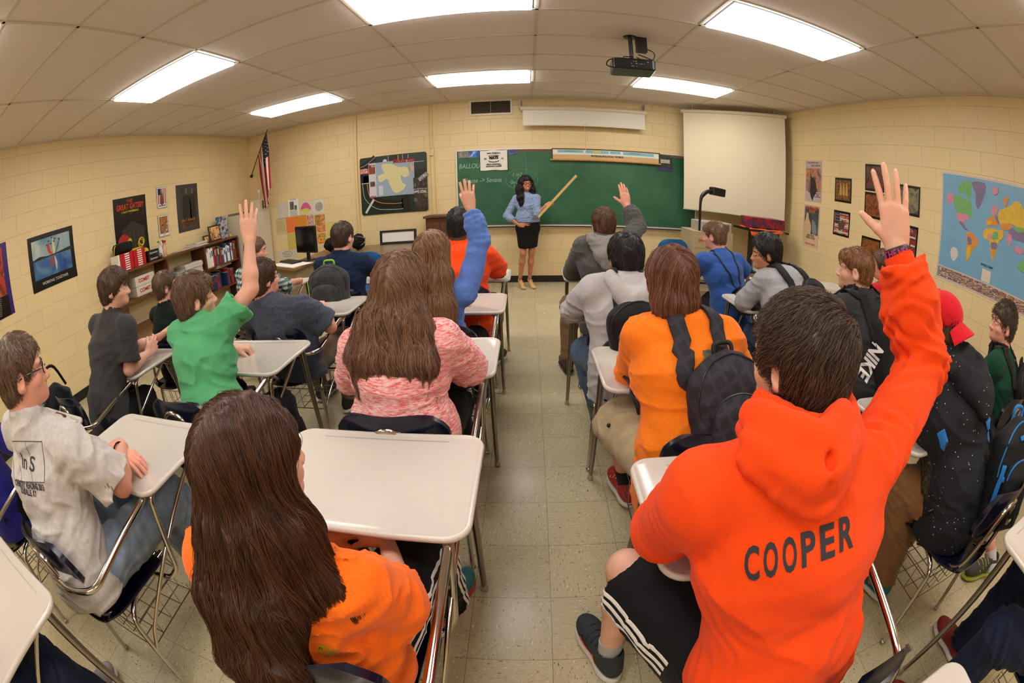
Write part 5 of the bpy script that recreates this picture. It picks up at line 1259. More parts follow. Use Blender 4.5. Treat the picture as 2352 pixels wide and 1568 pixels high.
# ---- papers taped left of the conduit
papers=[(-4.29,-4.07,1.27,1.55,mat('paper grey white',(206,200,186),.7),'white printed sheet taped top left of the paper cluster',None),(-4.05,-3.84,1.29,1.58,M_WHITEP,'newspaper page with a dark portrait photo taped above the orange sheet','news'),(-3.81,-3.575,1.285,1.51,mat('drawing paper',(214,206,190),.8),'drawing of a pink and yellow bicycle helmet','helmet'),(-3.56,-3.34,1.26,1.51,mat('drawing paper b',(216,208,192),.8),'drawing of a dark scribbled spiral','scribble'),
 (-4.12,-3.90,1.01,1.275,mat('orange paper',(232,128,60),.8),'orange sheet of paper behind the monitor',None),(-3.90,-3.70,1.05,1.28,mat('amber paper',(214,142,40),.8),'amber yellow sheet beside the orange sheet',None),(-4.34,-4.13,1.0,1.275,mat('cream note paper',(204,190,150),.8),'cream sheet with yellow marker handwriting','yellow'),(-3.69,-3.56,1.06,1.27,picmat('comic print',[(230,220,200),(190,60,60),(214,206,190),(60,50,60)],22,13),'small comic page with red lettering above the monitor',None),
 (-3.54,-3.35,.96,1.25,picmat('bright animal drawing',[(220,180,40),(70,130,60),(224,120,40),(196,190,150)],13,14),'bright yellow and orange creature drawing',None),(-4.12,-3.92,.72,1.0,mat('yellow list paper',(204,186,92),.8),'pale yellow printed list left of the monitor',None),(-3.52,-3.36,.77,.94,picmat('rainbow drawing',[(40,120,170),(220,60,50),(240,190,50),(70,140,70),(220,210,200)],15,15),'rainbow coloured round drawing low beside the monitor',None),
 (-4.38,-3.94,.58,.715,mat('drawing paper c',(208,202,190),.8),'pencil drawing of a scribbled turtle above the desk',None),(-3.33,-3.16,.87,1.10,mat('pale yellow note',(214,202,110),.8),'pale yellow handwritten note nearest the conduit',None)]
for x0,x1,z0,z1,m_,lab,extra in papers:
    o=flat('taped_paper',x0,x1,z0,z1,.001,m_,None); tag(o,lab+' on the front wall','paper'); cx,cz=(x0+x1)/2,(z0+z1)/2; yp=FY-.0032
    if extra=='helmet':
        blob([(cx-.10,cz-.03),(cx-.06,cz+.07),(cx+.03,cz+.08),(cx+.09,cz-.0),(cx+.07,cz-.05)],yp,mat('crayon pink',(206,96,140),.8),'helmet_drawing',o); blob([(cx-.11,cz-.04),(cx+.0,cz-.01),(cx+.07,cz-.05),(cx-.02,cz-.09)],yp-.0003,mat('crayon yellow',(206,206,80),.8),'helmet_drawing',o)
    if extra=='scribble':
        mb=MB(); P=[(cx+.012*t*math.cos(t*2.2)*.5,yp,cz+.013*t*math.sin(t*2.2)*.5) for t in np.linspace(.5,12,70)]; mb.tube(P,.004,4); mb.build('pencil_scribble',mat('pencil grey',(86,82,78),.8),o)
    if extra=='news':
        mb=MB(); mb.box((cx-.07,yp,cz-.04),(cx+.01,yp+.0005,cz+.10)); mb.box((cx+.02,yp,cz-.05),(cx+.07,yp+.0005,cz+.03)); mb.build('news_photo',picmat('news photo',[(20,20,22),(120,118,114),(40,38,38)],18,17),o); ktxt('The News',.03,cx,yp,cz+.135,M_INK,o)
        mb=MB(); [mb.box((cx-.075,yp,cz-.06-.012*k),(cx+.075,yp+.0004,cz-.055-.012*k)) for k in range(8)]; mb.build('news_lines',mat('grey print lines',(140,136,130),.8),o)
    if extra=='yellow': ktxt('TONY!\nWRITE A\nREVIEW\nOF YOUR',.055,cx,yp,cz,mat('yellow marker',(176,156,60),.8),o,sx=.8)
    if lab.startswith('pencil'):
        mb=MB(); P=[(cx+.10*math.cos(t)*(1+.1*math.sin(5*t)),yp,cz+.05*math.sin(t)) for t in np.linspace(0,6.2,24)]; mb.tube(P,.003,4,closed=True); mb.tube([(cx-.07+.01*k,yp,cz+.03*math.sin(k*2.1)) for k in range(14)],.002,4,smooth_n=3); mb.build('turtle_drawing',mat('pencil grey',(86,82,78),.8),o)
# ---- teacher's computer desk along the front, left
dk=empty('computer_desk',(-3.0,5.0,0),0,'tan office desk with an angled edge carrying the monitor, in front of the papers','desk')
def prism(P,z0,z1):
    mb=MB(); n=len(P); mb.add([(x,y,z) for z in (z0,z1) for x,y in P],[tuple(range(n))[::-1],tuple(range(n,2*n))]+[(k,(k+1)%n,n+(k+1)%n,n+k) for k in range(n)]); return mb
kid('desktop',prism([(-3.65,5.0),(-3.23,4.73),(-2.75,4.42),(-2.71,5.04),(-3.65,5.04)],.715,.745),mat('desk tan laminate',(150,120,72),.4,noise=(12,.08)),dk)
kid('desk_body',prism([(-3.58,5.02),(-3.21,4.79),(-2.80,4.52),(-2.76,5.0),(-3.58,5.0)],0,.712),mat('desk tan steel side',(150,132,98),.5),dk)
dk2=empty('long_table',(-1.9,5.7,0),0,'long brown table with the leaning whiteboard, behind the navy sweater student','table')
mb=MB(); mb.rbox((-3.05,5.06,.715),(-.98,6.02,.745),.01); kid('tabletop',mb,mat('brown table laminate',(122,98,66),.35,noise=(10,.08)),dk2)
for x in (-2.66,-1.04):
    for y in (5.12,5.96): mb=MB(); mb.box((x-.02,y-.02,0),(x+.02,y+.02,.715)); kid('leg',mb,M_TANS,dk2)
# monitor
mo=empty('monitor',(-3.05,5.0,.745),0,'black computer monitor seen from the front on the tan desk','monitor')
MM=Matrix.Translation((-2.86,4.99,0))@Matrix.Rotation(-.50,4,'Z')
mb=MB(); mb.rbox((-.235,-.018,.845),(.235,.018,1.185),.012,axis=1,M=MM); kid('bezel',mb,M_BPL,mo)
mb=MB(); mb.box((-.215,-.0195,.868),(.215,-.0185,1.165),M=MM); kid('screen',mb,M_SCRB,mo)
mb=MB(); mb.rbox((-.12,-.09,.745),(.12,.09,.76),.03,M=MM); mb.rbox((-.03,.0,.755),(.03,.03,.95),.01,M=MM); kid('stand',mb,M_BPL,mo)
kb=MB(); kb.rbox((-.22,-.075,.747),(.22,.075,.765),.012,M=Matrix.Translation((-3.10,4.93,.0012))@Matrix.Rotation(-.62,4,'Z')); kbo=kb.build('keyboard',M_BPL); tag(kbo,'black keyboard in front of the monitor','keyboard')
kk=MB()
for r_ in range(5):
    for c_ in range(15): kk.box((-.21+c_*.028,-.065+r_*.027,.765),(-.187+c_*.028,-.042+r_*.027,.769),M=Matrix.Translation((-3.10,4.93,.0012))@Matrix.Rotation(-.62,4,'Z'))
kk.build('keys',mat('key grey',(40,40,42),.5),kbo)
ms=MB(); ms.ball((-3.40,4.95,.7655),(.032,.05,.02),12); o=ms.build('computer_mouse',M_BPL,None,True); tag(o,'black computer mouse on the desk edge','mouse')
pp=MB(); pp.box((-.34,-.15,.7455),(.34,.15,.7475),M=Matrix.Translation((-3.02,4.80,0))@Matrix.Rotation(-.57,4,'Z')); o=pp.build('desk_blotter',M_WHITEP); tag(o,'large white paper pad on the tan desk under the keyboard','desk pad')
# black bags and cables heap behind the navy student: a camera bag
for c_,r3,lab,sd_ in (((-2.76,5.58,.85),(.13,.10,.10),'black gear bag on the table left of the dark-haired head',1),((-2.56,5.64,.835),(.07,.09,.085),'black cable bundle between the gear bags',5),((-2.36,5.56,.86),(.10,.10,.11),'black bag with wires on the table right of the dark-haired head',2)):
    f=ell(c_,r3); bb=f.bb; f=folds(f,.014,(18,18,18),sd_); f.bb=(bb[0]-.02,bb[1]+.02); o=sdf_obj('gear_bag',f,fabric('bag black',(18,17,18),.7),None,.008); tag(o,lab,'bag')
mb=MB(); P=[(-2.28+.05*math.cos(t*2),5.50+.03*math.sin(t*3),.87+.07*math.sin(t)) for t in np.linspace(0,7,30)]; mb.tube(P,.007,6); mb.build('cable',mat('grey cable',(120,116,108),.5),o,True)
f=ell((-2.72,5.85,1.08),(.07,.06,.07)); bb=f.bb; f=folds(f,.02,(30,30,30),7); f.bb=(bb[0]-.03,bb[1]+.03); o=sdf_obj('curly_wig',f,mat('black curls',(14,12,12),.7),None,.007); tag(o,'bunch of black curly cords behind the navy sweater student','cord bundle'); mb=MB(); mb.tube([(-2.72,5.85,.75),(-2.72,5.85,1.04)],.01,6); mb.lathe([(.07,0),(.07,.01)],(-2.72,5.85,.746)); mb.build('stand',M_BPL,o)
# small whiteboard leaning
wb=empty('lap_whiteboard',(-1.6,6.1,.745),0,'small black-framed whiteboard leaning on the long table','whiteboard')
ML=Matrix.Translation((-1.90,5.93,.746))@Matrix.Rotation(-.10,4,'X')
mb=MB(); mb.box((-.27,-.008,0),(.27,.012,.035),M=ML); mb.box((-.27,-.008,.17),(.27,.012,.20),M=ML); mb.box((-.27,-.008,.035),(-.235,.012,.17),M=ML); mb.box((.235,-.008,.035),(.27,.012,.17),M=ML); kid('frame',mb,M_BPL,wb)
mb=MB(); mb.box((-.235,-.002,.035),(.235,.006,.17),M=ML); kid('writing_surface',mb,mat('gloss white',(226,224,218),.12),wb)
# wooden cabinet (podium) by the chalkboard
pc=empty('wooden_cabinet',(-1.1,6.35,0),0,'dark oak cabinet with moulded top between the long table and the chalkboard','cabinet')
mb=MB(); mb.rbox((-1.55,6.20,.0),(-1.18,6.55,1.06),.01); kid('body',mb,DWOOD,pc)
mb=MB(); mb.rbox((-1.58,6.16,1.06),(-1.155,6.56,1.09),.012); kid('top',mb,DWOOD,pc)
mb=MB(); mb.box((-1.50,6.192,.08),(-1.345,6.20,1.0)); kid('door',mb,DWOOD,pc); mb=MB(); mb.box((-1.335,6.192,.08),(-1.18,6.20,1.0)); kid('door',mb,DWOOD,pc)
# blue plastic chairs
M_BLUEP=mat('blue plastic',(24,96,160),.35)
def blue_chair(x,y,rz,lab):
    t=empty('plastic_chair',(x,y,0),rz,lab,'chair','blue plastic chairs at the front')
    s_=Matrix.Identity(4); V,F=shell_seat(); mb=MB(); mb.add([(a,b+.435,c-.02) for a,b,c in V],F); mb.build('seat',M_BLUEP,t,True)
    V,F=shell_back(); mb=MB(); mb.add([(a*1.05,b+.435,(c-.70)*1.45+.70) for a,b,c in V],F); mb.build('backrest',M_BLUEP,t,True)
    for sx in (-1,1): mb=MB(); mb.tube(bend([(sx*.2,.22,.01),(sx*.17,.15,.42),(sx*.17,-.15,.42),(sx*.2,-.22,.01)],.04,4),.011,8); mb.build('leg_frame',M_CHROME2,t,True)

M_CHROME2=M_CHROME
blue_chair(-1.87,4.72,0,'blue plastic chair behind the navy sweater student, at the long table')
blue_chair(1.76,5.55,0,'blue plastic chair below the right part of the chalkboard')
# ================================================================ SIDE WALLS, CORNERS, CEILING ITEMS
def wp(side,yz,d):
    x=XL+d if side=='L' else XR-d; return [(x,y,z) for y,z in yz]
def wrect(name,side,y0,y1,z0,z1,d0,d1,m,parent=None):
    a,b=(XL+d0,XL+d1) if side=='L' else (XR-d1,XR-d0); mb=MB(); mb.box((a,y0,z0),(b,y1,z1)); return mb.build(name,m,parent)
def wblob(name,side,yz,d,m,parent,sm=4):
    P=spline([V3(0,y,z) for y,z in yz],sm,True) if sm else [V3(0,y,z) for y,z in yz]; x=XL+d if side=='L' else XR-d
    me=bpy.data.meshes.new(name); bm=bmesh.new(); f=bm.faces.new([bm.verts.new((x,p_[1],p_[2])) for p_ in P]); bm.normal_update()
    if (f.normal.x>0)!=(side=='L'): f.normal_flip()
    bmesh.ops.triangulate(bm,faces=[f]); bm.to_mesh(me); bm.free(); return link(name,me,m,parent)
def wtxt(side,b,s,y,z,d,m,parent,**k):
    rot=(PI/2,0,PI/2) if side=='L' else (PI/2,0,-PI/2); return txt(k.pop('name','lettering'),b,s,((XL+d) if side=='L' else (XR-d),y,z),m,parent,rot=rot,**k)
def pxw(side,px): 
    "photo pixels on the wall -> (y,z)"
    return [tuple(atx(x,y,XL if side=='L' else XR)[1:]) for x,y in px]
# ---- left wall posters
def poster(side,name,y0,y1,z0,z1,m,label,cat='poster',th=.003): return tag(wrect(name,side,y0,y1,z0,z1,.001,th,m),label,cat)
M_PBLK=mat('poster black',(16,14,14),.25)
o=poster('L','poster',1.02,1.655,1.20,1.90,mat('poster violet edge',(52,28,110),.3),'tall purple-edged movie-style poster cut off by the left edge of the photo'); wrect('poster_picture','L',1.02,1.585,1.34,1.86,.003,.0036,picmat('ember picture',[(30,14,12),(190,60,24),(90,26,16),(220,120,60)],4,21),o); wrect('poster_text_block','L',1.02,1.60,1.20,1.40,.0036,.004,M_PBLK,o)
for k in range(9): wtxt('L','lorem and more printed text lines here'[:36-k],.018,1.36,1.385-.019*k,.0046,mat('grey small print',(170,166,160),.6),o)
def recede(): pass
o=poster('L','poster',1.965,2.668,1.285,1.850,M_PBLK,'black-bordered poster of jets flying over a lake, lettered WORKING TOGETHER')
wrect('poster_sky','L',2.02,2.61,1.60,1.80,.003,.0036,picmat('pale sky picture',[(96,140,160),(150,172,172),(190,196,186)],3,22),o); wrect('poster_lake','L',2.02,2.61,1.40,1.61,.003,.0036,picmat('lake picture',[(22,44,110),(50,92,150),(90,130,160)],4,23),o)
wblob('tree_line','L',[(2.02,1.60),(2.12,1.625),(2.25,1.61),(2.40,1.615),(2.61,1.635),(2.61,1.60),(2.35,1.60),(2.02,1.59)],.0040,mat('dark trees',(26,32,22),.5),o)
for (c,cols) in (([(2.28,1.74),(2.30,1.66),(2.33,1.61),(2.27,1.63),(2.25,1.70)],(190,60,40)),([(2.35,1.78),(2.37,1.66),(2.35,1.61),(2.33,1.68)],(210,196,150)),([(2.46,1.76),(2.41,1.66),(2.37,1.61),(2.42,1.71)],(56,76,54)),([(2.30,1.48),(2.28,1.56),(2.32,1.60),(2.33,1.54)],(150,64,44)),([(2.36,1.43),(2.35,1.53),(2.35,1.59),(2.38,1.52)],(190,190,160))): wblob('smoke_plume','L',c,.0044,mat('plume %d %d %d'%cols,cols,.5),o)
for k,(y,z) in enumerate([(2.25,1.72),(2.28,1.755),(2.33,1.785),(2.38,1.765),(2.44,1.75),(2.36,1.74),(2.31,1.725)]):
    mb=MB(); x=XL+.0052; mb.add([(x,y-.018,z-.002),(x,y+.018,z-.002),(x,y+.018,z+.003),(x,y-.018,z+.003)],[(0,1,2,3)]); mb.add([(x,y-.003,z-.012),(x,y+.003,z-.012),(x,y+.003,z+.014),(x,y-.003,z+.014)],[(0,1,2,3)]); mb.build('jet',M_PBLK,o)
wtxt('L','WORKING TOGETHER',.042,2.32,1.345,.0046,mat('silver print',(206,204,200),.5),o,sx=.95)
o=poster('L','poster',3.375,3.988,1.17,2.03,M_PBLK,'large black poster lettered THE GREAT GATSBY with a red disc')
wtxt('L','THE',.06,3.68,1.975,.0042,mat('poster orange',(196,66,30),.5),o,bold=.002); wtxt('L','GREAT GATSBY',.098,3.685,1.905,.0042,MATS['poster orange'],o,bold=.004,sx=.74); wtxt('L','F. SCOTT FITZGERALD',.032,3.68,1.845,.0042,mat('poster yellow',(220,200,40),.5),o,bold=.001)
for k in range(5): wtxt('L','T',.045,3.43+k*.125,1.80,.0042,mat('dim red print',(120,22,24),.5),o)
mb=MB(); mb.lathe([(.115,0),(.115,.0008)],(0,0,0),28,M=Matrix.Translation((XL+.0034,3.525,1.46))@Matrix.Rotation(PI/2,4,'Y')); mb.build('red_disc',mat('disc red',(172,28,26),.4),o)
wblob('house_front','L',[(3.5,1.62),(3.7,1.72),(3.93,1.62),(3.93,1.25),(3.5,1.25)],.0033,mat('dim brown print',(44,34,28),.4),o,0)
for k in range(4): wrect('column','L',3.63+.08*k,3.65+.08*k,1.28,1.60,.0034,.0040,mat('dim column print',(64,52,44),.4),o)
wblob('yellow_car','L',[(3.80,1.24),(3.84,1.32),(3.93,1.33),(3.97,1.27),(3.95,1.20),(3.83,1.19)],.0044,mat('car yellow',(226,206,30),.4),o); wblob('spark','L',[(3.63+.045*math.cos(t)*(1 if k%2 else .55),1.475+.045*math.sin(t)*(1 if k%2 else .55)) for k,t in enumerate(np.linspace(0,2*PI,17)[:-1])],.0046,MATS['poster yellow'],o,0)
for (y0,y1,z0,z1,lab,pm,tx) in ((4.213,4.416,1.80,2.093,'small framed print of a figure against flag stripes',None,'WAR BONDS'),(4.204,4.423,1.41,1.705,'small framed print of a soldier in green and orange',picmat('soldier print',[(50,60,40),(190,120,60),(90,80,50),(210,190,150)],16,25),None)):
    f=tag(wrect('picture_frame','L',y0,y1,z0,z1,0,.012,mat('silver frame',(170,170,168),.3)),lab+' on the left wall','picture'); wrect('mat_board','L',y0+.012,y1-.012,z0+.012,z1-.012,.012,.0126,M_WHITEP,f)
    if pm: wrect('print','L',y0+.022,y1-.022,z0+.04,z1-.022,.0126,.0132,pm,f); wtxt('L','POST',.02,(y0+y1)/2,z0+.025,.0135,M_INK,f)
    else:
        for k in range(9): wrect('stripe','L',y0+.022+k*.0177,y0+.022+k*.0177+.0177,z0+.055,z1-.022,.0126,.0130,mat('flag red',(168,30,34),.7) if k%2==0 else mat('flag white',(226,220,206),.7),f)
        wrect('canton','L',y0+.022,y0+.085,z1-.11,z1-.022,.0131,.0134,mat('flag blue',(22,30,66),.7),f); wblob('figure','L',[(4.31,2.03),(4.335,1.99),(4.34,1.88),(4.33,1.85),(4.29,1.85),(4.29,1.95)],.0136,mat('figure brown',(110,60,36),.5),f); wtxt('L',tx,.026,4.315,1.833,.0136,M_INK,f,bold=.001)
o=poster('L','poster',4.632,5.13,1.395,2.086,picmat('dusk grey poster',[(44,46,50),(62,62,62),(40,38,38)],3,26,.3),'dark grey poster of two men in suits with an orange signature')
for (cx,w_) in ((4.86,.085),(5.0,.06)): wblob('suited_figure','L',[(cx-.02,2.03),(cx+.02,2.03),(cx+.028,1.97),(cx+.01,1.93),(cx+w_,1.88),(cx+w_,1.50),(cx-w_,1.50),(cx-w_,1.88),(cx-.01,1.93),(cx-.028,1.97)],.0036,mat('suit print',(28,28,30),.3),o); wblob('face','L',[(cx-.02,2.02),(cx+.02,2.02),(cx+.022,1.96),(cx,1.935),(cx-.022,1.96)],.0042,mat('dim face print',(104,92,80),.4),o)
wtxt('L','John F. Kennedy',.062,4.87,1.56,.0046,mat('signature orange',(206,110,30),.5),o,shear=.4,sx=.8)
for k in range(4): wtxt('L','some printed words of a speech in small type',.018,4.89,1.515-.022*k,.0046,mat('copper small print',(170,100,56),.6),o)
ORD='first second third fourth fifth sixth seventh eighth ninth tenth eleventh twelfth thirteenth fourteenth fifteenth sixteenth seventeenth eighteenth nineteenth twentieth'.split()+['farthest']*12
# ---- bookshelf along the left wall
sh=empty('bookshelf',(XL+.16,4.46,0),0,'long low brown open bookshelf along the left wall','bookshelf')
SX0,SX1=XL+.01,XL+.31
def kb(name,lo,hi,m=None): mb=MB(); mb.box(lo,hi); return kid(name,mb,m or WOOD,sh)
kb('shelf_top',(SX0,3.18,1.125),(SX1,5.72,1.150)); 
for z in (.42,.775): kb('shelf_board',(SX0,3.20,z),(SX1-.01,5.70,z+.02))
kb('shelf_board',(SX0,3.20,.06),(SX1-.01,5.70,.08))
for y in (3.18,4.02,4.84,5.70): kb('upright',(SX0,y,0),(SX1,y+.022,1.125),DWOOD)
bcols=[(226,222,214),(40,60,110),(30,34,60),(120,30,30),(232,230,226),(70,60,50),(20,20,24),(180,160,120),(60,90,130),(200,190,170),(160,40,36),(90,100,110)]
rb=random.Random(4); bm_=[mat('book %d'%i,c,.5) for i,c in enumerate(bcols)]
names_=['pale','blue','navy','maroon','white','brown','black','tan','steel blue','cream','red','grey']
def book(y,t,h,d,z,ci,group,lab,x1=None):
    mb=MB(); x1=x1 or SX1-.03; mb.rbox((x1-d,y,z),(x1,y+t,z+h),.003,axis=2); o=mb.build('book',bm_[ci]); tag(o,lab,'book',group); mb=MB(); mb.box((x1-d+.004,y+.003,z+h),(x1-.006,y+t-.003,z+h+.001)); mb.build('pages',M_WHITEP,o)
    mb=MB(); mb.box((x1+.0004,y+t*.2,z+h*.55),(x1+.001,y+t*.8,z+h*.85)); mb.build('spine_label',bm_[(ci+4)%12],o); return o
y=4.875
k=0
while y<5.66:
    t=rb.uniform(.028,.05); h=rb.uniform(.22,.29); ci=rb.randrange(12); book(y,t,h,.20,.7965,ci,'upright books on the upper shelf','%s upright book on the upper shelf, %s from the near end'%(names_[ci],ORD[k])); y+=t+.001; k+=1
for y0 in (5.0,5.35):
    y=y0
    for k in range(7): t=rb.uniform(.02,.035); ci=rb.choice([2,10,1,4,6]); book(y,t,rb.uniform(.2,.27),.2,.4415,ci,'books on the lower shelf by the plaid shirt','%s book on the lower shelf, %s in the %s group'%(names_[ci],ORD[k],'nearer' if y0<5.2 else 'farther')); y+=t+.001
# stacks of magazines
def stack(n,cy,cx,w_,d_,z,t,cols,lab,grp,jit=.012,name='magazine'):
    for k in range(n):
        a=rb.uniform(-.12,.12); M=Matrix.Translation((cx+rb.uniform(-jit,jit),cy+rb.uniform(-jit,jit),z+k*(t+.0006)))@Matrix.Rotation(a,4,'Z'); mb=MB(); mb.box((-w_/2,-d_/2,0),(w_/2,d_/2,t),M=M); o=mb.build(name,mat('paper stock %d %d %d'%cols[k%len(cols)],cols[k%len(cols)],.6)); tag(o,lab+', %s from the top'%ORD[n-1-k],'magazine',grp)
PC=[(214,208,196),(196,188,172),(226,222,212)]
stack(5,4.83,XL+.17,.22,.28,1.151,.011,PC,'magazine in the loose pile on top of the bookshelf','magazines on the shelf top'); stack(2,4.52,XL+.18,.22,.36,1.151,.005,PC,'sheet bundle lying flat on top of the bookshelf','sheet bundles on the shelf top')
stack(7,4.60,XL+.17,.23,.38,.796,.022,[(206,198,182),(190,186,176)],'thick paper bundle on the upper shelf, middle bay','paper bundles in the middle bay'); stack(5,4.30,XL+.17,.2,.16,.796,.02,[(150,160,150),(200,196,186)],'exercise book in the small pile beside the paper bundles','exercise books')
stack(6,5.3,XL+.17,.22,.4,.441+.30-.0,.006,[(150,146,140),(206,200,190)],'paper in the messy pile on the lower shelf','papers on the lower shelf')
# red textbooks stacked
for r_ in range(2):
    for k in range(8):
        z=1.1515+k*.0255; yy_=3.225+.225*r_; mb=MB(); mb.rbox((SX1-.03-.20,yy_,z),(SX1-.03,yy_+.215,z+.025),.002,axis=1); o=mb.build('textbook',mat('textbook red',(184,16,26),.4)); tag(o,'red textbook, %s from the top of the %s stack on the bookshelf'%(ORD[7-k],'nearer' if r_==0 else 'farther'),'book','red textbooks stacked on the bookshelf')
        mb=MB(); mb.box((SX1-.0299,yy_+.07,z+.006),(SX1-.029,yy_+.15,z+.019)); mb.build('spine_print',M_WHITEP,o)
for k in range(8):
    z=1.151+k*.0255; mb=MB(); mb.box((SX1-.23,3.19,z),(SX1-.05,3.222,z+.025)); o=mb.build('page_block',M_WHITEP); tag(o,'white page block, %s from the top, at the near end of the red textbooks'%ORD[7-k],'book','white page blocks')
# black boombox-like bag on the books, yellow cable
f=rboxf((XL+.17,3.36,1.42),(.09,.13,.06),.04); bb=f.bb; f=folds(f,.012,(14,14,14),9); f.bb=(bb[0]-.02,bb[1]+.02); o=sdf_obj('camera_bag',f,fabric('bag black',(18,17,18),.7),None,.007); tag(o,'black camera bag on top of the red textbooks','bag')
mb=MB(); mb.tube([(XL+.17,3.20,1.37),(XL+.2,3.19,1.43),(XL+.2,3.215,1.47)],.006,6,smooth_n=4); mb.build('yellow_strap',mat('yellow cord',(220,200,40),.5),o)
mb=MB(); [mb.tube([(XL+.24+.02*k,3.64+.045*math.cos(t),1.37+.02*k+.045*math.sin(t)+.045) for t in np.linspace(0,2*PI,14)[:-1]],.008,6,closed=True) for k in range(2)]; mb.box((XL+.14,3.44,1.357),(XL+.24,3.66,1.375)); o=mb.build('yellow_level',mat('yellow plastic b',(206,186,30),.4)); tag(o,'yellow coiled cord and case on the red textbooks','cord')
for k in range(2):
    mb=MB(); mb.rbox((XL+.12,3.72,1.151+.072*k),(XL+.27,3.93,1.151+.072*k+.068),.006); o=mb.build('black_box',M_BPL); tag(o,'%s black box with white script beside the red textbooks'%('upper' if k else 'lower'),'box'); txt('lettering','Expressions',.04,(XL+.271,3.825,1.185+.072*k),M_WHITEP,o,rot=(PI/2,0,PI/2),shear=.3,sx=.8)
mb=MB(); mb.lathe([(.026,0),(.03,.01),(.03,.05),(.02,.06)],(0,0,0),16,M=Matrix.Translation((XL+.28,3.96,1.19))@Matrix.Rotation(PI/2,4,'X')); mb.box((XL+.25,3.93,1.151),(XL+.31,3.97,1.17)); o=mb.build('pencil_sharpener',mat('sharpener steel',(120,112,100),.3,metal=.8),None,True); tag(o,'metal pencil sharpener mounted on the bookshelf edge','pencil sharpener')
for k,(y,c,hc,lab) in enumerate(((4.02,(226,224,214),(40,110,60),'clear spray bottle with a white and green trigger on the bookshelf'),(4.10,(214,170,140),(180,40,36),'spray bottle with a red trigger on the bookshelf'))):
    t=empty('spray_bottle',(XL+.2,y,1.151),0,lab,'spray bottle'); mb=MB(); mb.lathe([(.032,0),(.036,.01),(.036,.11),(.014,.16),(.013,.185)],(0,0,0),16); mb.build('bottle',mat('bottle %d'%k,c,.2),t,True); mb=MB(); mb.box((-.02,-.012,.185),(.045,.012,.21)); mb.tube([(.035,0,.19),(.045,0,.15)],.004,6); mb.build('trigger',mat('trigger %d'%k,hc if k else (230,230,224),.4),t); mb=MB(); mb.box((-.03,-.0125,.2),(-.012,.0125,.222)); mb.build('nozzle',mat('nozzle %d'%k,hc,.4),t)
for (y0,y1,h,c,lab) in ((4.98,5.12,.12,(60,44,40),'small black picture frame on the bookshelf'),(5.14,5.42,.24,(206,120,64),'larger black frame with an orange picture on the bookshelf')):
    MF=Matrix.Translation((XL+.2,0,1.151))@Matrix.Rotation(-.2,4,'Y'); f=MB(); f.box((0,y0,0),(.012,y1,h),M=MF); o=f.build('framed_photograph',M_BPL); tag(o,lab,'framed photo'); mb=MB(); mb.box((.0122,y0+.02,.02),(.013,y1-.02,h-.02),M=MF); mb.build('photo_print',picmat('shelf pic %d'%int(h*100),[c,(230,180,120),(90,50,30),c],9,int(h*100)),o)
mb=MB(); mb.rbox((XL+.1,5.42,1.151),(XL+.16,5.66,1.50),.004); o=mb.build('magazine_holder',picmat('patriotic print',[(16,16,22),(60,140,190),(200,196,190),(20,20,30),(180,40,40)],14,31)); tag(o,'patriotic printed box standing beside the white cabinet','box')
mb=MB(); mb.lathe([(.018,0),(.018,.03),(.012,.035),(.012,.045)],(XL+.2,5.66,1.151),14); o=mb.build('yellow_jar',mat('yellow jar',(206,190,50),.4),None,True); tag(o,'tiny yellow jar at the end of the bookshelf','jar')
for k,z in enumerate((.4375,.5565)):
    mb=MB(); mb.rbox((XL+.05,3.42,z+.36),(XL+.27,3.78,z+.36+.115),.004); o=mb.build('carton',mat('carton white',(206,196,180),.6)); tag(o,'%s white carton with red print on the upper shelf'%('upper' if k else 'lower'),'box'); txt('lettering','COMET',.06,(XL+.2705,3.58,z+.36+.06),M_REDI,o,rot=(PI/2,0,PI/2),bold=.002)
# ---- white cabinet in the corner
wc=empty('storage_cabinet',(-4.66,6.15,0),0,'white metal storage cabinet in the front left corner','cabinet')
mb=MB(); mb.rbox((XL+.01,5.76,0),(-4.44,6.56,1.47),.008); kid('body',mb,M_CREAM,wc)
for y0,y1 in ((5.775,6.155),(6.165,6.545)): mb=MB(); mb.rbox((-4.44,y0,.05),(-4.425,y1,1.45),.004,axis=0); d_=kid('door',mb,M_CREAM,wc); mb=MB(); hy=y1-.03 if y0<6 else y0+.03; mb.rbox((-4.425,hy-.012,.80),(-4.41,hy+.012,.92),.004,axis=0); mb.build('handle',M_BPL,d_)
mb=MB(); mb.rbox((-4.4245,5.80,1.28),(-4.42,5.82,1.33),.002,axis=0); kid('lock',mb,M_BPL,wc)
stack(4,5.95,-4.66,.25,.33,1.471,.008,[(60,56,52),(150,140,120)],'dark magazine in the low pile on the white cabinet','magazines on the cabinet')
t=empty('intercom_phone',(-4.55,6.40,1.47),0,'cream box with small windows and a white finial on the white cabinet','desk ornament'); mb=MB(); mb.rbox((-.09,-.1,0),(.09,.1,.20),.01); mb.build('body',M_CREAM,t); mb=MB(); mb.box((.0905,-.02,.03),(.0915,.03,.17)); mb.box((.0905,.045,.10),(.0915,.08,.16)); mb.box((.0905,.045,.03),(.0915,.08,.085)); mb.build('opening',mat('dim opening',(86,80,66),.6),t); mb=MB(); mb.lathe([(.012,.20),(.012,.30),(.026,.315),(.03,.34),(.02,.365)],(0,.03,0),14); mb.build('finial',mat('white plastic',(222,220,212),.4),t,True)
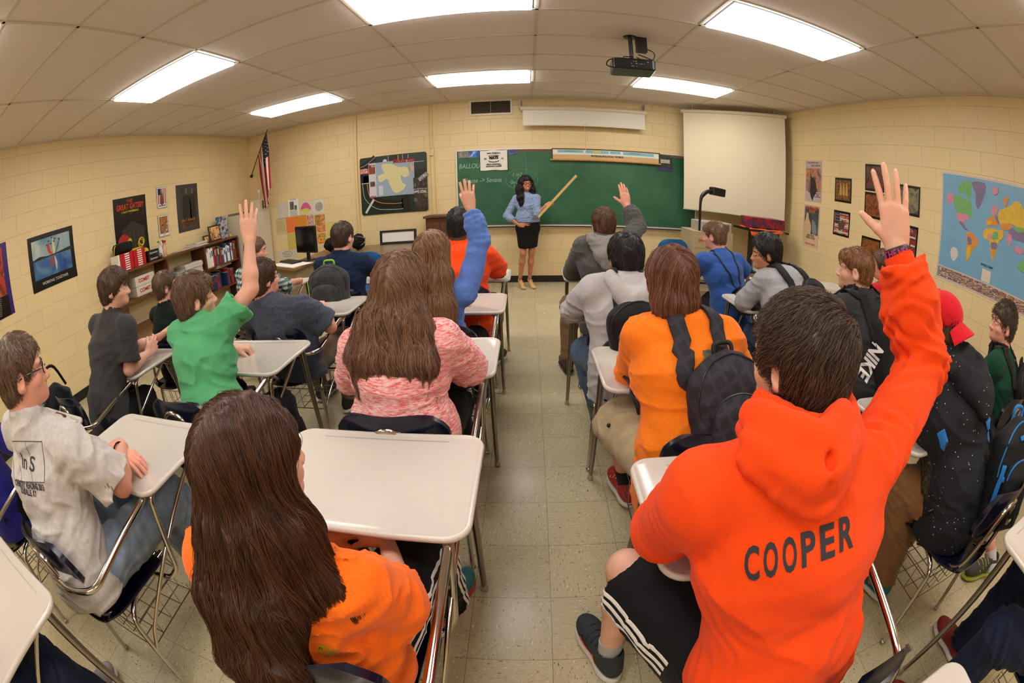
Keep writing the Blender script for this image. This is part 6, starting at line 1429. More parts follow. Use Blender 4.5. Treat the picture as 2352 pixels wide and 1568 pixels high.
# ---- flag
p0=V3(-4.80,6.57,2.115); p1=atz(613,301,2.74); fl=empty('flag',tuple(p0),0,'American flag hanging from a slanted pole in the front left corner','flag')
mb=MB(); mb.tube([p0,p1+nrm(p1-p0)*.03],.009,8); kid('pole',mb,mat('dark pole wood',(70,44,26),.4),fl,True); mb=MB(); mb.lathe([(.03,0),(.03,.01)],(0,0,0),12,M=Matrix.Translation((p0[0],FY-.012,p0[2]))@Matrix.Rotation(PI/2,4,'X')); kid('wall_socket',mb,M_BPL,fl)
nu,nv=52,44; V=[];F=[];MI=[]
u_pole=p1-p0
for j in range(nv+1):
    for i in range(nu+1):
        u=i/nu; v=j/nv
        top=p1-u_pole*(.02+.50*u)                 # hoist runs down the pole
        L_=.92; side=V3(1,.25,0); fold=math.sin(u*15+1.0+v*1.5)*.035*min(1,v*3)*(1-.0*v)
        conv=(u-.0)*.12*v**1.0
        q=top+V3(0,0,-L_*v*(1-.48*u*0)) ; q=q+nrm(V3(1,.35,0))*(conv*.62+.04*v+fold*.45)+nrm(V3(-.35,1,0))*fold
        q[2]-=0.0; V.append(q)
for j in range(nv):
    for i in range(nu): F.append((j*(nu+1)+i,(j+1)*(nu+1)+i,(j+1)*(nu+1)+i+1,j*(nu+1)+i+1)); MI.append(2 if (i<nu*7/13 and j<nv*.40) else (int(i*13/nu)%2))
o=mesh_np('flag_cloth',np.array(V),F,[mat('flag cloth red',(156,24,30),.8),mat('flag cloth white',(222,212,200),.8),mat('flag cloth blue',(20,26,56),.8)],None); o.data.polygons.foreach_set('material_index',MI); o.parent=fl; o.matrix_parent_inverse=Matrix.Translation(fl.location).inverted()
sm=MB(); Vn=np.array(V).reshape(nv+1,nu+1,3)
for a in range(9):
    for b_ in range(6 if a%2==0 else 5):
        i=int((a+.6)*nu*7/13/9.4); j=int((b_+(.6 if a%2==0 else 1.1))*nv*.4/6.4); c=Vn[j,i]; e1=nrm(Vn[j,i+1]-c); e2=nrm(Vn[j+1,i]-c); nn=nrm(np.cross(e1,e2)); 
        for sgn in (1,-1):
            P=[c+nn*.0015*sgn+(e1*math.cos(t)+e2*math.sin(t))*(.010 if k%2==0 else .0042) for k,t in enumerate(np.linspace(0,2*PI,11)[:-1])]; sm.add(P,[tuple(range(10)) if sgn>0 else tuple(range(10))[::-1]])
kid('stars',sm,mat('star white',(236,232,224),.7),fl)
mb=MB(); e=V3(p1)-u_pole*.27+V3(.30,.08,-.95); 
# ---- right wall posters
def rposter(y0,y1,z0,z1,cols,sd,lab,name='poster',border=True,sc=9):
    o=poster('R',name,y0,y1,z0,z1,M_PBLK if border else mat('poster paper mauve',(190,170,166),.4),lab); wrect('poster_picture','R',y0+.02,y1-.02,z0+.025,z1-.025,.003,.0036,picmat('wall print %d'%sd,cols,sc,sd),o); return o
o=rposter(4.655,5.045,1.565,2.11,[(120,60,50),(206,120,50),(150,120,120),(60,40,50)],41,'tall mauve war poster with a cloaked dark figure, uppermost in the first column',border=False)
wrect('poster_band','R',4.665,5.035,2.01,2.105,.0036,.0040,mat('mauve band',(186,168,166),.5),o); wtxt('R','THESE WORTH ART.',.032,4.86,2.085,.0046,M_INK,o,sx=.9); wtxt('R','SHOW THEIR BIT',.032,4.80,2.045,.0046,M_INK,o,sx=.9)
wrect('poster_ground','R',4.665,5.035,1.57,1.70,.0036,.0040,MATS['mauve band'],o); wblob('cloaked_figure','R',[(4.93,1.98),(4.90,1.90),(4.80,1.84),(4.78,1.70),(4.84,1.62),(4.86,1.58),(4.90,1.62),(4.93,1.70),(4.92,1.80)],.0044,mat('figure black',(24,20,24),.4),o); wblob('cloak','R',[(4.93,1.86),(4.98,1.75),(4.96,1.68),(4.90,1.72)],.0043,mat('cloak mauve',(130,90,100),.5),o); wtxt('R','LEARN TO\nMAKE\nMUNITIONS',.026,4.74,1.655,.0046,M_INK,o)
o=rposter(4.68,5.05,.962,1.512,[(40,46,54),(70,80,84),(30,32,38)],42,"tall war poster of a robed man lettered DON'T WASTE BREAD",border=False)
wtxt('R',"DON'T WASTE\nBREAD!",.055,4.86,1.455,.0046,mat('bread orange',(214,96,30),.5),o,bold=.002,sx=.8); wrect('poster_base','R',4.685,5.045,.965,1.13,.0036,.004,mat('base cream',(214,186,150),.5),o)
wblob('robed_man','R',[(4.985,1.40),(4.94,1.40),(4.93,1.34),(4.88,1.27),(4.86,1.18),(4.90,1.05),(5.03,1.05),(5.03,1.25),(5.0,1.33)],.0043,mat('robe cream',(206,176,130),.5),o); wblob('hull_scene','R',[(4.85,1.32),(4.76,1.28),(4.72,1.16),(4.82,1.14)],.0043,mat('grey sea scene',(130,134,132),.5),o); wtxt('R','SAVE TWO\nTHICK SLICES',.034,4.86,1.095,.0048,M_INK,o,bold=.001); wtxt('R','Defeat the U Boat!',.040,4.86,1.0,.0048,MATS['bread orange'],o,bold=.001,sx=.75)
RP=[(4.03,4.365,1.617,1.912,[(40,24,16),(150,96,30),(60,34,24),(180,140,60)],43,'small dark square poster of a sailing ship'),(4.035,4.367,1.21,1.51,[(30,24,24),(170,60,40),(200,190,170),(40,50,70)],44,'small square poster of a flag with an eagle emblem, under the sailing ship poster'),(3.44,3.775,1.80,2.10,[(30,18,16),(120,50,30),(60,60,56),(30,20,24)],45,'small dark red poster behind the fingertips of the raised hand'),(3.44,3.775,1.50,1.785,[(26,20,18),(150,80,30),(60,34,26)],46,'small dark poster half hidden by the thumb of the raised hand'),(3.45,3.79,1.0,1.287,[(30,20,14),(150,90,36),(70,44,24)],47,'small brown poster partly hidden by the wrist of the raised hand'),
 (2.868,3.20,1.618,1.916,[(40,44,38),(140,130,90),(90,96,86),(60,60,50)],48,'small dark-framed poster of a misty cross right of the raised hand'),(2.872,3.20,1.20,1.52,[(18,18,26),(150,30,34),(40,40,44),(190,180,176)],49,'small dark poster with stars and red stripes right of the wristband')]
for y0,y1,z0,z1,c,sd,lab in RP:
    o=rposter(y0,y1,z0,z1,c,sd,lab,sc=13); yc,zc=(y0+y1)/2,(z0+z1)/2
    if sd==43:
        for q in range(3): wblob('sail','R',[(yc+.07-.06*q,zc-.05),(yc+.05-.06*q,zc+.09),(yc+.02-.06*q,zc-.05)],.0042,mat('sail gold',(190,150,70),.4),o)
    if sd in (44,49):
        for q in range(6): wrect('stripe','R',y0+.03,y1-(.13 if q>2 and sd==44 else .03),z0+.04+q*.04,z0+.058+q*.04,.0037,.0041,mat('print red',(150,36,34),.5) if q%2 else mat('print cream',(200,190,170),.5),o)
        wrect('star_field','R',y1-.13,y1-.03,z1-.15,z1-.03,.0037,.0042,mat('print blue',(26,34,60),.5),o)
        for a in range(3):
            for b_ in range(3): wblob('star','R',[(y1-.05-.03*a+(.009 if k%2 else .0035)*math.cos(t),z1-.05-.035*b_+(.009 if k%2 else .0035)*math.sin(t)) for k,t in enumerate(np.linspace(0,2*PI,11)[:-1])],.0045,M_WHITEP,o,0)
        wblob('emblem','R',[(yc-.07,zc-.02),(yc-.02,zc+.05),(yc+.03,zc+.0),(yc+.08,zc+.04),(yc+.04,zc-.06),(yc-.03,zc-.07)],.0047,mat('emblem brown',(86,70,52),.4),o)
# ---- world map on the right wall
my0,my1,mz0,mz1=1.12,2.545,1.145,2.085
wm=tag(wrect('world_map','R',my0-.02,my1+.015,mz0-.02,mz1+.02,.001,.002,mat('map lamination',(206,190,176),.25)),'large political world map with a strip of flags on the right wall','map')
wrect('map_sea','R',my0,my1-.005,mz0+.10,mz1,.002,.0026,mat('map sea',(116,166,196),.35,noise=(5,.05)),wm)
def land(px,c,nm='landmass'):
    yz=[(max(y,my0+.012),z) for y,z in pxw('R',[(2130+a/2.356,380+b/2.356) for a,b in px])]; _ln[0]+=1; wblob(nm,'R',yz,.0030+.00018*_ln[0],mat('map %d %d %d'%c,c,.45,noise=(40,.12)),wm,2)
_ln=[0]
Gc,Pk,Pu,Or,Ye=(110,170,96),(206,134,152),(124,108,140),(212,140,50),(214,176,44)
land([(108,152),(136,152),(142,175),(140,200),(112,205),(108,180)],Pk); land([(142,168),(170,160),(200,180),(232,190),(245,230),(240,265),(250,280),(225,275),(200,262),(165,256),(148,215)],Gc); land([(190,90),(232,84),(240,110),(236,170),(225,185),(205,150),(175,150),(172,120)],Gc)
land([(246,88),(312,96),(316,140),(300,190),(275,238),(262,200),(262,150),(246,115)],Pu); land([(160,256),(200,262),(228,275),(222,296),(198,300),(202,318),(180,302),(165,290)],Pk); land([(170,300),(195,312),(210,338),(224,352),(205,350),(188,330)],Pu)
land([(216,362),(240,362),(276,408),(262,440),(248,455),(232,490),(222,512),(212,520),(210,470),(216,420),(212,385)],Or); land([(216,440),(236,440),(232,480),(218,512),(211,500)],Ye); land([(218,385),(236,390),(240,425),(222,425)],Pu)
land([(308,350),(345,338),(382,352),(396,385),(388,410),(376,450),(358,505),(346,500),(342,450),(335,405),(306,392)],Ye); land([(345,418),(378,420),(372,455),(348,455)],Pu); land([(360,360),(384,365),(380,400),(350,398)],Gc); land([(346,455),(370,455),(356,500),(347,490)],Or); land([(326,375),(350,372),(350,395),(330,398)],Pk)
land([(324,290),(345,280),(370,275),(384,305),(378,330),(350,322),(322,328)],Or); land([(345,240),(366,212),(384,225),(372,268),(352,268)],Pk); land([(368,275),(392,280),(398,305),(380,312)],Pu); land([(328,300),(348,300),(346,318),(326,320)],Ye)
land([(382,262),(400,238),(440,225),(480,195),(505,205),(523,240),(560,250),(560,340),(523,342),(480,330),(440,312),(400,320),(386,295)],Ye); land([(396,318),(440,314),(462,330),(440,350),(405,345)],Or); land([(440,350),(470,340),(523,345),(560,350),(550,420),(505,410),(470,400),(450,380)],Pu); land([(470,338),(505,336),(525,345),(510,365),(478,355)],Gc)
land([(386,352),(412,350),(414,380),(400,405),(388,392)],Ye); land([(428,372),(455,375),(458,410),(444,438),(434,410)],Pk); land([(470,440),(520,455),(512,480),(480,470)],Pk); land([(488,545),(510,518),(545,515),(570,560),(545,580),(510,575)],Gc); land([(414,180),(440,172),(428,220),(418,215)],Or); land([(352,128),(380,120),(384,150),(362,160)],Pk)
mb=MB(); 
MF_=[mat('tiny flag %d'%i,c,.5) for i,c in enumerate([(170,36,36),(210,180,60),(60,110,70),(230,226,220),(40,60,120),(150,60,50),(200,150,60)])]
wrect('flag_band','R',my0,my1-.005,mz0,mz0+.088,.002,.0026,mat('flag band mauve',(140,124,122),.4),wm)
fm=MB(); rr=random.Random(3)
for r_ in range(5):
    for c_ in range(56):
        y=my0+.012+c_*.0252; z=mz0+.005+r_*.0168
        if y+.019>my1-.01: continue
        for h_ in range(3):
            fm.mi=rr.randrange(7); x=XR-.0032; fm.add([(x,y,z+h_*.004),(x,y+.019,z+h_*.004),(x,y+.019,z+h_*.004+.004),(x,y,z+h_*.004+.004)],[(0,3,2,1)])
fm.build('country_flags',MF_,wm)
yz=pxw('R',[(2130+322/2.356,380+545/2.356)])[0]; wtxt('R','WORLD MAP',.026,yz[0],yz[1],.0036,mat('map navy ink',(40,60,90),.5),wm,bold=.001); wrect('legend_box','R',yz[0]-.06,yz[0]+.05,yz[1]-.13,yz[1]-.03,.0026,.0032,mat('legend cream',(214,200,176),.5),wm)
yz=pxw('R',[(2130+145/2.356,380+478/2.356)])[0]; wrect('inset_box','R',yz[0]-.085,yz[0]+.085,yz[1]-.115,yz[1]+.115,.0026,.0030,mat('inset line',(120,140,150),.5),wm); wrect('inset_sea','R',yz[0]-.082,yz[0]+.082,yz[1]-.112,yz[1]+.112,.0030,.0033,MATS['map sea'],wm); wblob('antarctica','R',[(yz[0]+.05*math.cos(t)*(1+.2*math.sin(3*t)),yz[1]+.06*math.sin(t)) for t in np.linspace(0,6.1,9)],.0037,mat('ice white',(206,200,188),.5),wm)
# ---- corner screen, AV cart, stand
sc_=empty('corner_projection_screen',(2.9,5.9,2.0),0,'large white pull-down screen hung diagonally across the front right corner','projection screen')
a=atz(1569,254,2.74); b=atz(1802,268,2.74); d=nrm((b-a)*V3(1,1,0)); n_=V3(d[1],-d[0],0); zb=1.215
nz=12; V=[];
for j in range(nz+1):
    t=j/nz; z=2.72+(zb-2.72)*t
    for e_ in (a+d*.0,b-d*.0): V.append((e_[0]+n_[0]*.015*math.sin(t*PI),e_[1]+n_[1]*.015*math.sin(t*PI),z))
mb=MB(); mb.add(V,[(2*j,2*j+2,2*j+3,2*j+1) for j in range(nz)]); mb.add([(x-n_[0]*.003,y-n_[1]*.003,z) for x,y,z in V],[(2*j,2*j+1,2*j+3,2*j+2) for j in range(nz)]); kid('screen_cloth',mb,mat('screen cloth ivory',(226,214,184),.8),sc_)
mb=MB(); mb.tube([V3(a[0],a[1],2.735)-d*.03,V3(b[0],b[1],2.735)+d*.03],.028,12); kid('roller_housing',mb,M_CREAM,sc_,True); mb=MB(); mb.tube([V3(a[0],a[1],zb)-d*.01,V3(b[0],b[1],zb)+d*.01],.010,8); kid('weight_bar',mb,M_GREYS,sc_,True)
for q in (a+d*.15,b-d*.15): mb=MB(); mb.tube([V3(q[0],q[1],2.74),V3(q[0],q[1],H)],.006,6); kid('ceiling_hanger',mb,M_GREYS,sc_)
ct=empty('media_cart',(2.25,5.45,0),0,'tan metal media cart with drawers at the front right','cart')
for lo,hi,nm in (((1.98,5.22,.06),(2.56,5.70,.10),'shelf'),((1.98,5.22,.72),(2.56,5.70,.99),'drawer_unit'),((1.98,5.22,.10),(2.0,5.70,.72),'side_panel'),((2.54,5.22,.10),(2.56,5.70,.72),'side_panel')): mb=MB(); mb.rbox(lo,hi,.006); kid(nm,mb,M_TANS,ct)
mb=MB(); mb.box((2.02,5.21,.78),(2.52,5.22,.93)); dr=kid('drawer',mb,M_TANS,ct); mb=MB(); mb.box((2.05,5.205,.86),(2.13,5.21,.89)); mb.build('drawer_label',mat('orange label',(196,96,40),.5),dr)
for x in (2.0,2.54):
    for y in (5.26,5.66): mb=MB(); mb.ball((x,y,.03),(.015,.03,.03),10); kid('caster',mb,M_BPL,ct,True)
oh=empty('overhead_projector',(2.30,5.42,.99),0,'beige overhead projector with a black arm and lamp head on the media cart','projector')
mb=MB(); mb.rbox((2.10,5.24,.99),(2.54,5.64,1.115),.012); kid('base',mb,M_GREYS,oh); mb=MB()
[mb.box((2.40+.012*k,5.236,1.01),(2.405+.012*k,5.24,1.095)) for k in range(9)]; kid('vent_slots',mb,M_DARK,oh)
q0=at(1607,540,5.30); q1=at(1609,465,5.30); q2=at(1616,446,5.32); q3=at(1632,438,5.36); q4=at(1646,441,5.40)
q0[2]=.99; q0[0]=q1[0]
mb=MB(); mb.tube([q0,q1,q2,q3,q4],[.016,.018,.030,.022,.016],10,smooth_n=5); kid('arm',mb,M_BPL,oh,True); mb=MB(); mb.rbox((-.10,-.075,-.06),(.10,.075,.045),.025,M=Matrix.Translation(tuple(q4+V3(.01,.0,.01)))@Matrix.Rotation(.1,4,'Y')); kid('lamp_head',mb,M_BPL,oh)
ts=empty('television_stand',(3.05,5.35,0),0,'black stand in the front right corner with an orange cloth on top','stand')
for lo,hi,nm in (((2.72,5.10,1.06),(3.40,5.55,1.085),'top_shelf'),((2.85,5.25,.0),(2.90,5.32,1.06),'post'),((3.28,5.25,.0),(3.33,5.32,1.06),'post'),((2.78,5.10,.0),(3.36,5.50,.04),'base'),((2.80,5.12,.50),(3.34,5.50,.52),'shelf')): mb=MB(); mb.box(lo,hi); kid(nm,mb,M_BPL,ts)
V=[];nx,ny=14,10
for j in range(ny+1):
    for i in range(nx+1): x=2.76+.56*i/nx; y=5.06+.42*j/ny; z=1.096+.006*math.sin(i*1.1+j*.7)-(.09*max(0,1-j/2.0) if i<6 else .03*max(0,1-j/2.0)); V.append((x,y,z))
cl=mesh_np('orange_cloth',np.array(V),[(j*(nx+1)+i,j*(nx+1)+i+1,(j+1)*(nx+1)+i+1,(j+1)*(nx+1)+i) for j in range(ny) for i in range(nx)],fabric('orange cloth',(226,100,40),.85)); tag(cl,'orange cloth draped over the edge of the black stand','cloth')
md=cl.modifiers.new('thick','SOLIDIFY'); md.thickness=.003
mb=MB(); mb.rbox((2.80,5.16,1.106),(3.36,5.48,1.24),.01); o=mb.build('patterned_box',picmat('red blue checks',[(150,26,30),(170,30,34),(40,44,90),(150,26,30)],10,51)); tag(o,'red box with blue pattern on the black stand under the corner screen','box')
mb=MB(); mb.rbox((2.93,5.14,.521),(3.18,5.40,.72),.004); o=mb.build('white_carton',M_WHITEP); tag(o,'white carton on the middle shelf of the black stand','box')
mb=MB(); mb.rbox((XR-.012,5.86,1.16),(XR,5.93,1.42),.004,axis=0); o=mb.build('thermostat_plate',M_CREAM); tag(o,'narrow cream wall plate on the right wall beside the corner screen','wall plate')
# ---- ceiling projector
pj=empty('ceiling_projector',(.79,3.62,H),0,'black projector hanging from the ceiling on a short post','projector')
MP=Matrix.Translation((.80,3.62,0))@Matrix.Rotation(-.10,4,'Z')
mb=MB(); mb.rbox((-.18,-.14,2.50),(.18,.14,2.60),.03,M=MP); kid('body',mb,mat('projector black',(24,24,26),.3),pj)
mb=MB(); mb.tube([V3(.80,3.62,2.60),V3(.79,3.60,H)],.018,10); kid('post',mb,M_BPL,pj,True); mb=MB(); mb.box((.84,3.57,2.70),(.93,3.63,H)); kid('junction_box',mb,M_BPL,pj)
mb=MB(); mb.lathe([(.05,0),(.06,.006)],(.79,3.60,H-.007),20); kid('ceiling_plate',mb,M_BPL,pj)
mb=MB(); mb.box((-.165,-.1415,2.52),(-.06,-.14,2.585),M=MP); kid('cable_panel',mb,M_DARK,pj)
mb=MB(); rr=random.Random(8)
for k in range(16): x=-.03+rr.random()*.19; z=2.525+rr.choice([.0,.025,.045]); mb.ball((x,-.142,z),(.005,.003,.005),6,M=MP)
kid('ports',mb,mat('port metal',(180,176,160),.3,metal=.8),pj)
for P in ([(.93,3.60,2.74),(.99,3.58,2.70),(.97,3.57,2.63),(.88,3.56,2.615),(.83,3.57,2.64)],[(.80,3.58,2.64),(.72,3.52,2.62),(.70,3.50,2.605)],[(.62,3.55,2.60),(.57,3.50,2.56),(.56,3.50,2.52),(.62,3.53,2.51)],[(.84,3.55,2.66),(.90,3.50,2.62),(.96,3.50,2.60)]): mb=MB(); mb.tube(P,.005,6,smooth_n=5); kid('cable',mb,M_BPL,pj,True)
# ================================================================ STUDENTS LEFT OF THE AISLE
# ---- 1 long-haired student in the bright orange tee, nearest left of the aisle
p=person('student with very long straight brown hair in a bright orange tee, seen from behind',(-.555,.45,.555),(-.560,.490,1.085),fwd=(.12,1,0),look=(.45,1,-.12),sex='f',skin=SKIN,
  shoulders=((-.73,.42,.865),(-.415,.44,.855)),arms=dict(L=dict(el=(-.80,.55,.66),wr=(-.66,.74,.655),hd=(.7,.4,0),hn=(0,0,-1),**rest),R=dict(el=(-.375,.56,.635),wr=(-.47,.76,.66),hd=(-.8,.3,0),hn=(0,0,-1),**rest)),
  legs=dict(L=dict(kn=(-.70,.88,.54),an=(-.71,.86,.095)),R=dict(kn=(-.42,.88,.54),an=(-.40,.98,.095))),res=.007,hres=.0045,build=1.1)
M_ORTEE=fabric('bright orange cotton',(255,112,16),.8)
shirt(p,M_ORTEE,'tee_shirt',g=.018,sleeve='short',frac=.74,loose=.02,fold=.011,hem=.06,seed=1,res=.006,hemw=.01)
M_BLK=fabric('black jersey',(16,16,19),.75); pants(p,M_BLK,'sweatpants',g=.02,loose=.012,fold=.006,seed=3)
shoes(p,(40,120,124),mat('red sole',(196,52,52),.5))
mW=fabric('white stripe',(232,228,220),.7)
for k in range(3):
    a=p.legs['R']; P=[]
    for t in np.linspace(0,1,9):
        c=a['hp']+(a['kn']-a['hp'])*t; th=(-.35+.28*k); P.append(c+p.S*.13*math.cos(th)+V3(0,0,-.13*math.sin(th)))
    ribbon('stripe',P,.013,p.pantsf,mW,p.pants,th=.0012,off=.0012)
    P=[]
    for t in np.linspace(0.05,.95,7):
        c=a['kn']+(a['an']-a['kn'])*t; th=(-.35+.28*k); P.append(c+p.S*.09*math.cos(th)-p.F*.09*math.sin(th))
    ribbon('stripe',P,.013,p.pantsf,mW,p.pants,th=.0012,off=.0012)
h=p.head
long_hair(p,(42,24,16),(88,52,32),[([h+V3(-.01,-.03,.02),h+V3(-.005,-.085,-.08),h+V3(-.015,-.17,-.19),h+V3(-.01,-.24,-.31),h+V3(.01,-.285,-.46)],[.072,.094,.108,.090,.045],[.07,.062,.045,.038,.026]),
   ([h+V3(.02,-.03,-.02),h+V3(.065,-.05,-.10),h+V3(.105,-.09,-.19),h+V3(.165,-.10,-.235)],[.045,.048,.042,.018],[.05,.045,.03,.012]),
   ([h+V3(-.055,-.0,-.02),h+V3(-.10,-.04,-.13),h+V3(-.11,-.10,-.27)],[.028,.028,.02],[.05,.04,.03])],
   n=13000,rad=.00042,length=.62,part=(.005,.0,.13),seed=4,wave=.05,wl=.2,res=.005,amp=.006,wavesc=(34,34,5),name='dark brown long hair',jit=.11,frizz=.010,lift=.008,nst=26,vol=.010)
stick_text('ty',p.shirtf,(728,1486),(776,1498),mat('olive print',(168,150,28),.6),p.shirt,height=.03,bold=.001)
# ---- 2 light grey tee
p=person('student with black glasses in a light grey tee with element boxes printed on the back',(-1.56,.33,.57),(-1.560,.47,1.215),fwd=(.12,1,0),look=(.38,1,-.10),skin=SKIN2,
  shoulders=((-1.84,.44,1.005),(-1.405,.50,.985)),arms=dict(L=dict(el=(-1.80,.68,.80),wr=(-1.52,.74,.80),hd=(1,.05,.0),hn=(0,0,-1),hs=1.0,**rest),R=dict(el=(-1.335,.60,.80),wr=(-1.50,.76,.815),hd=(-1,.25,-.05),hn=(0,0,-1),**rest)),
  legs=dict(L=dict(kn=(-1.68,.86,.56),an=(-1.66,.95,.095)),R=dict(kn=(-1.43,.84,.56),an=(-1.42,1.0,.095))),res=.007,hres=.0045,build=1.1)
M_LGT=fabric('light grey marl',(196,190,184),.85,noise=(60,.10)); shirt(p,M_LGT,'tee_shirt',g=.02,sleeve='short',frac=.86,loose=.022,fold=.010,hem=.035,hemw=.006,seed=7,res=.006)
M_JEAN=fabric('light blue denim',(126,142,160),.8,noise=(26,.22),bump=(500,.4)); pants(p,M_JEAN,'jeans',g=.016,loose=.008,fold=.006,seed=2,res=.007)
shoes(p,(24,22,24),M_SOLED)
short_hair(p,(70,50,36),(118,90,66),vol=.013,length=.04,n=4500,rad=.0005,seed=3,nape=-.085)
W=lambda x,y,z:p.head+(x*p.HR[0]+y*p.HR[1]+z*p.HR[2])
glasses(p,M_GLASSF)
mI=mat('dark shirt ink',(52,44,54),.7); bd=(.12,1,0)
def box_outline(w,h,t,cols):
    me=bpy.data.meshes.new('box outline'); V=[];F=[]
    def bar(x0,y0,x1,y1):
        n=max(1,int(max(x1-x0,y1-y0)/.012)); b=len(V); 
        for i in range(n+1):
            a=i/n
            if x1-x0>y1-y0: x=x0+(x1-x0)*a; V.extend([(x,y0,0),(x,y1,0)])
            else: y=y0+(y1-y0)*a; V.extend([(x0,y,0),(x1,y,0)])
        for i in range(n): F.append((b+2*i,b+2*i+2,b+2*i+3,b+2*i+1))
    bar(-w/2,h/2-t,w/2,h/2); bar(-w/2,-h/2,w/2,-h/2+t); bar(-w/2,-h/2,-w/2+t,h/2); bar(w/2-t,-h/2,w/2,h/2)
    for k in range(1,cols): x=-w/2+w*k/cols; bar(x,-h/2,x+t*.6,h/2)
    me.from_pydata(V,[],F); return me
stick('print_outline',box_outline(.20,.12,.0022,3),p.shirtf,(28,1050),(84,1070),mI,p.shirt)
for t,a,b in (('Ra',(28,1052),(46,1058)),('In',(51,1059),(62,1063)),('S',(68,1065),(80,1069))): stick_text(t,p.shirtf,a,b,mI,p.shirt,height=.046,bold=.0008,cuts=.008)
stick_text('CHEMISTRY READING 2013',p.shirtf,(34,1108),(92,1122),mI,p.shirt,height=.020,bold=.0012,cuts=.008); stick_text('LOUISVILLE, KY',p.shirtf,(46,1126),(80,1136),mI,p.shirt,height=.018,bold=.0012,cuts=.008)
m=MB(); m.tube([V3(-1.50,.745,.815)+V3(.0,.030*math.cos(t),.030*math.sin(t)) for t in np.linspace(0,2*PI,16)[:-1]],.004,6,closed=True); m.build('bracelet',M_GLASSF,p.root,smooth=True)
# ---- 3 charcoal tee
p=person('smiling student in a charcoal tee, hands clasped on the desk near the left wall',(-2.47,1.28,.57),(-2.40,1.56,1.235),fwd=(.25,1,0),look=(.95,.75,-.12),skin=SKIN,smile=1,
  shoulders=((-2.63,1.50,1.045),(-2.27,1.50,1.025)),arms=dict(L=dict(el=(-2.56,1.74,.81),wr=(-2.40,1.86,.84),hd=(.5,.8,.3),hn=(.5,-.2,-1),**rest),R=dict(el=(-2.275,1.44,.80),wr=(-2.345,1.68,.80),hd=(-.1,1,.35),hn=(-1,.1,-.2),**rest)),
  legs=legs_for(10),res=.009,hres=.005)
shirt(p,fabric('charcoal cotton',(58,56,55),.85),'tee_shirt',g=.014,sleeve='short',frac=.78,loose=.018,fold=.007,hem=.13,seed=11,res=.008)
pants(p,fabric('black denim',(26,26,29),.8),'jeans',g=.014,seed=8); shoes(p,(30,28,30),M_SOLED)
short_hair(p,(60,42,32),(104,76,56),vol=.019,length=.055,n=3200,rad=.0008,seed=5,fringe=.012,earcov=.03,nape=-.10)
# ---- 4 dark green sweater, glasses
p=person('student with glasses in a very dark green sweater, beside the bookshelf',(-2.56,2.12,.55),(-2.60,2.20,1.090),fwd=(.1,1,0),look=(.72,1,.02),skin=SKIN,size=.93,
  arms=dict(L=dict(wr=(-2.68,2.50,.79),hd=(.4,1,0),**rest),R=dict(el=(-2.33,2.36,.80),wr=(-2.50,2.50,.79),hd=(-.6,1,0),**rest)),legs=legs_for(11),res=.010,hres=.006)
shirt(p,fabric('very dark green',(14,30,26),.85),'sweater',g=.016,sleeve='long',loose=.01,fold=.006,seed=12,res=.009)
pants(p,M_BLK,'trousers'); shoes(p,(30,30,32)); short_hair(p,(76,56,40),(122,94,68),vol=.016,length=.05,n=2600,rad=.0009,seed=6,nape=-.09); glasses(p,M_GLASSF)
# ---- 5 green tee, hand raised
p=person('student in a spring green tee with brown hair, right arm raised high',(-1.50,1.33,.57),(-1.595,1.50,1.140),fwd=(.15,1,0),look=(.75,1,0),skin=SKIN,size=1.0,
  shoulders=((-1.72,1.46,.985),(-1.435,1.47,1.005)),arms=dict(L=dict(el=(-1.78,1.68,.80),wr=(-1.66,1.80,.79),hd=(.9,.3,-.1),hn=(0,0,-1),curl=(1.1,1.1,1.1,1.1),spread=.2),
   R=dict(el=(-1.315,1.60,1.145),wr=(-1.325,1.655,1.352),hd=(.0,.1,1),hn=(-.6,.8,0),curl=(.12,.1,.15,.2),spread=1.2,thumb=.35)),
  legs=dict(L=dict(kn=(-1.70,1.76,.54),an=(-1.70,1.82,.095)),R=dict(kn=(-1.36,1.72,.52),an=(-1.20,1.62,.095))),res=.008,hres=.005)
shirt(p,fabric('spring green cotton',(86,172,116),.85,noise=(9,.10)),'tee_shirt',g=.017,sleeve='short',frac=.66,loose=.018,fold=.010,hem=.12,seed=13,res=.007)
pants(p,fabric('black trouser cloth',(20,20,23),.8),'trousers',g=.01,seed=5); shoes(p,(22,22,24),M_SOLEW,d=(.6,1,0))
short_hair(p,(72,50,36),(122,92,66),vol=.018,length=.055,n=4000,rad=.0007,seed=7,whorl=(-.03,-.05,.10),nape=-.085,fringe=.008)
# ---- 6 plaid shirt
p=person('smiling young man in a green and white plaid shirt, near the white cabinet',(-2.44,3.08,.57),(-2.405,3.20,1.135),fwd=(.3,1,0),look=(1,.55,-.15),skin=SKIN2,smile=1,
  arms=dict(L=dict(wr=(-2.40,3.50,.80),hd=(.8,.3,0),**rest),R=dict(el=(-2.20,3.28,.80),wr=(-2.12,3.42,.80),hd=(-.5,.9,0),curl=(.8,.8,.8,.8))),legs=legs_for(12),res=.010,hres=.006)
shirt(p,plaid_mat('plaid cotton',(206,208,204),(96,122,124),(22,44,50),sc=24,w=.5),'plaid_shirt',g=.017,sleeve='long',frac=.12,loose=.012,fold=.004,seed=15,res=.009,collar=.02)
pants(p,fabric('blue denim',(58,72,98),.8),'jeans'); shoes(p,(60,50,40)); short_hair(p,(84,56,38),(126,92,64),vol=.009,length=.025,n=2200,rad=.0009,seed=8,nape=-.06)
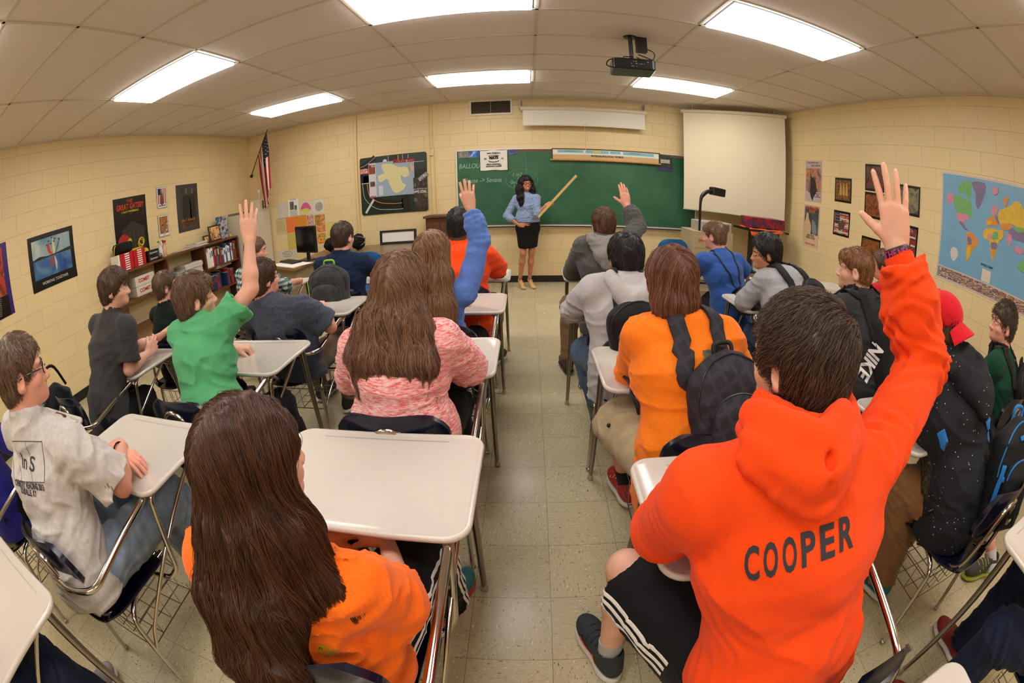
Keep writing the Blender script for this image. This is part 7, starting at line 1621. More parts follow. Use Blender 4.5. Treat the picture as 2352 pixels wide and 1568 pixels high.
# ---- 7 patterned dark grey shirt
p=person('student slouching in a dark speckled blue-grey shirt, elbow over the chair arm',(-1.50,2.22,.54),(-1.655,2.20,1.070),fwd=(.25,1,0),look=(.55,1,.05),skin=SKIN2,
  shoulders=((-1.80,2.16,.865),(-1.39,2.20,.885)),arms=dict(L=dict(wr=(-1.72,2.56,.79),hd=(.5,.8,0),**rest),R=dict(el=(-1.27,2.28,.735),wr=(-1.42,2.50,.80),hd=(-.5,.6,.1),hn=(0,0,-1),curl=(1.1,1.15,1.2,1.2),spread=.2)),
  legs=dict(L=dict(kn=(-1.68,2.68,.53),an=(-1.68,2.75,.095)),R=dict(kn=(-1.37,2.66,.53),an=(-1.38,2.60,.095))),res=.009,hres=.005)
M_SPK=fabric('speckled blue grey',(66,72,86),.85,noise=(240,.6)); shirt(p,M_SPK,'shirt',g=.018,sleeve='short',frac=.84,loose=.022,fold=.009,hem=.06,seed=17,res=.008,collar=.018)
pants(p,fabric('khaki trouser cloth',(104,90,70),.8),'trousers'); shoes(p,(20,20,22),M_SOLEW)
short_hair(p,(56,38,28),(96,68,48),vol=.017,length=.055,n=4200,rad=.0008,seed=9,nape=-.105,earcov=.02)
# ---- 8 navy sweater
p=person('student in a navy sweater with very short dark hair, in front of the monitor',(-1.52,3.08,.56),(-1.515,3.17,1.170),fwd=(0,1,0),look=(.25,1,-.1),skin=SKIN,
  arms=dict(L=dict(el=(-1.80,3.28,.83),wr=(-1.66,3.48,.79),hd=(.5,1,0),**rest),R=dict(el=(-1.285,3.28,.86),wr=(-1.30,3.50,.79),hd=(-.3,1,0),**rest)),legs=legs_for(8),res=.010,hres=.006)
shirt(p,fabric('navy wool',(20,36,62),.9),'sweater',g=.02,sleeve='long',loose=.012,fold=.007,hem=.09,seed=19,res=.009,collar=.02)
pants(p,M_BLK,'trousers'); shoes(p,(30,30,30)); short_hair(p,(50,36,26),(84,62,44),vol=.011,length=.03,n=3200,rad=.0009,seed=10,nape=-.08)
# ---- 9 pink sweater
p=person('student in a pink and white marled sweater with long wavy brown hair',(-.555,1.30,.56),(-.530,1.42,1.150),fwd=(.05,1,0),look=(.15,1,-.1),sex='f',skin=SKIN,build=1.1,
  shoulders=((-.70,1.36,.955),(-.395,1.37,.975)),arms=dict(L=dict(el=(-.80,1.49,.785),wr=(-.66,1.72,.79),hd=(.6,.7,0),**rest),R=dict(el=(-.335,1.53,.815),wr=(-.53,1.66,.80),hd=(-1,.3,0),**rest)),
  legs=legs_for(1),res=.008,hres=.005)
shirt(p,marl('pink marl knit',(226,92,104),(240,206,196)),'sweater',g=.028,sleeve='long',loose=.015,fold=.007,hem=.10,hemw=.012,seed=21,res=.006)
pants(p,M_BLK,'leggings',g=.008); shoes(p,(30,30,34))
h=p.head
long_hair(p,(82,58,44),(140,104,78),[([h+V3(-.0,-.05,.02),h+V3(-.01,-.10,-.09),h+V3(-.02,-.15,-.20),h+V3(-.03,-.165,-.33)],[.080,.120,.155,.115],[.06,.05,.045,.02]),
  ([h+V3(-.05,-.03,-.05),h+V3(-.13,-.07,-.16),h+V3(-.175,-.09,-.285)],[.04,.05,.035],[.05,.045,.02])],n=10000,rad=.0006,length=.5,seed=22,wave=.22,wl=.11,res=.006,amp=.009,wavesc=(30,30,7),frizz=.014,jit=.15,nst=22,name='mid brown wavy hair')
# ---- 10 blue long-sleeve, hand raised
p=person('student in a light blue top with very long light brown hair, hand raised',(-.60,2.24,.56),(-.60,2.27,1.135),fwd=(.1,1,0),look=(.4,1,-.05),sex='f',skin=SKIN,
  arms=dict(L=dict(el=(-.80,2.42,.80),wr=(-.60,2.60,.79),hd=(1,.2,0),**rest),R=dict(el=(-.355,2.32,1.185),wr=(-.405,2.36,1.365),hd=(-.12,.1,1),hn=(-.1,1,0),curl=(.05,.08,.12,.16),spread=1.1,thumb=.5,nails='dark')),
  legs=legs_for(2),res=.009,hres=.005)
shirt(p,fabric('light blue jersey',(92,128,205),.8),'long_sleeved_top',g=.014,sleeve='long',loose=.002,fold=.006,seed=23,res=.007)
pants(p,M_BLK,'leggings',g=.008); shoes(p,(30,30,34))
h=p.head
long_hair(p,(92,66,48),(158,120,84),[([h+V3(0,-.04,.02),h+V3(.0,-.09,-.10),h+V3(.005,-.14,-.25),h+V3(.02,-.16,-.42),h+V3(.045,-.15,-.60)],[.080,.110,.125,.115,.055],[.06,.05,.05,.04,.02])],n=9000,rad=.0008,length=.62,seed=24,wave=.12,wl=.14,res=.007,amp=.008,wavesc=(24,24,5),frizz=.014,jit=.12,nst=24,name='light brown long hair')
# ---- 11 orange tee, black hair
p=person('student in a red-orange tee with short black curly hair, elbow on the front desk',(-.56,3.05,.56),(-.585,3.14,1.205),fwd=(0,1,0),look=(.2,1,-.1),skin=SKIN3,build=1.1,
  arms=dict(L=dict(el=(-.84,3.3,.83),wr=(-.64,3.46,.79),hd=(1,.4,0),**rest),R=dict(el=(-.315,3.34,.805),wr=(-.52,3.50,.79),hd=(-1,.4,0),**rest)),
  legs=dict(L=dict(kn=(-.68,3.52,.53),an=(-.68,3.56,.095)),R=dict(kn=(-.40,3.50,.53),an=(-.39,3.42,.095))),res=.009,hres=.006)
shirt(p,fabric('red orange cotton',(252,76,14),.85),'tee_shirt',g=.018,sleeve='short',frac=.80,loose=.018,fold=.008,hem=.14,hemw=.01,seed=25,res=.008)
pants(p,fabric('dark slate denim',(26,32,40),.8),'jeans'); shoes(p,(26,30,34),M_SOLEW,d=(.4,1,0)); short_hair(p,(14,12,11),(30,26,24),vol=.020,length=.02,n=3000,rad=.0009,seed=11,messy=1.2,nape=-.07,hairline=.06)
# ---- 12 royal blue at the left edge
p=person('student in a royal blue top cut off by the left edge of the photo',(-2.46,.30,.57),(-2.66,.36,1.21),fwd=(0,1,0),look=(.3,1,0),skin=SKIN3,
  arms=dict(L=dict(wr=(-2.60,.66,.79),hd=(.5,1,0),**rest),R=dict(el=(-2.20,.55,.80),wr=(-2.30,.76,.80),hd=(.15,1,.1),hn=(-.2,0,-1),curl=(.8,.8,.8,.9))),legs=legs_for(9),res=.011,hres=.006)
shirt(p,fabric('royal blue',(34,32,120),.85),'top',g=.016,sleeve='long',fold=.006,seed=27,res=.009); pants(p,M_BLK,'trousers'); shoes(p,(30,30,30)); short_hair(p,(18,14,12),(36,30,26),n=1500,rad=.001,seed=12)
# ---- 13 jeans under the desk bottom left
p=person('person in dark jeans under the cut-off desk in the lower left corner',(-1.66,-.60,.56),(-1.66,-.52,1.20),skin=SKIN,legs=dict(L=dict(kn=(-1.74,-.13,.53),an=(-1.74,-.06,.095)),R=dict(kn=(-1.42,-.10,.53),an=(-1.40,.0,.095))),arms=dict(L=dict(wr=(-1.85,-.3,.79),hd=(.5,1,0),**rest),R=dict(wr=(-1.5,-.32,.79),hd=(-.5,1,0),**rest)),res=.012,hres=.007)
shirt(p,fabric('grey shirt',(120,120,124),.85),'tee_shirt',res=.012); pants(p,fabric('dark blue denim',(26,34,58),.8),'jeans',g=.016,loose=.012,fold=.006,seed=30,res=.008); shoes(p,(150,142,134)); short_hair(p,(60,44,32),n=0)
# ================================================================ STUDENTS RIGHT OF THE AISLE
# ---- 14 orange-red hoodie, nearest on the right
p=person('foreground student in an orange-red hooded sweatshirt lettered COOPER, one arm raised',(.445,.31,.57),(.378,.61,1.210),fwd=(-.12,1,0),look=(-.38,1,-.14),skin=SKIN,size=1.0,build=1.0,hscale=.95,
  shoulders=((.175,.51,1.025),(.525,.48,1.055)),arms=dict(L=dict(el=(.172,.62,.84),wr=(.36,.74,.805),hd=(1,.3,0),hn=(0,0,-1),**rest),
    R=dict(el=(.775,.585,1.195),wr=(.712,.695,1.430),hd=(-.05,.18,1),hn=(.62,.75,.08),curl=(.08,.04,.08,.16),spread=1.25,thumb=.95,tcurl=.25,hs=1.0,hres=.0022,nails='n')),
  legs=dict(L=dict(kn=(.175,.80,.50),an=(.168,.72,.10)),R=dict(kn=(.66,.76,.52),an=(.66,.80,.10))),res=.007,hres=.004,jaw=1.05)
M_HOOD=fabric('orange red fleece',(242,74,14),.95,noise=(300,.04),bump=(500,.3),sheen=.06)
shirt(p,M_HOOD,'hooded_sweatshirt',g=.026,sleeve='long',frac=.035,loose=.030,fold=.010,hem=.08,hemw=.01,seed=31,res=.0055,collar=0,fsc=(5,5,9),nr=.05)
_,hoodf=hood_rolls(p,M_HOOD,[([(1652,1010),(1700,1065),(1790,1125),(1872,1168),(1922,1100),(1948,1010),(1948,930)],.017,.7),
  ([(1662,985),(1725,1035),(1805,1085),(1866,1112),(1908,1050),(1935,970)],.027,1.0),([(1672,955),(1745,992),(1820,1025),(1872,1040),(1915,980)],.026,1.6),
  ([(1800,1040),(1868,1100)],.034,.7),([(1740,1000),(1850,1060)],.030,1.0)],[(1868,1040),(1876,1100),(1872,1150)],seed=3,w=.135,shift=(-.012,.0,.0))
cuff(p,'R',M_HOOD,.0455,.075)
short_hair(p,(44,32,26),(92,72,58),vol=.014,length=.045,n=15000,rad=.00042,seed=32,whorl=(.03,-.085,.085),nape=-.095,res=.005,side=-.012,messy=.2,lift=.009,name='dark espresso hair')
mS=fabric('shorts black',(14,14,17),.7); pants(p,mS,'shorts',g=.022,short=.84,loose=.022,fold=.008,seed=33,res=.006)
MI_NV=mat('faded navy print',(44,42,48),.8); cf=union([p.shirtf,hoodf],.004)
for k,t in enumerate('COOPER'):
    cx=1727+(k*43.5); cy=1299-k*7.5-(k*k)*1.35; w_=17-.2*k
    stick_text(t,cf,(cx-w_,cy+2+k*.9),(cx+w_,cy-2-k*.9),MI_NV,p.shirt,height=.056,bold=.0022,cuts=.008)
a=p.legs['L']; lg=nrm(a['kn']-a['hp'])
for k in range(3):
    P=[]
    for t in np.linspace(.25,.83,8):
        c=a['hp']+(a['kn']-a['hp'])*t; th=-.28+.20*k; P.append(c-p.S*.14*math.cos(th)-V3(0,0,.14*math.sin(th)))
    ribbon('stripe',P,.013,p.pantsf,mW,p.pants,th=.0012,off=.0012)
    P=[]; c=a['hp']+(a['kn']-a['hp'])*(.83-.035*k)
    sd=nrm(np.cross(lg,(0,0,1))); u2=np.cross(sd,lg)
    for t in np.linspace(.5,2.4,8): P.append(c-sd*.12*math.cos(-t)*-1*1-u2*.12*math.sin(t) if False else c+(sd*-math.cos(t*.9-.2)+u2*-math.sin(t*.9-.2))*.13)
    ribbon('hem_stripe',P,.012,p.pantsf,mW,p.pants,th=.0012,off=.0012)
shoes_=shoe(a['an'],(-.32,1,0),1,mat('charcoal knit shoe',(44,48,54),.7,bump=(300,.4)),M_SOLEW,p.root,1.08,laces=mat('black lace',(20,20,22),.7),res=.005)
so,upf,Wf=shoes_
mO=mat('orange swoosh',(240,88,30),.5)
ribbon('side_mark',[Wf(.03,-.05,.065),Wf(.0,-.05,.035),Wf(.05,-.05,.035),Wf(.12,-.045,.05)],.012,upf,mO,so,th=.0015,off=.001)
sock(a['an']+V3(0,0,.01),a['kn'],.07,mat('grey sock',(176,174,170),.9),p.root,.042)
shoe(p.legs['R']['an'],(.1,1,0),1,MATS['charcoal knit shoe'],M_SOLEW,p.root,1.05)
# wristband
ar=p.arms['R']; ax=nrm(ar['wr']-ar['el']); mb=MB(); c0=ar['wr']-ax*.006
s1=nrm(np.cross(ax,(0,1,0))); s2=np.cross(ax,s1); n=36
V=[];F=[]
for r,z in ((.0335,-.012),(.0350,-.010),(.0345,.010),(.033,.012),(.031,.010),(.031,-.010)):
    for k in range(n): t=2*PI*k/n; V.append(c0+ax*z+(s1*math.cos(t)*1.12+s2*math.sin(t)*.92)*r)
for j in range(6):
    for k in range(n): F.append((j*n+k,j*n+(k+1)%n,((j+1)%6)*n+(k+1)%n,((j+1)%6)*n+k))
mb.add(V,F); wb=mb.build('wristband',mat('black silicone',(24,22,26),.5),p.root,smooth=True)
def band_f(P):
    q=P-c0.astype(P.dtype); x=q@s1.astype(P.dtype)/1.12; y=q@s2.astype(P.dtype)/.92; return np.sqrt(x*x+y*y)-.0350
band_f.bb=(c0-.05,c0+.05)
stick_text('THE NEA',band_f,(2034,588),(2090,574),mat('magenta print',(196,44,126),.5),wb,height=.016,bold=.0004,off=.0006,cuts=.003)
# ---- 15 bright orange, long brown hair, black plaid backpack
p=person('student in a bright orange tee with chin-length reddish brown hair and black plaid backpack',(.47,1.17,.56),(.392,1.44,1.165),fwd=(-.1,1,0),look=(-.3,1,-.12),skin=SKIN2,
  shoulders=((.285,1.38,.985),(.600,1.36,.985)),arms=dict(L=dict(el=(.300,1.53,.80),wr=(.46,1.68,.79),hd=(.9,.5,0),**rest),R=dict(el=(.74,1.50,.82),wr=(.60,1.68,.79),hd=(-.7,.5,0),**rest)),
  legs=dict(L=dict(kn=(.275,1.66,.52),an=(.375,1.655,.115)),R=dict(kn=(.62,1.64,.53),an=(.62,1.7,.1))),res=.008,hres=.005,build=1.05)
shirt(p,fabric('blaze orange cotton',(255,128,20),.8),'tee_shirt',g=.024,sleeve='long',frac=.17,loose=.03,fold=.008,hem=.12,hemw=.008,seed=35,res=.006)
pants(p,fabric('khaki cargo cotton',(176,158,122),.9,noise=(30,.12)),'cargo_shorts',g=.024,short=.88,loose=.022,fold=.010,seed=36,res=.006)
mb=MB(); a=p.legs['L']; b_=snap(p.pantsf,[a['hp']+(a['kn']-a['hp'])*.62-p.S*.1+V3(0,0,.05)],.004)[0]; mb.ball(b_,.009,10); mb.build('button',mat('black button',(24,22,22),.4),p.pants,smooth=True)
shoe(a['an'],(-.18,1,0),1,mat('red running shoe',(176,40,30),.6,bump=(200,.3)),M_SOLEW,p.root,1.0,laces=mat('white lace',(220,216,210),.7),res=.006); sock(a['an'],a['kn'],.11,mat('black sock',(18,18,20),.9),p.root,.044)
shoe(p.legs['R']['an'],(.1,1,0),1,MATS['red running shoe'],M_SOLEW,p.root,1.0)
h=p.head; R_=p.HR
long_hair(p,(84,50,36),(132,88,68),[([h+V3(.0,-.03,.02),h+V3(.005,-.06,-.06),h+V3(.008,-.065,-.125)],[.066,.076,.058],[.065,.06,.04])],n=8000,rad=.0007,length=.30,seed=37,wave=.05,wl=.2,res=.006,amp=.005,wavesc=(26,26,6),frizz=.006,jit=.10,nst=16,name='reddish brown hair',vol=.009,part=(-.02,-.05,.13))
M_PLB=grid_mat('black plaid nylon',(22,20,27),(40,37,50),sc=24,w=.3)
worn_bag('black plaid backpack with wide straps, worn over the bright orange tee',p,(.530,1.085,.825),(.28,.42,.16),M_PLB,M_PLB,seed=38,strap_w=.058,dx=.085,res=.006)
mp_=mat('camo tag',(92,98,80),.8,noise=(60,.4)); ribbon('camouflage_tag',[p.ctr+V3(.03,-.14,.0),p.ctr+V3(.03,-.15,-.035),p.ctr+V3(.03,-.155,-.07)],.06,p.shirtf,mp_,p.shirt,th=.003,off=.002)
# ---- 16 light grey hood, black backpack
p=person('student with black hair in a light grey hooded sweatshirt and plain black backpack',(.42,2.03,.56),(.392,2.17,1.120),fwd=(-.05,1,0),look=(-.15,1,-.2),skin=SKIN4,build=1.08,
  shoulders=((.225,2.11,.965),(.555,2.11,.965)),arms=dict(L=dict(el=(.150,2.31,.81),wr=(.32,2.50,.79),hd=(.7,.7,0),**rest),R=dict(el=(.68,2.28,.83),wr=(.56,2.48,.79),hd=(-.5,.7,0),**rest)),
  legs=dict(L=dict(kn=(.24,2.40,.52),an=(.36,2.26,.1)),R=dict(kn=(.55,2.48,.53),an=(.55,2.5,.1))),res=.009,hres=.005)
shirt(p,fabric('light grey fleece',(186,183,182),.9,noise=(260,.12)),'hooded_sweatshirt',g=.03,sleeve='long',loose=.016,fold=.009,hem=.13,hemw=.01,seed=41,res=.007,collar=0,nr=.05)
hood_part(p,p.shirt.data.materials[0],w=.135,drop=.15,out=.09,seed=4,res=.007,stand=.045)
pants(p,fabric('mid blue denim',(70,92,118),.8,noise=(26,.22)),'jeans',g=.018,loose=.008,fold=.006,seed=42); shoes(p,(30,26,26),M_SOLEW)
short_hair(p,(16,14,15),(40,36,38),vol=.020,length=.05,n=4200,rad=.0008,seed=43,whorl=(.01,-.07,.09),nape=-.085,messy=.35,name='black hair')
worn_bag('plain black backpack worn over the light grey hooded sweatshirt',p,(.405,1.88,.80),(.28,.36,.15),M_BAGB,M_BAGB,seed=44,strap_w=.05,dx=.095)
# ---- 17 dark grey hoodie at the front, hand raised
p=person('student in a dark grey heathered hoodie, hand raised in front of the chalkboard',(.47,3.03,.56),(.445,3.13,1.200),fwd=(0,1,0),look=(.0,1,-.1),skin=SKIN2,
  shoulders=((.285,3.06,1.045),(.600,3.10,1.07)),arms=dict(L=dict(el=(.235,3.30,.82),wr=(.42,3.46,.79),hd=(.8,.5,0),**rest),R=dict(el=(.730,3.26,1.185),wr=(.662,3.34,1.335),hd=(-.15,.1,1),hn=(-.1,1,0),side=1,curl=(.10,.12,.15,.2),spread=.15,thumb=.9)),
  legs=dict(L=dict(kn=(.235,3.44,.52),an=(.215,3.26,.105)),R=dict(kn=(.60,3.5,.53),an=(.6,3.55,.1))),res=.009,hres=.005)
shirt(p,fabric('dark heather grey',(84,84,80),.9,noise=(120,.35)),'hooded_sweatshirt',g=.026,sleeve='long',loose=.012,fold=.007,hem=.12,seed=45,res=.008,collar=0,nr=.05)
hood_part(p,mat('hood lining grey',(132,129,122),.9),w=.135,drop=.18,out=.09,seed=5,res=.008,stand=.05)
pants(p,fabric('tan trouser cloth',(128,100,68),.85),'trousers',g=.014,fold=.005,seed=46); shoes(p,(76,56,44),M_SOLED)
short_hair(p,(66,42,28),(110,74,50),vol=.016,length=.045,n=3200,rad=.0009,seed=47,nape=-.085)
lin=mat('hood lining grey',(138,134,126),.9)
up=nrm(p.ctr-p.hip); 0 and ribbon('hood_lining',[p.neckb+p.SS*-.055-p.F*.07+up*.035,p.neckb-p.F*.115+up*.0-up*.03,p.neckb+p.SS*.055-p.F*.07+up*.035],.05,p.shirtf,lin,p.shirt,th=.003,off=.003)
# ---- 18 blue polo tee
p=person('student in a blue tee with short light brown hair and a drawstring bag',(1.56,3.14,.57),(1.415,3.33,1.135),fwd=(-.25,1,0),look=(-.85,1,-.15),skin=SKIN2,
  arms=dict(L=dict(el=(1.275,3.44,.81),wr=(1.45,3.62,.79),hd=(.9,.4,0),**rest),R=dict(el=(1.78,3.38,.82),wr=(1.66,3.56,.79),hd=(-.7,.5,0),**rest)),legs=legs_for(22),res=.010,hres=.005)
shirt(p,fabric('medium blue cotton',(48,88,158),.85),'tee_shirt',g=.017,sleeve='short',frac=.76,loose=.016,fold=.006,hem=.13,seed=51,res=.009)
pants(p,M_BLK,'trousers'); shoes(p,(30,30,34)); short_hair(p,(92,66,46),(132,98,70),vol=.010,length=.028,n=2800,rad=.0009,seed=52,nape=-.07,fringe=.006)
up=nrm(p.ctr-p.hip); c=V3(1.58,2.93,.70)
f=union([ell(c,(.15,.075,.11)),cap(c+V3(0,0,.05),c+V3(-.01,.02,.16),.06,.02)],.04); f=folds(f,.006,(18,18,6),3); o=sdf_obj('drawstring_bag',f,mat('dark grey nylon',(44,44,48),.6),None,.008); tag(o,'dark grey drawstring bag hanging on the back of the student in the blue tee','drawstring bag')
mc=mat('black cord',(14,14,18),.6)
for k in (-1,1): ribbon('cord',[c+V3(-.01,-.02,.15),p.ctr+p.SS*k*.05-p.F*.22-up*.12,p.ctr+p.SS*k*.085-p.F*.20+up*.05,p.ctr+p.SS*k*.10-p.F*.02+up*.16],.012,p.shirtf,mc,o,th=.006,off=.003)
# ---- 19 laughing in light grey
p=person('laughing student in a light grey sweatshirt with thick black hair, leaning over the desk',(1.66,2.24,.57),(1.475,2.57,1.128),fwd=(-.3,1,0),look=(-1,.38,-.18),skin=SKIN4,smile=1.6,
  shoulders=((1.43,2.48,.965),(1.70,2.40,.975)),arms=dict(L=dict(el=(1.345,2.57,.80),wr=(1.56,2.78,.79),hd=(.8,.6,0),**rest),R=dict(el=(1.86,2.62,.81),wr=(1.70,2.80,.79),hd=(-.8,.4,0),**rest)),legs=legs_for(21),res=.009,hres=.0045)
shirt(p,fabric('light grey jersey',(160,160,162),.9,noise=(200,.12)),'sweatshirt',g=.028,sleeve='long',loose=.016,fold=.007,hem=.11,seed=53,res=.008,collar=.016)
pants(p,fabric('blue jeans cloth',(44,60,88),.8),'jeans'); shoes(p,(30,30,34)); short_hair(p,(18,15,14),(44,38,36),vol=.021,length=.045,n=4000,rad=.0008,seed=54,nape=-.07,top=.01,name='thick black hair')
mm=MB(); Wd=lambda x,y,z:p.head+(x*p.HR[0]+y*p.HR[1]+z*p.HR[2])
mm.tube([Wd(-.020,.079,-.051),Wd(0,.086,-.0535),Wd(.020,.079,-.051)],[.003,.0048,.003],6,smooth_n=4); mm.build('teeth',M_TOOTH,p.root,smooth=True)
worn_bag('black padded backpack with buckles on the laughing student in grey',p,(1.745,2.25,.86),(.27,.40,.15),M_BAGB,M_BAGB,seed=55,strap_w=.05,dx=.09)
# ---- 20 black jacket, black sports bag
p=person('student in a charcoal jacket with short ginger hair and a black sports bag',(1.64,1.45,.57),(1.560,1.72,1.205),fwd=(-.15,1,0),look=(-.85,1,-.08),skin=SKIN,size=1.02,build=1.05,
  shoulders=((1.40,1.64,1.02),(1.745,1.60,1.03)),arms=dict(L=dict(el=(1.36,1.86,.83),wr=(1.56,1.98,.80),hd=(.9,.5,0),**rest),R=dict(el=(1.90,1.80,.83),wr=(1.72,1.98,.79),hd=(-.8,.5,0),**rest)),legs=legs_for(20),res=.009,hres=.0045)
M_JK=fabric('charcoal softshell',(44,46,46),.7,noise=(300,.2)); shirt(p,M_JK,'jacket',g=.026,sleeve='long',loose=.012,fold=.008,hem=.12,seed=57,res=.007,collar=.035)
pants(p,fabric('dark blue jeans cloth',(34,52,84),.8),'jeans'); shoes(p,(30,30,34)); short_hair(p,(84,56,34),(156,102,56),vol=.005,length=.018,n=6000,rad=.0006,seed=58,nape=-.075,side=.0,fringe=.01,name='ginger brown hair')
o,Wb,fb=worn_bag('black sports bag with large white slanted letters on the charcoal jacket',p,(1.655,1.44,.90),(.32,.44,.14),M_BAGB,M_BAGB,seed=59,strap_w=.05,dx=.11,pocket=False,cat='sports bag')
mWh=mat('white print',(232,230,226),.6); stick_text('NIKE',union([fb,p.shirtf],.02),(2018,790),(1976,868),mWh,o,height=.075,bold=.004,off=.003,shear=.2)
# ---- 21 red shirt
p=person('student in a red tee by the right wall, partly hidden by the raised arm',(2.66,2.08,.57),(2.565,2.42,1.155),fwd=(-.15,1,0),look=(-.8,1,0),skin=SKIN2,legs=legs_for(24),arms=dict(L=dict(wr=(2.60,2.5,.79),hd=(.9,.5,0),**rest),R=dict(wr=(2.80,2.5,.79),hd=(-.8,.5,0),**rest)),res=.011,hres=.006)
shirt(p,fabric('red cotton',(190,22,26),.85),'tee_shirt',g=.018,loose=.015,frac=.8,fold=.006,hem=.12,seed=61,res=.009); pants(p,M_BLK,'trousers'); shoes(p,(30,30,34)); short_hair(p,(72,46,32),(112,78,54),vol=.020,length=.05,n=2400,rad=.001,seed=62,messy=.6,nape=-.085)
# ---- 22 red cap, speckled dark hoodie
p=person('student in a red cap worn backwards and a dark hoodie covered in white specks',(1.58,.64,.56),(1.470,1.01,1.150),fwd=(-.18,1,0),look=(-.3,1,-.35),skin=SKIN2,size=1.02,build=1.08,
  shoulders=((1.36,.93,.955),(1.675,.88,.965)),arms=dict(L=dict(el=(1.33,1.08,.80),wr=(1.50,1.16,.79),hd=(.8,.5,0),**rest),R=dict(el=(1.86,.98,.82),wr=(1.70,1.14,.79),hd=(-.9,.4,0),**rest)),
  legs=dict(L=dict(kn=(1.42,.86,.53),an=(1.45,.73,.105)),R=dict(kn=(1.72,.92,.53),an=(1.74,.90,.1))),res=.008,hres=.005)
shirt(p,speck('speckled black fleece',(16,17,24),(212,214,220),.72),'hooded_sweatshirt',g=.03,sleeve='long',loose=.014,fold=.008,hem=.10,hemw=.012,seed=63,res=.007,collar=0,nr=.05)
hood_part(p,p.shirt.data.materials[0],w=.15,drop=.20,out=.11,seed=6,res=.007,stand=.05)
pants(p,fabric('tan chino',(134,96,58),.85),'chinos',g=.02,loose=.012,fold=.008,seed=64,res=.008)
shoe(p.legs['L']['an'],(-.3,1,0),1,mat('teal canvas',(30,104,124),.8,bump=(200,.2)),M_SOLEW,p.root,1.05,res=.006); shoe(p.legs['R']['an'],(.1,1,0),1,MATS['teal canvas'],M_SOLEW,p.root,1.05,res=.007)
short_hair(p,(70,48,34),n=600,vol=.006,rad=.001,seed=65)
M_CAP=fabric('red cap twill',(206,18,34),.8); R_=p.HR; c=p.head; Wc=lambda x,y,z:c+x*R_[0]+y*R_[1]+z*R_[2]
capf=ell(Wc(0,-.012,.045),(.092,.112,.098),R_); bb=capf.bb; capf=inter(capf,half(Wc(0,0,.012),-(R_[2]+R_[1]*-.12)),.004); capf=cut(capf,ell(Wc(0,-.012,.035),(.085,.105,.09),R_)); capf.bb=bb
ho=sdf_obj('cap_crown',capf,M_CAP,None,.005); tag(ho,'red baseball cap worn backwards on the student in the speckled dark hoodie','cap')
me=MB(); V=[];F=[]; nx,ny=12,6
for j in range(ny+1):
    for i in range(nx+1):
        u=i/nx*2-1; v=j/ny; a=u*1.15; r=.105+.065*v*(1-.35*u*u); V.append(Wc(.088*math.sin(a)*(1+.25*v),-.012-r*math.cos(a*.75)*.98,.022-.045*v-.030*u*u))
n=len(V); V+=[q-R_[2]*.004 for q in V]
for j in range(ny):
    for i in range(nx): a=j*(nx+1)+i; F.append((a,a+1,a+nx+2,a+nx+1)); F.append((n+a,n+a+nx+1,n+a+nx+2,n+a+1))
me.add(V,F); me.build('cap_brim',M_CAP,ho,smooth=True)
mb=MB(); mb.ball(Wc(0,-.012,.143),(.008,.008,.005),8); mb.build('cap_button',M_CAP,ho,smooth=True)
# blue and black backpack hanging behind the chair
M_BB=fabric('black ripstop',(24,25,28),.6,noise=(30,.25)); M_BLUE=fabric('sky blue webbing',(34,120,196),.6,noise=(80,.1))
o,Wb,fb=backpack('black backpack with bright blue straps and zips behind the speckled hoodie',(1.680,.475,.765),nrm((.10,.28,1)),nrm((-.30,-1,0)),(.28,.46,.18),M_BB,zip_m=M_BLUE,strap_m=M_BLUE,person_=p,seed=66,res=.006)
for P,wd in (([Wb(-.36,.25,.10),Wb(-.40,.30,-.10),Wb(-.42,.28,-.28),Wb(-.44,.1,-.42)],.022),([Wb(-.42,.30,-.28),Wb(-.10,.42,-.33)],.020),([Wb(.40,.2,.12),Wb(.44,.22,-.1),Wb(.42,.2,-.3)],.022),([Wb(.1,.5,-.0),Wb(.42,.22,.02)],.02)):
    ribbon('compression_strap',P,wd,fb,M_BLUE,o,th=.003,off=.006)
ribbon('blue_zip',[Wb(-.15,.3,.36),Wb(.0,.36,.37),Wb(.2,.33,.34)],.018,fb,M_BLUE,o,th=.004,off=.003)
ribbon('shoulder_strap',[Wb(-.3,-.3,.38),p.ctr+V3(.06,-.22,-.02),p.ctr+V3(.07,-.06,.16),p.ctr+V3(.07,.20,.05)],.05,p.shirtf,M_BLUE,o,th=.006,off=.004)
ribbon('lower_strap',[at(2158,1060,.40),at(2166,1085,.38),at(2172,1110,.36)],.03,p.shirtf,M_BLUE,o,th=.004,off=.003)
stick_text('COMMANDO X SULLEN\nCOLLABORATION',p.shirtf,(2092,1172),(2150,1196),mat('grey print',(150,150,150),.7),p.shirt,height=.014,cuts=.006,bold=.0004)
stick('camouflage_print',grid_mesh(.13,.16,12,14),p.shirtf,(2090,1090),(2150,1100),picmat('camo print',[(18,18,22),(64,60,40),(20,20,24),(96,90,60),(18,20,22)],26,61,.9),p.shirt)
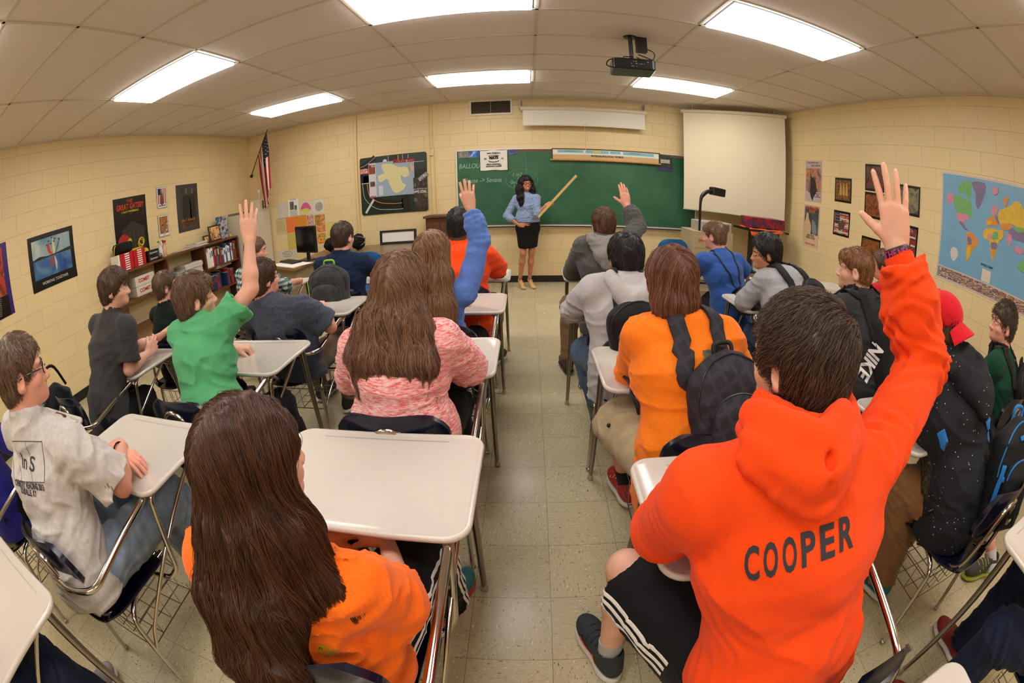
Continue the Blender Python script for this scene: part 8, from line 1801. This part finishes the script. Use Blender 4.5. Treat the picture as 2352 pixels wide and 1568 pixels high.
# ---- 23 green tee by the right wall
p=person('student in a dark green tee with spiky brown hair, in profile by the right wall',(2.72,1.03,.56),(2.575,1.16,1.120),fwd=(-.2,1,0),look=(-1,.75,.02),skin=SKIN2,
  arms=dict(L=dict(wr=(2.55,1.45,.79),hd=(.8,.5,0),**rest),R=dict(wr=(2.76,1.46,.79),hd=(-.8,.5,0),**rest)),legs=dict(L=dict(kn=(2.30,.98,.52),an=(2.32,.44,.10)),R=dict(kn=(2.62,1.46,.52),an=(2.2,.95,.1))),res=.009,hres=.0045)
shirt(p,fabric('bottle green cotton',(20,66,46),.85),'tee_shirt',g=.018,sleeve='short',frac=.8,loose=.016,fold=.006,hem=.10,seed=71,res=.008); pants(p,fabric('dark shorts',(24,24,28),.8),'shorts',short=.8,loose=.016,g=.02)
short_hair(p,(46,32,24),(92,70,52),vol=.008,length=.028,n=5000,rad=.0008,seed=72,nape=-.075,side=.0,top=.024,fringe=.006,lift=.014,messy=.5,flowdir=(0,.6,.6),name='spiky brown hair')
M_PAT=speck('patterned strap',(22,20,22),(190,40,34),.55)
worn_bag('small backpack with black and red patterned straps on the student in dark green',p,(2.79,.93,.80),(.28,.36,.12),M_PAT,M_PAT,seed=73,strap_w=.05,dx=.085)
# the walking shoe seen beside the wire basket
for sd,dv in (('L',(-1,.35,0)),('R',(-.4,1,0))):
    an=p.legs[sd]['an']; s_=shoe(an,dv,1,mat('grey green trainer',(62,64,58),.7,bump=(200,.4)),mat('lime sole',(168,180,60),.5),p.root,1.05,laces=mat('yellow lace',(190,196,70),.6),res=.006); sock(an,p.legs[sd]['kn'],.06,mat('white sock',(206,202,196),.9),p.root,.043)
# ---- 24 dark jeans, lower right corner
p=person('person in dark blue jeans in the lower right corner, a pen in one hand',(1.75,-.38,.56),(1.75,-.30,1.2),fwd=(-.1,1,0),skin=SKIN2,legs=dict(L=dict(kn=(1.36,.0,.52),an=(1.30,.02,.1)),R=dict(kn=(1.72,.12,.52),an=(1.70,.16,.1))),
  arms=dict(L=dict(wr=(1.50,-.16,.79),hd=(.5,1,0),**rest),R=dict(el=(1.86,-.02,.82),wr=(1.62,.16,.815),hd=(-1,.1,-.1),curl=(.7,.8,.9,1.0))),res=.011,hres=.006)
shirt(p,fabric('black tee',(22,22,24),.85),'tee_shirt',res=.011); pants(p,fabric('indigo denim',(24,32,54),.8,noise=(30,.2)),'jeans',g=.02,loose=.012,fold=.008,seed=75,res=.008); shoes(p,(130,30,30)); short_hair(p,(60,44,32),n=0)
tg=MB(); tg.tube([(1.50,.19,.81),(1.56,.165,.87)],.0035,8); pen=tg.build('pen',mat('black pen',(20,20,22),.3),None,smooth=True); tag(pen,'black pen held over the desk at the right edge','pen')
# ================================================================ BAGS AND SMALL THINGS AROUND THE DESKS
M_GB=fabric('grey black nylon',(52,52,52),.6,noise=(20,.45)); M_LIME=fabric('lime trim',(150,200,50),.6)
o,Wb,fb=backpack('grey and black backpack with lime trim on the chair behind the navy sweater',(-1.56,2.905,.80),(0,.12,1),(0,-1,.05),(.34,.42,.16),M_GB,zip_m=M_ZIP,strap_m=M_LIME,seed=91,res=.008)
for x in (-.26,-.20): ribbon('zip_pull',[Wb(x,.5,.02),Wb(x+.01,.5,-.05),Wb(x,.5,-.10)],.010,fb,M_LIME,o,th=.003,off=.01)
ribbon('side_strap',[Wb(.42,.1,.20),Wb(.46,.15,-.05),Wb(.46,.1,-.32)],.02,fb,M_LIME,o,th=.004,off=.004)
f=ell((-2.86,1.10,.62),(.10,.16,.20)); bb=f.bb; f=folds(f,.02,(12,12,12),5); f.bb=(bb[0]-.03,bb[1]+.03); o=sdf_obj('shoulder_bag',f,M_BAGB,None,.009); tag(o,'black shoulder bag with loop handles beside the chair of the charcoal tee student','bag')
mb=MB(); mb.tube([(-2.86,.98,.76),(-2.84,1.02,.90),(-2.84,1.14,.93),(-2.86,1.22,.78)],.010,6,smooth_n=5); mb.build('handle',M_BAGB,o,smooth=True)
mb=MB(); mb.rbox((-3.15,.94,.42),(-2.96,1.3,.72),.03); o=mb.build('green_bin',mat('green plastic',(20,112,70),.5)); tag(o,'green bin standing behind the black bag near the left wall','bin')
mb=MB(); mb.box((-3.15,.94,0),(-2.96,1.3,.42)); mb.build('base',MATS['green plastic'],o)
mb=MB(); mb.box((-2.30,.80,.756),(-2.22,.92,.7572)); o=mb.build('paper_slip',M_WHITEP); tag(o,'white paper slip beside the brown hand on the left desk','paper')
# ================================================================ TEACHER
p=person('teacher with long black hair and glasses in a pale blue shirt and black skirt',(-.09,6.22,.93),(-.112,6.20,1.505),fwd=(.25,-1,0),look=(.35,-1,-.05),sex='f',skin=skin_mat('warm skin',(190,126,96)),size=.95,smile=1.7,
  shoulders=((.040,6.16,1.300),(-.255,6.24,1.290)),
  arms=dict(L=dict(el=tuple(at(1233,492,6.07)),wr=tuple(at(1254,472,6.04)),hd=(.8,.05,.45),hn=(.3,.9,-.4),curl=(1.0,1.0,1.1,1.1),curl2=(1.2,1.2,1.2,1.2),thumb=.5,tcurl=.8,spread=.3),
            R=dict(el=(-.385,6.20,1.055),wr=(-.215,6.11,.925),hd=(1,-.28,-.1),hn=(.1,.9,.0),curl=(.2,.25,.3,.35),spread=.8,thumb=.5)),
  legs=dict(L=dict(kn=(-.045,6.20,.52),an=(-.075,6.28,.135)),R=dict(kn=(-.165,6.16,.52),an=(-.215,6.25,.135))),res=.008,hres=.0035)
M_CHAM=fabric('chambray',(136,154,188),.8,noise=(200,.15))
shirt(p,M_CHAM,'shirt',g=.010,sleeve='long',frac=.11,loose=.004,fold=.004,hem=-.05,seed=81,res=.006,collar=.025,nr=.05)
mb=MB()
for k in range(6): mb.ball(place_on(p.shirtf,[V3(-.05+.012*k,6.0,1.28-.05*k)],(0,1,0),.001)[0][0],.0055,8)
mb.build('shirt_buttons',mat('pearl button',(235,235,230),.3),p.shirt,smooth=True)
S=p.S; c=p.hip
sk=tors([V3(-.09,6.22,1.03),V3(-.095,6.215,.88),V3(-.10,6.20,.64)],[.132,.170,.142],[.102,.127,.110],[S]*3,.04); bb=sk.bb; sk=inter(sk,half((0,0,.60),(.1,0,-1)),.004); sk=inter(sk,half((0,0,1.045),(.0,0,1)),.004); sk=folds(sk,.003,(8,8,4),9); sk.bb=bb
sdf_obj('pencil_skirt',sk,fabric('black suiting',(13,13,14),.7),p.root,.006)
M_NUDE=mat('nude patent leather',(214,172,112),.25)
for sd,dv in (('L',(.45,-1,0)),('R',(.40,-1,0))):
    an=p.legs[sd]['an']; d=nrm(dv); t=np.cross(d,(0,0,1)); W=lambda a,b,z:V3(an[0],an[1],0)+a*d+b*t+V3(0,0,z)
    A=np.array([t,d,[0,0,1]]); d2=nrm(d*1-V3(0,0,.62)); A2=np.array([t,d2,np.cross(t,d2)])
    f=union([ell(W(.130,0,.022),(.036,.055,.022),A),ell(W(.055,0,.062),(.030,.080,.030),A2),ell(W(-.012,0,.105),(.028,.034,.036),A)],.02); bb=f.bb
    f=cut(f,ell(W(.05,0,.105),(.026,.075,.040),A2),.006); f.bb=bb
    so=sdf_obj('high_heel',f,M_NUDE,p.root,.004)
    mb=MB(); mb.tube([W(-.028,0,.095),W(-.034,0,.045),W(-.036,0,.0)],[.014,.007,.0055],10); mb.build('stiletto',M_NUDE,so,smooth=True)
    mb=MB(); mb.tube([W(.045,-.030,.095),W(.052,0,.118),W(.045,.030,.095)],.0035,6,smooth_n=4); mb.build('ankle_strap',M_NUDE,so,smooth=True)
h=p.head; W=lambda x,y,z:p.head+(x*p.HR[0]+y*p.HR[1]+z*p.HR[2])*p.size
long_hair(p,(16,12,12),(46,36,34),[([W(0,-.05,.03),W(0,-.07,-.08),W(0,-.07,-.22)],[.085,.11,.12],[.055,.045,.04]),
  ([W(-.068,.005,.03),W(-.09,.02,-.08),W(-.095,.055,-.20),W(-.075,.085,-.30)],[.030,.036,.042,.028],[.05,.04,.035,.02]),
  ([W(.068,.005,.03),W(.09,.02,-.08),W(.10,.055,-.20),W(.085,.085,-.31)],[.030,.036,.044,.028],[.05,.04,.035,.02])],n=7000,rad=.0009,length=.42,seed=83,wave=.35,wl=.075,res=.005,amp=.010,wavesc=(30,30,16),frizz=.012,jit=.15,nst=22,name='black wavy hair')
glasses(p,mat('red brown frame',(120,30,24),.3),s=1.3)
mm=MB(); mm.tube([W(-.022,.079,-.051),W(0,.087,-.0535),W(.022,.079,-.051)],[.003,.0052,.003],6,smooth_n=4); mm.build('teeth',M_TOOTH,p.root,smooth=True)
mb=MB(); a=p.arms['L']; ax=nrm(a['wr']-a['el']); s1=nrm(np.cross(ax,(0,0,1))); s2=np.cross(ax,s1); mb.tube([a['wr']-ax*.03+(s1*math.cos(t)+s2*math.sin(t))*.027 for t in np.linspace(0,2*PI,14)[:-1]],.004,6,closed=True); mb.build('bracelet',mat('silver bracelet',(190,186,176),.25,metal=1),p.root,smooth=True)
# yardstick held in the hand
a0=at(1236,499,5.99); a1=at(1324,403,6.03)
d=nrm(a1-a0); Lr=np.linalg.norm(a1-a0); n_=nrm(np.cross(d,(0,1,0))); b_=np.cross(d,n_)
mb=MB(); M=Matrix([[n_[0],b_[0],d[0],a0[0]],[n_[1],b_[1],d[1],a0[1]],[n_[2],b_[2],d[2],a0[2]],[0,0,0,1]])
mb.rbox((-.017,-.0035,0),(.017,.0035,Lr),.002,axis=2,M=M); y=mb.build('yardstick',mat('pale yellow wood',(206,168,96),.5,noise=(20,.12))); tag(y,'wooden yardstick the teacher holds against the chalkboard','yardstick')
mk=MB()
for k in range(1,int(Lr/.0254)):
    l=.008 if k%2 else .013; mk.box((-.0155,-.0042,k*.0254),(-.0155+l,-.0036,k*.0254+.0012),M=M)
mk.build('inch_marks',M_GLASSF,y)
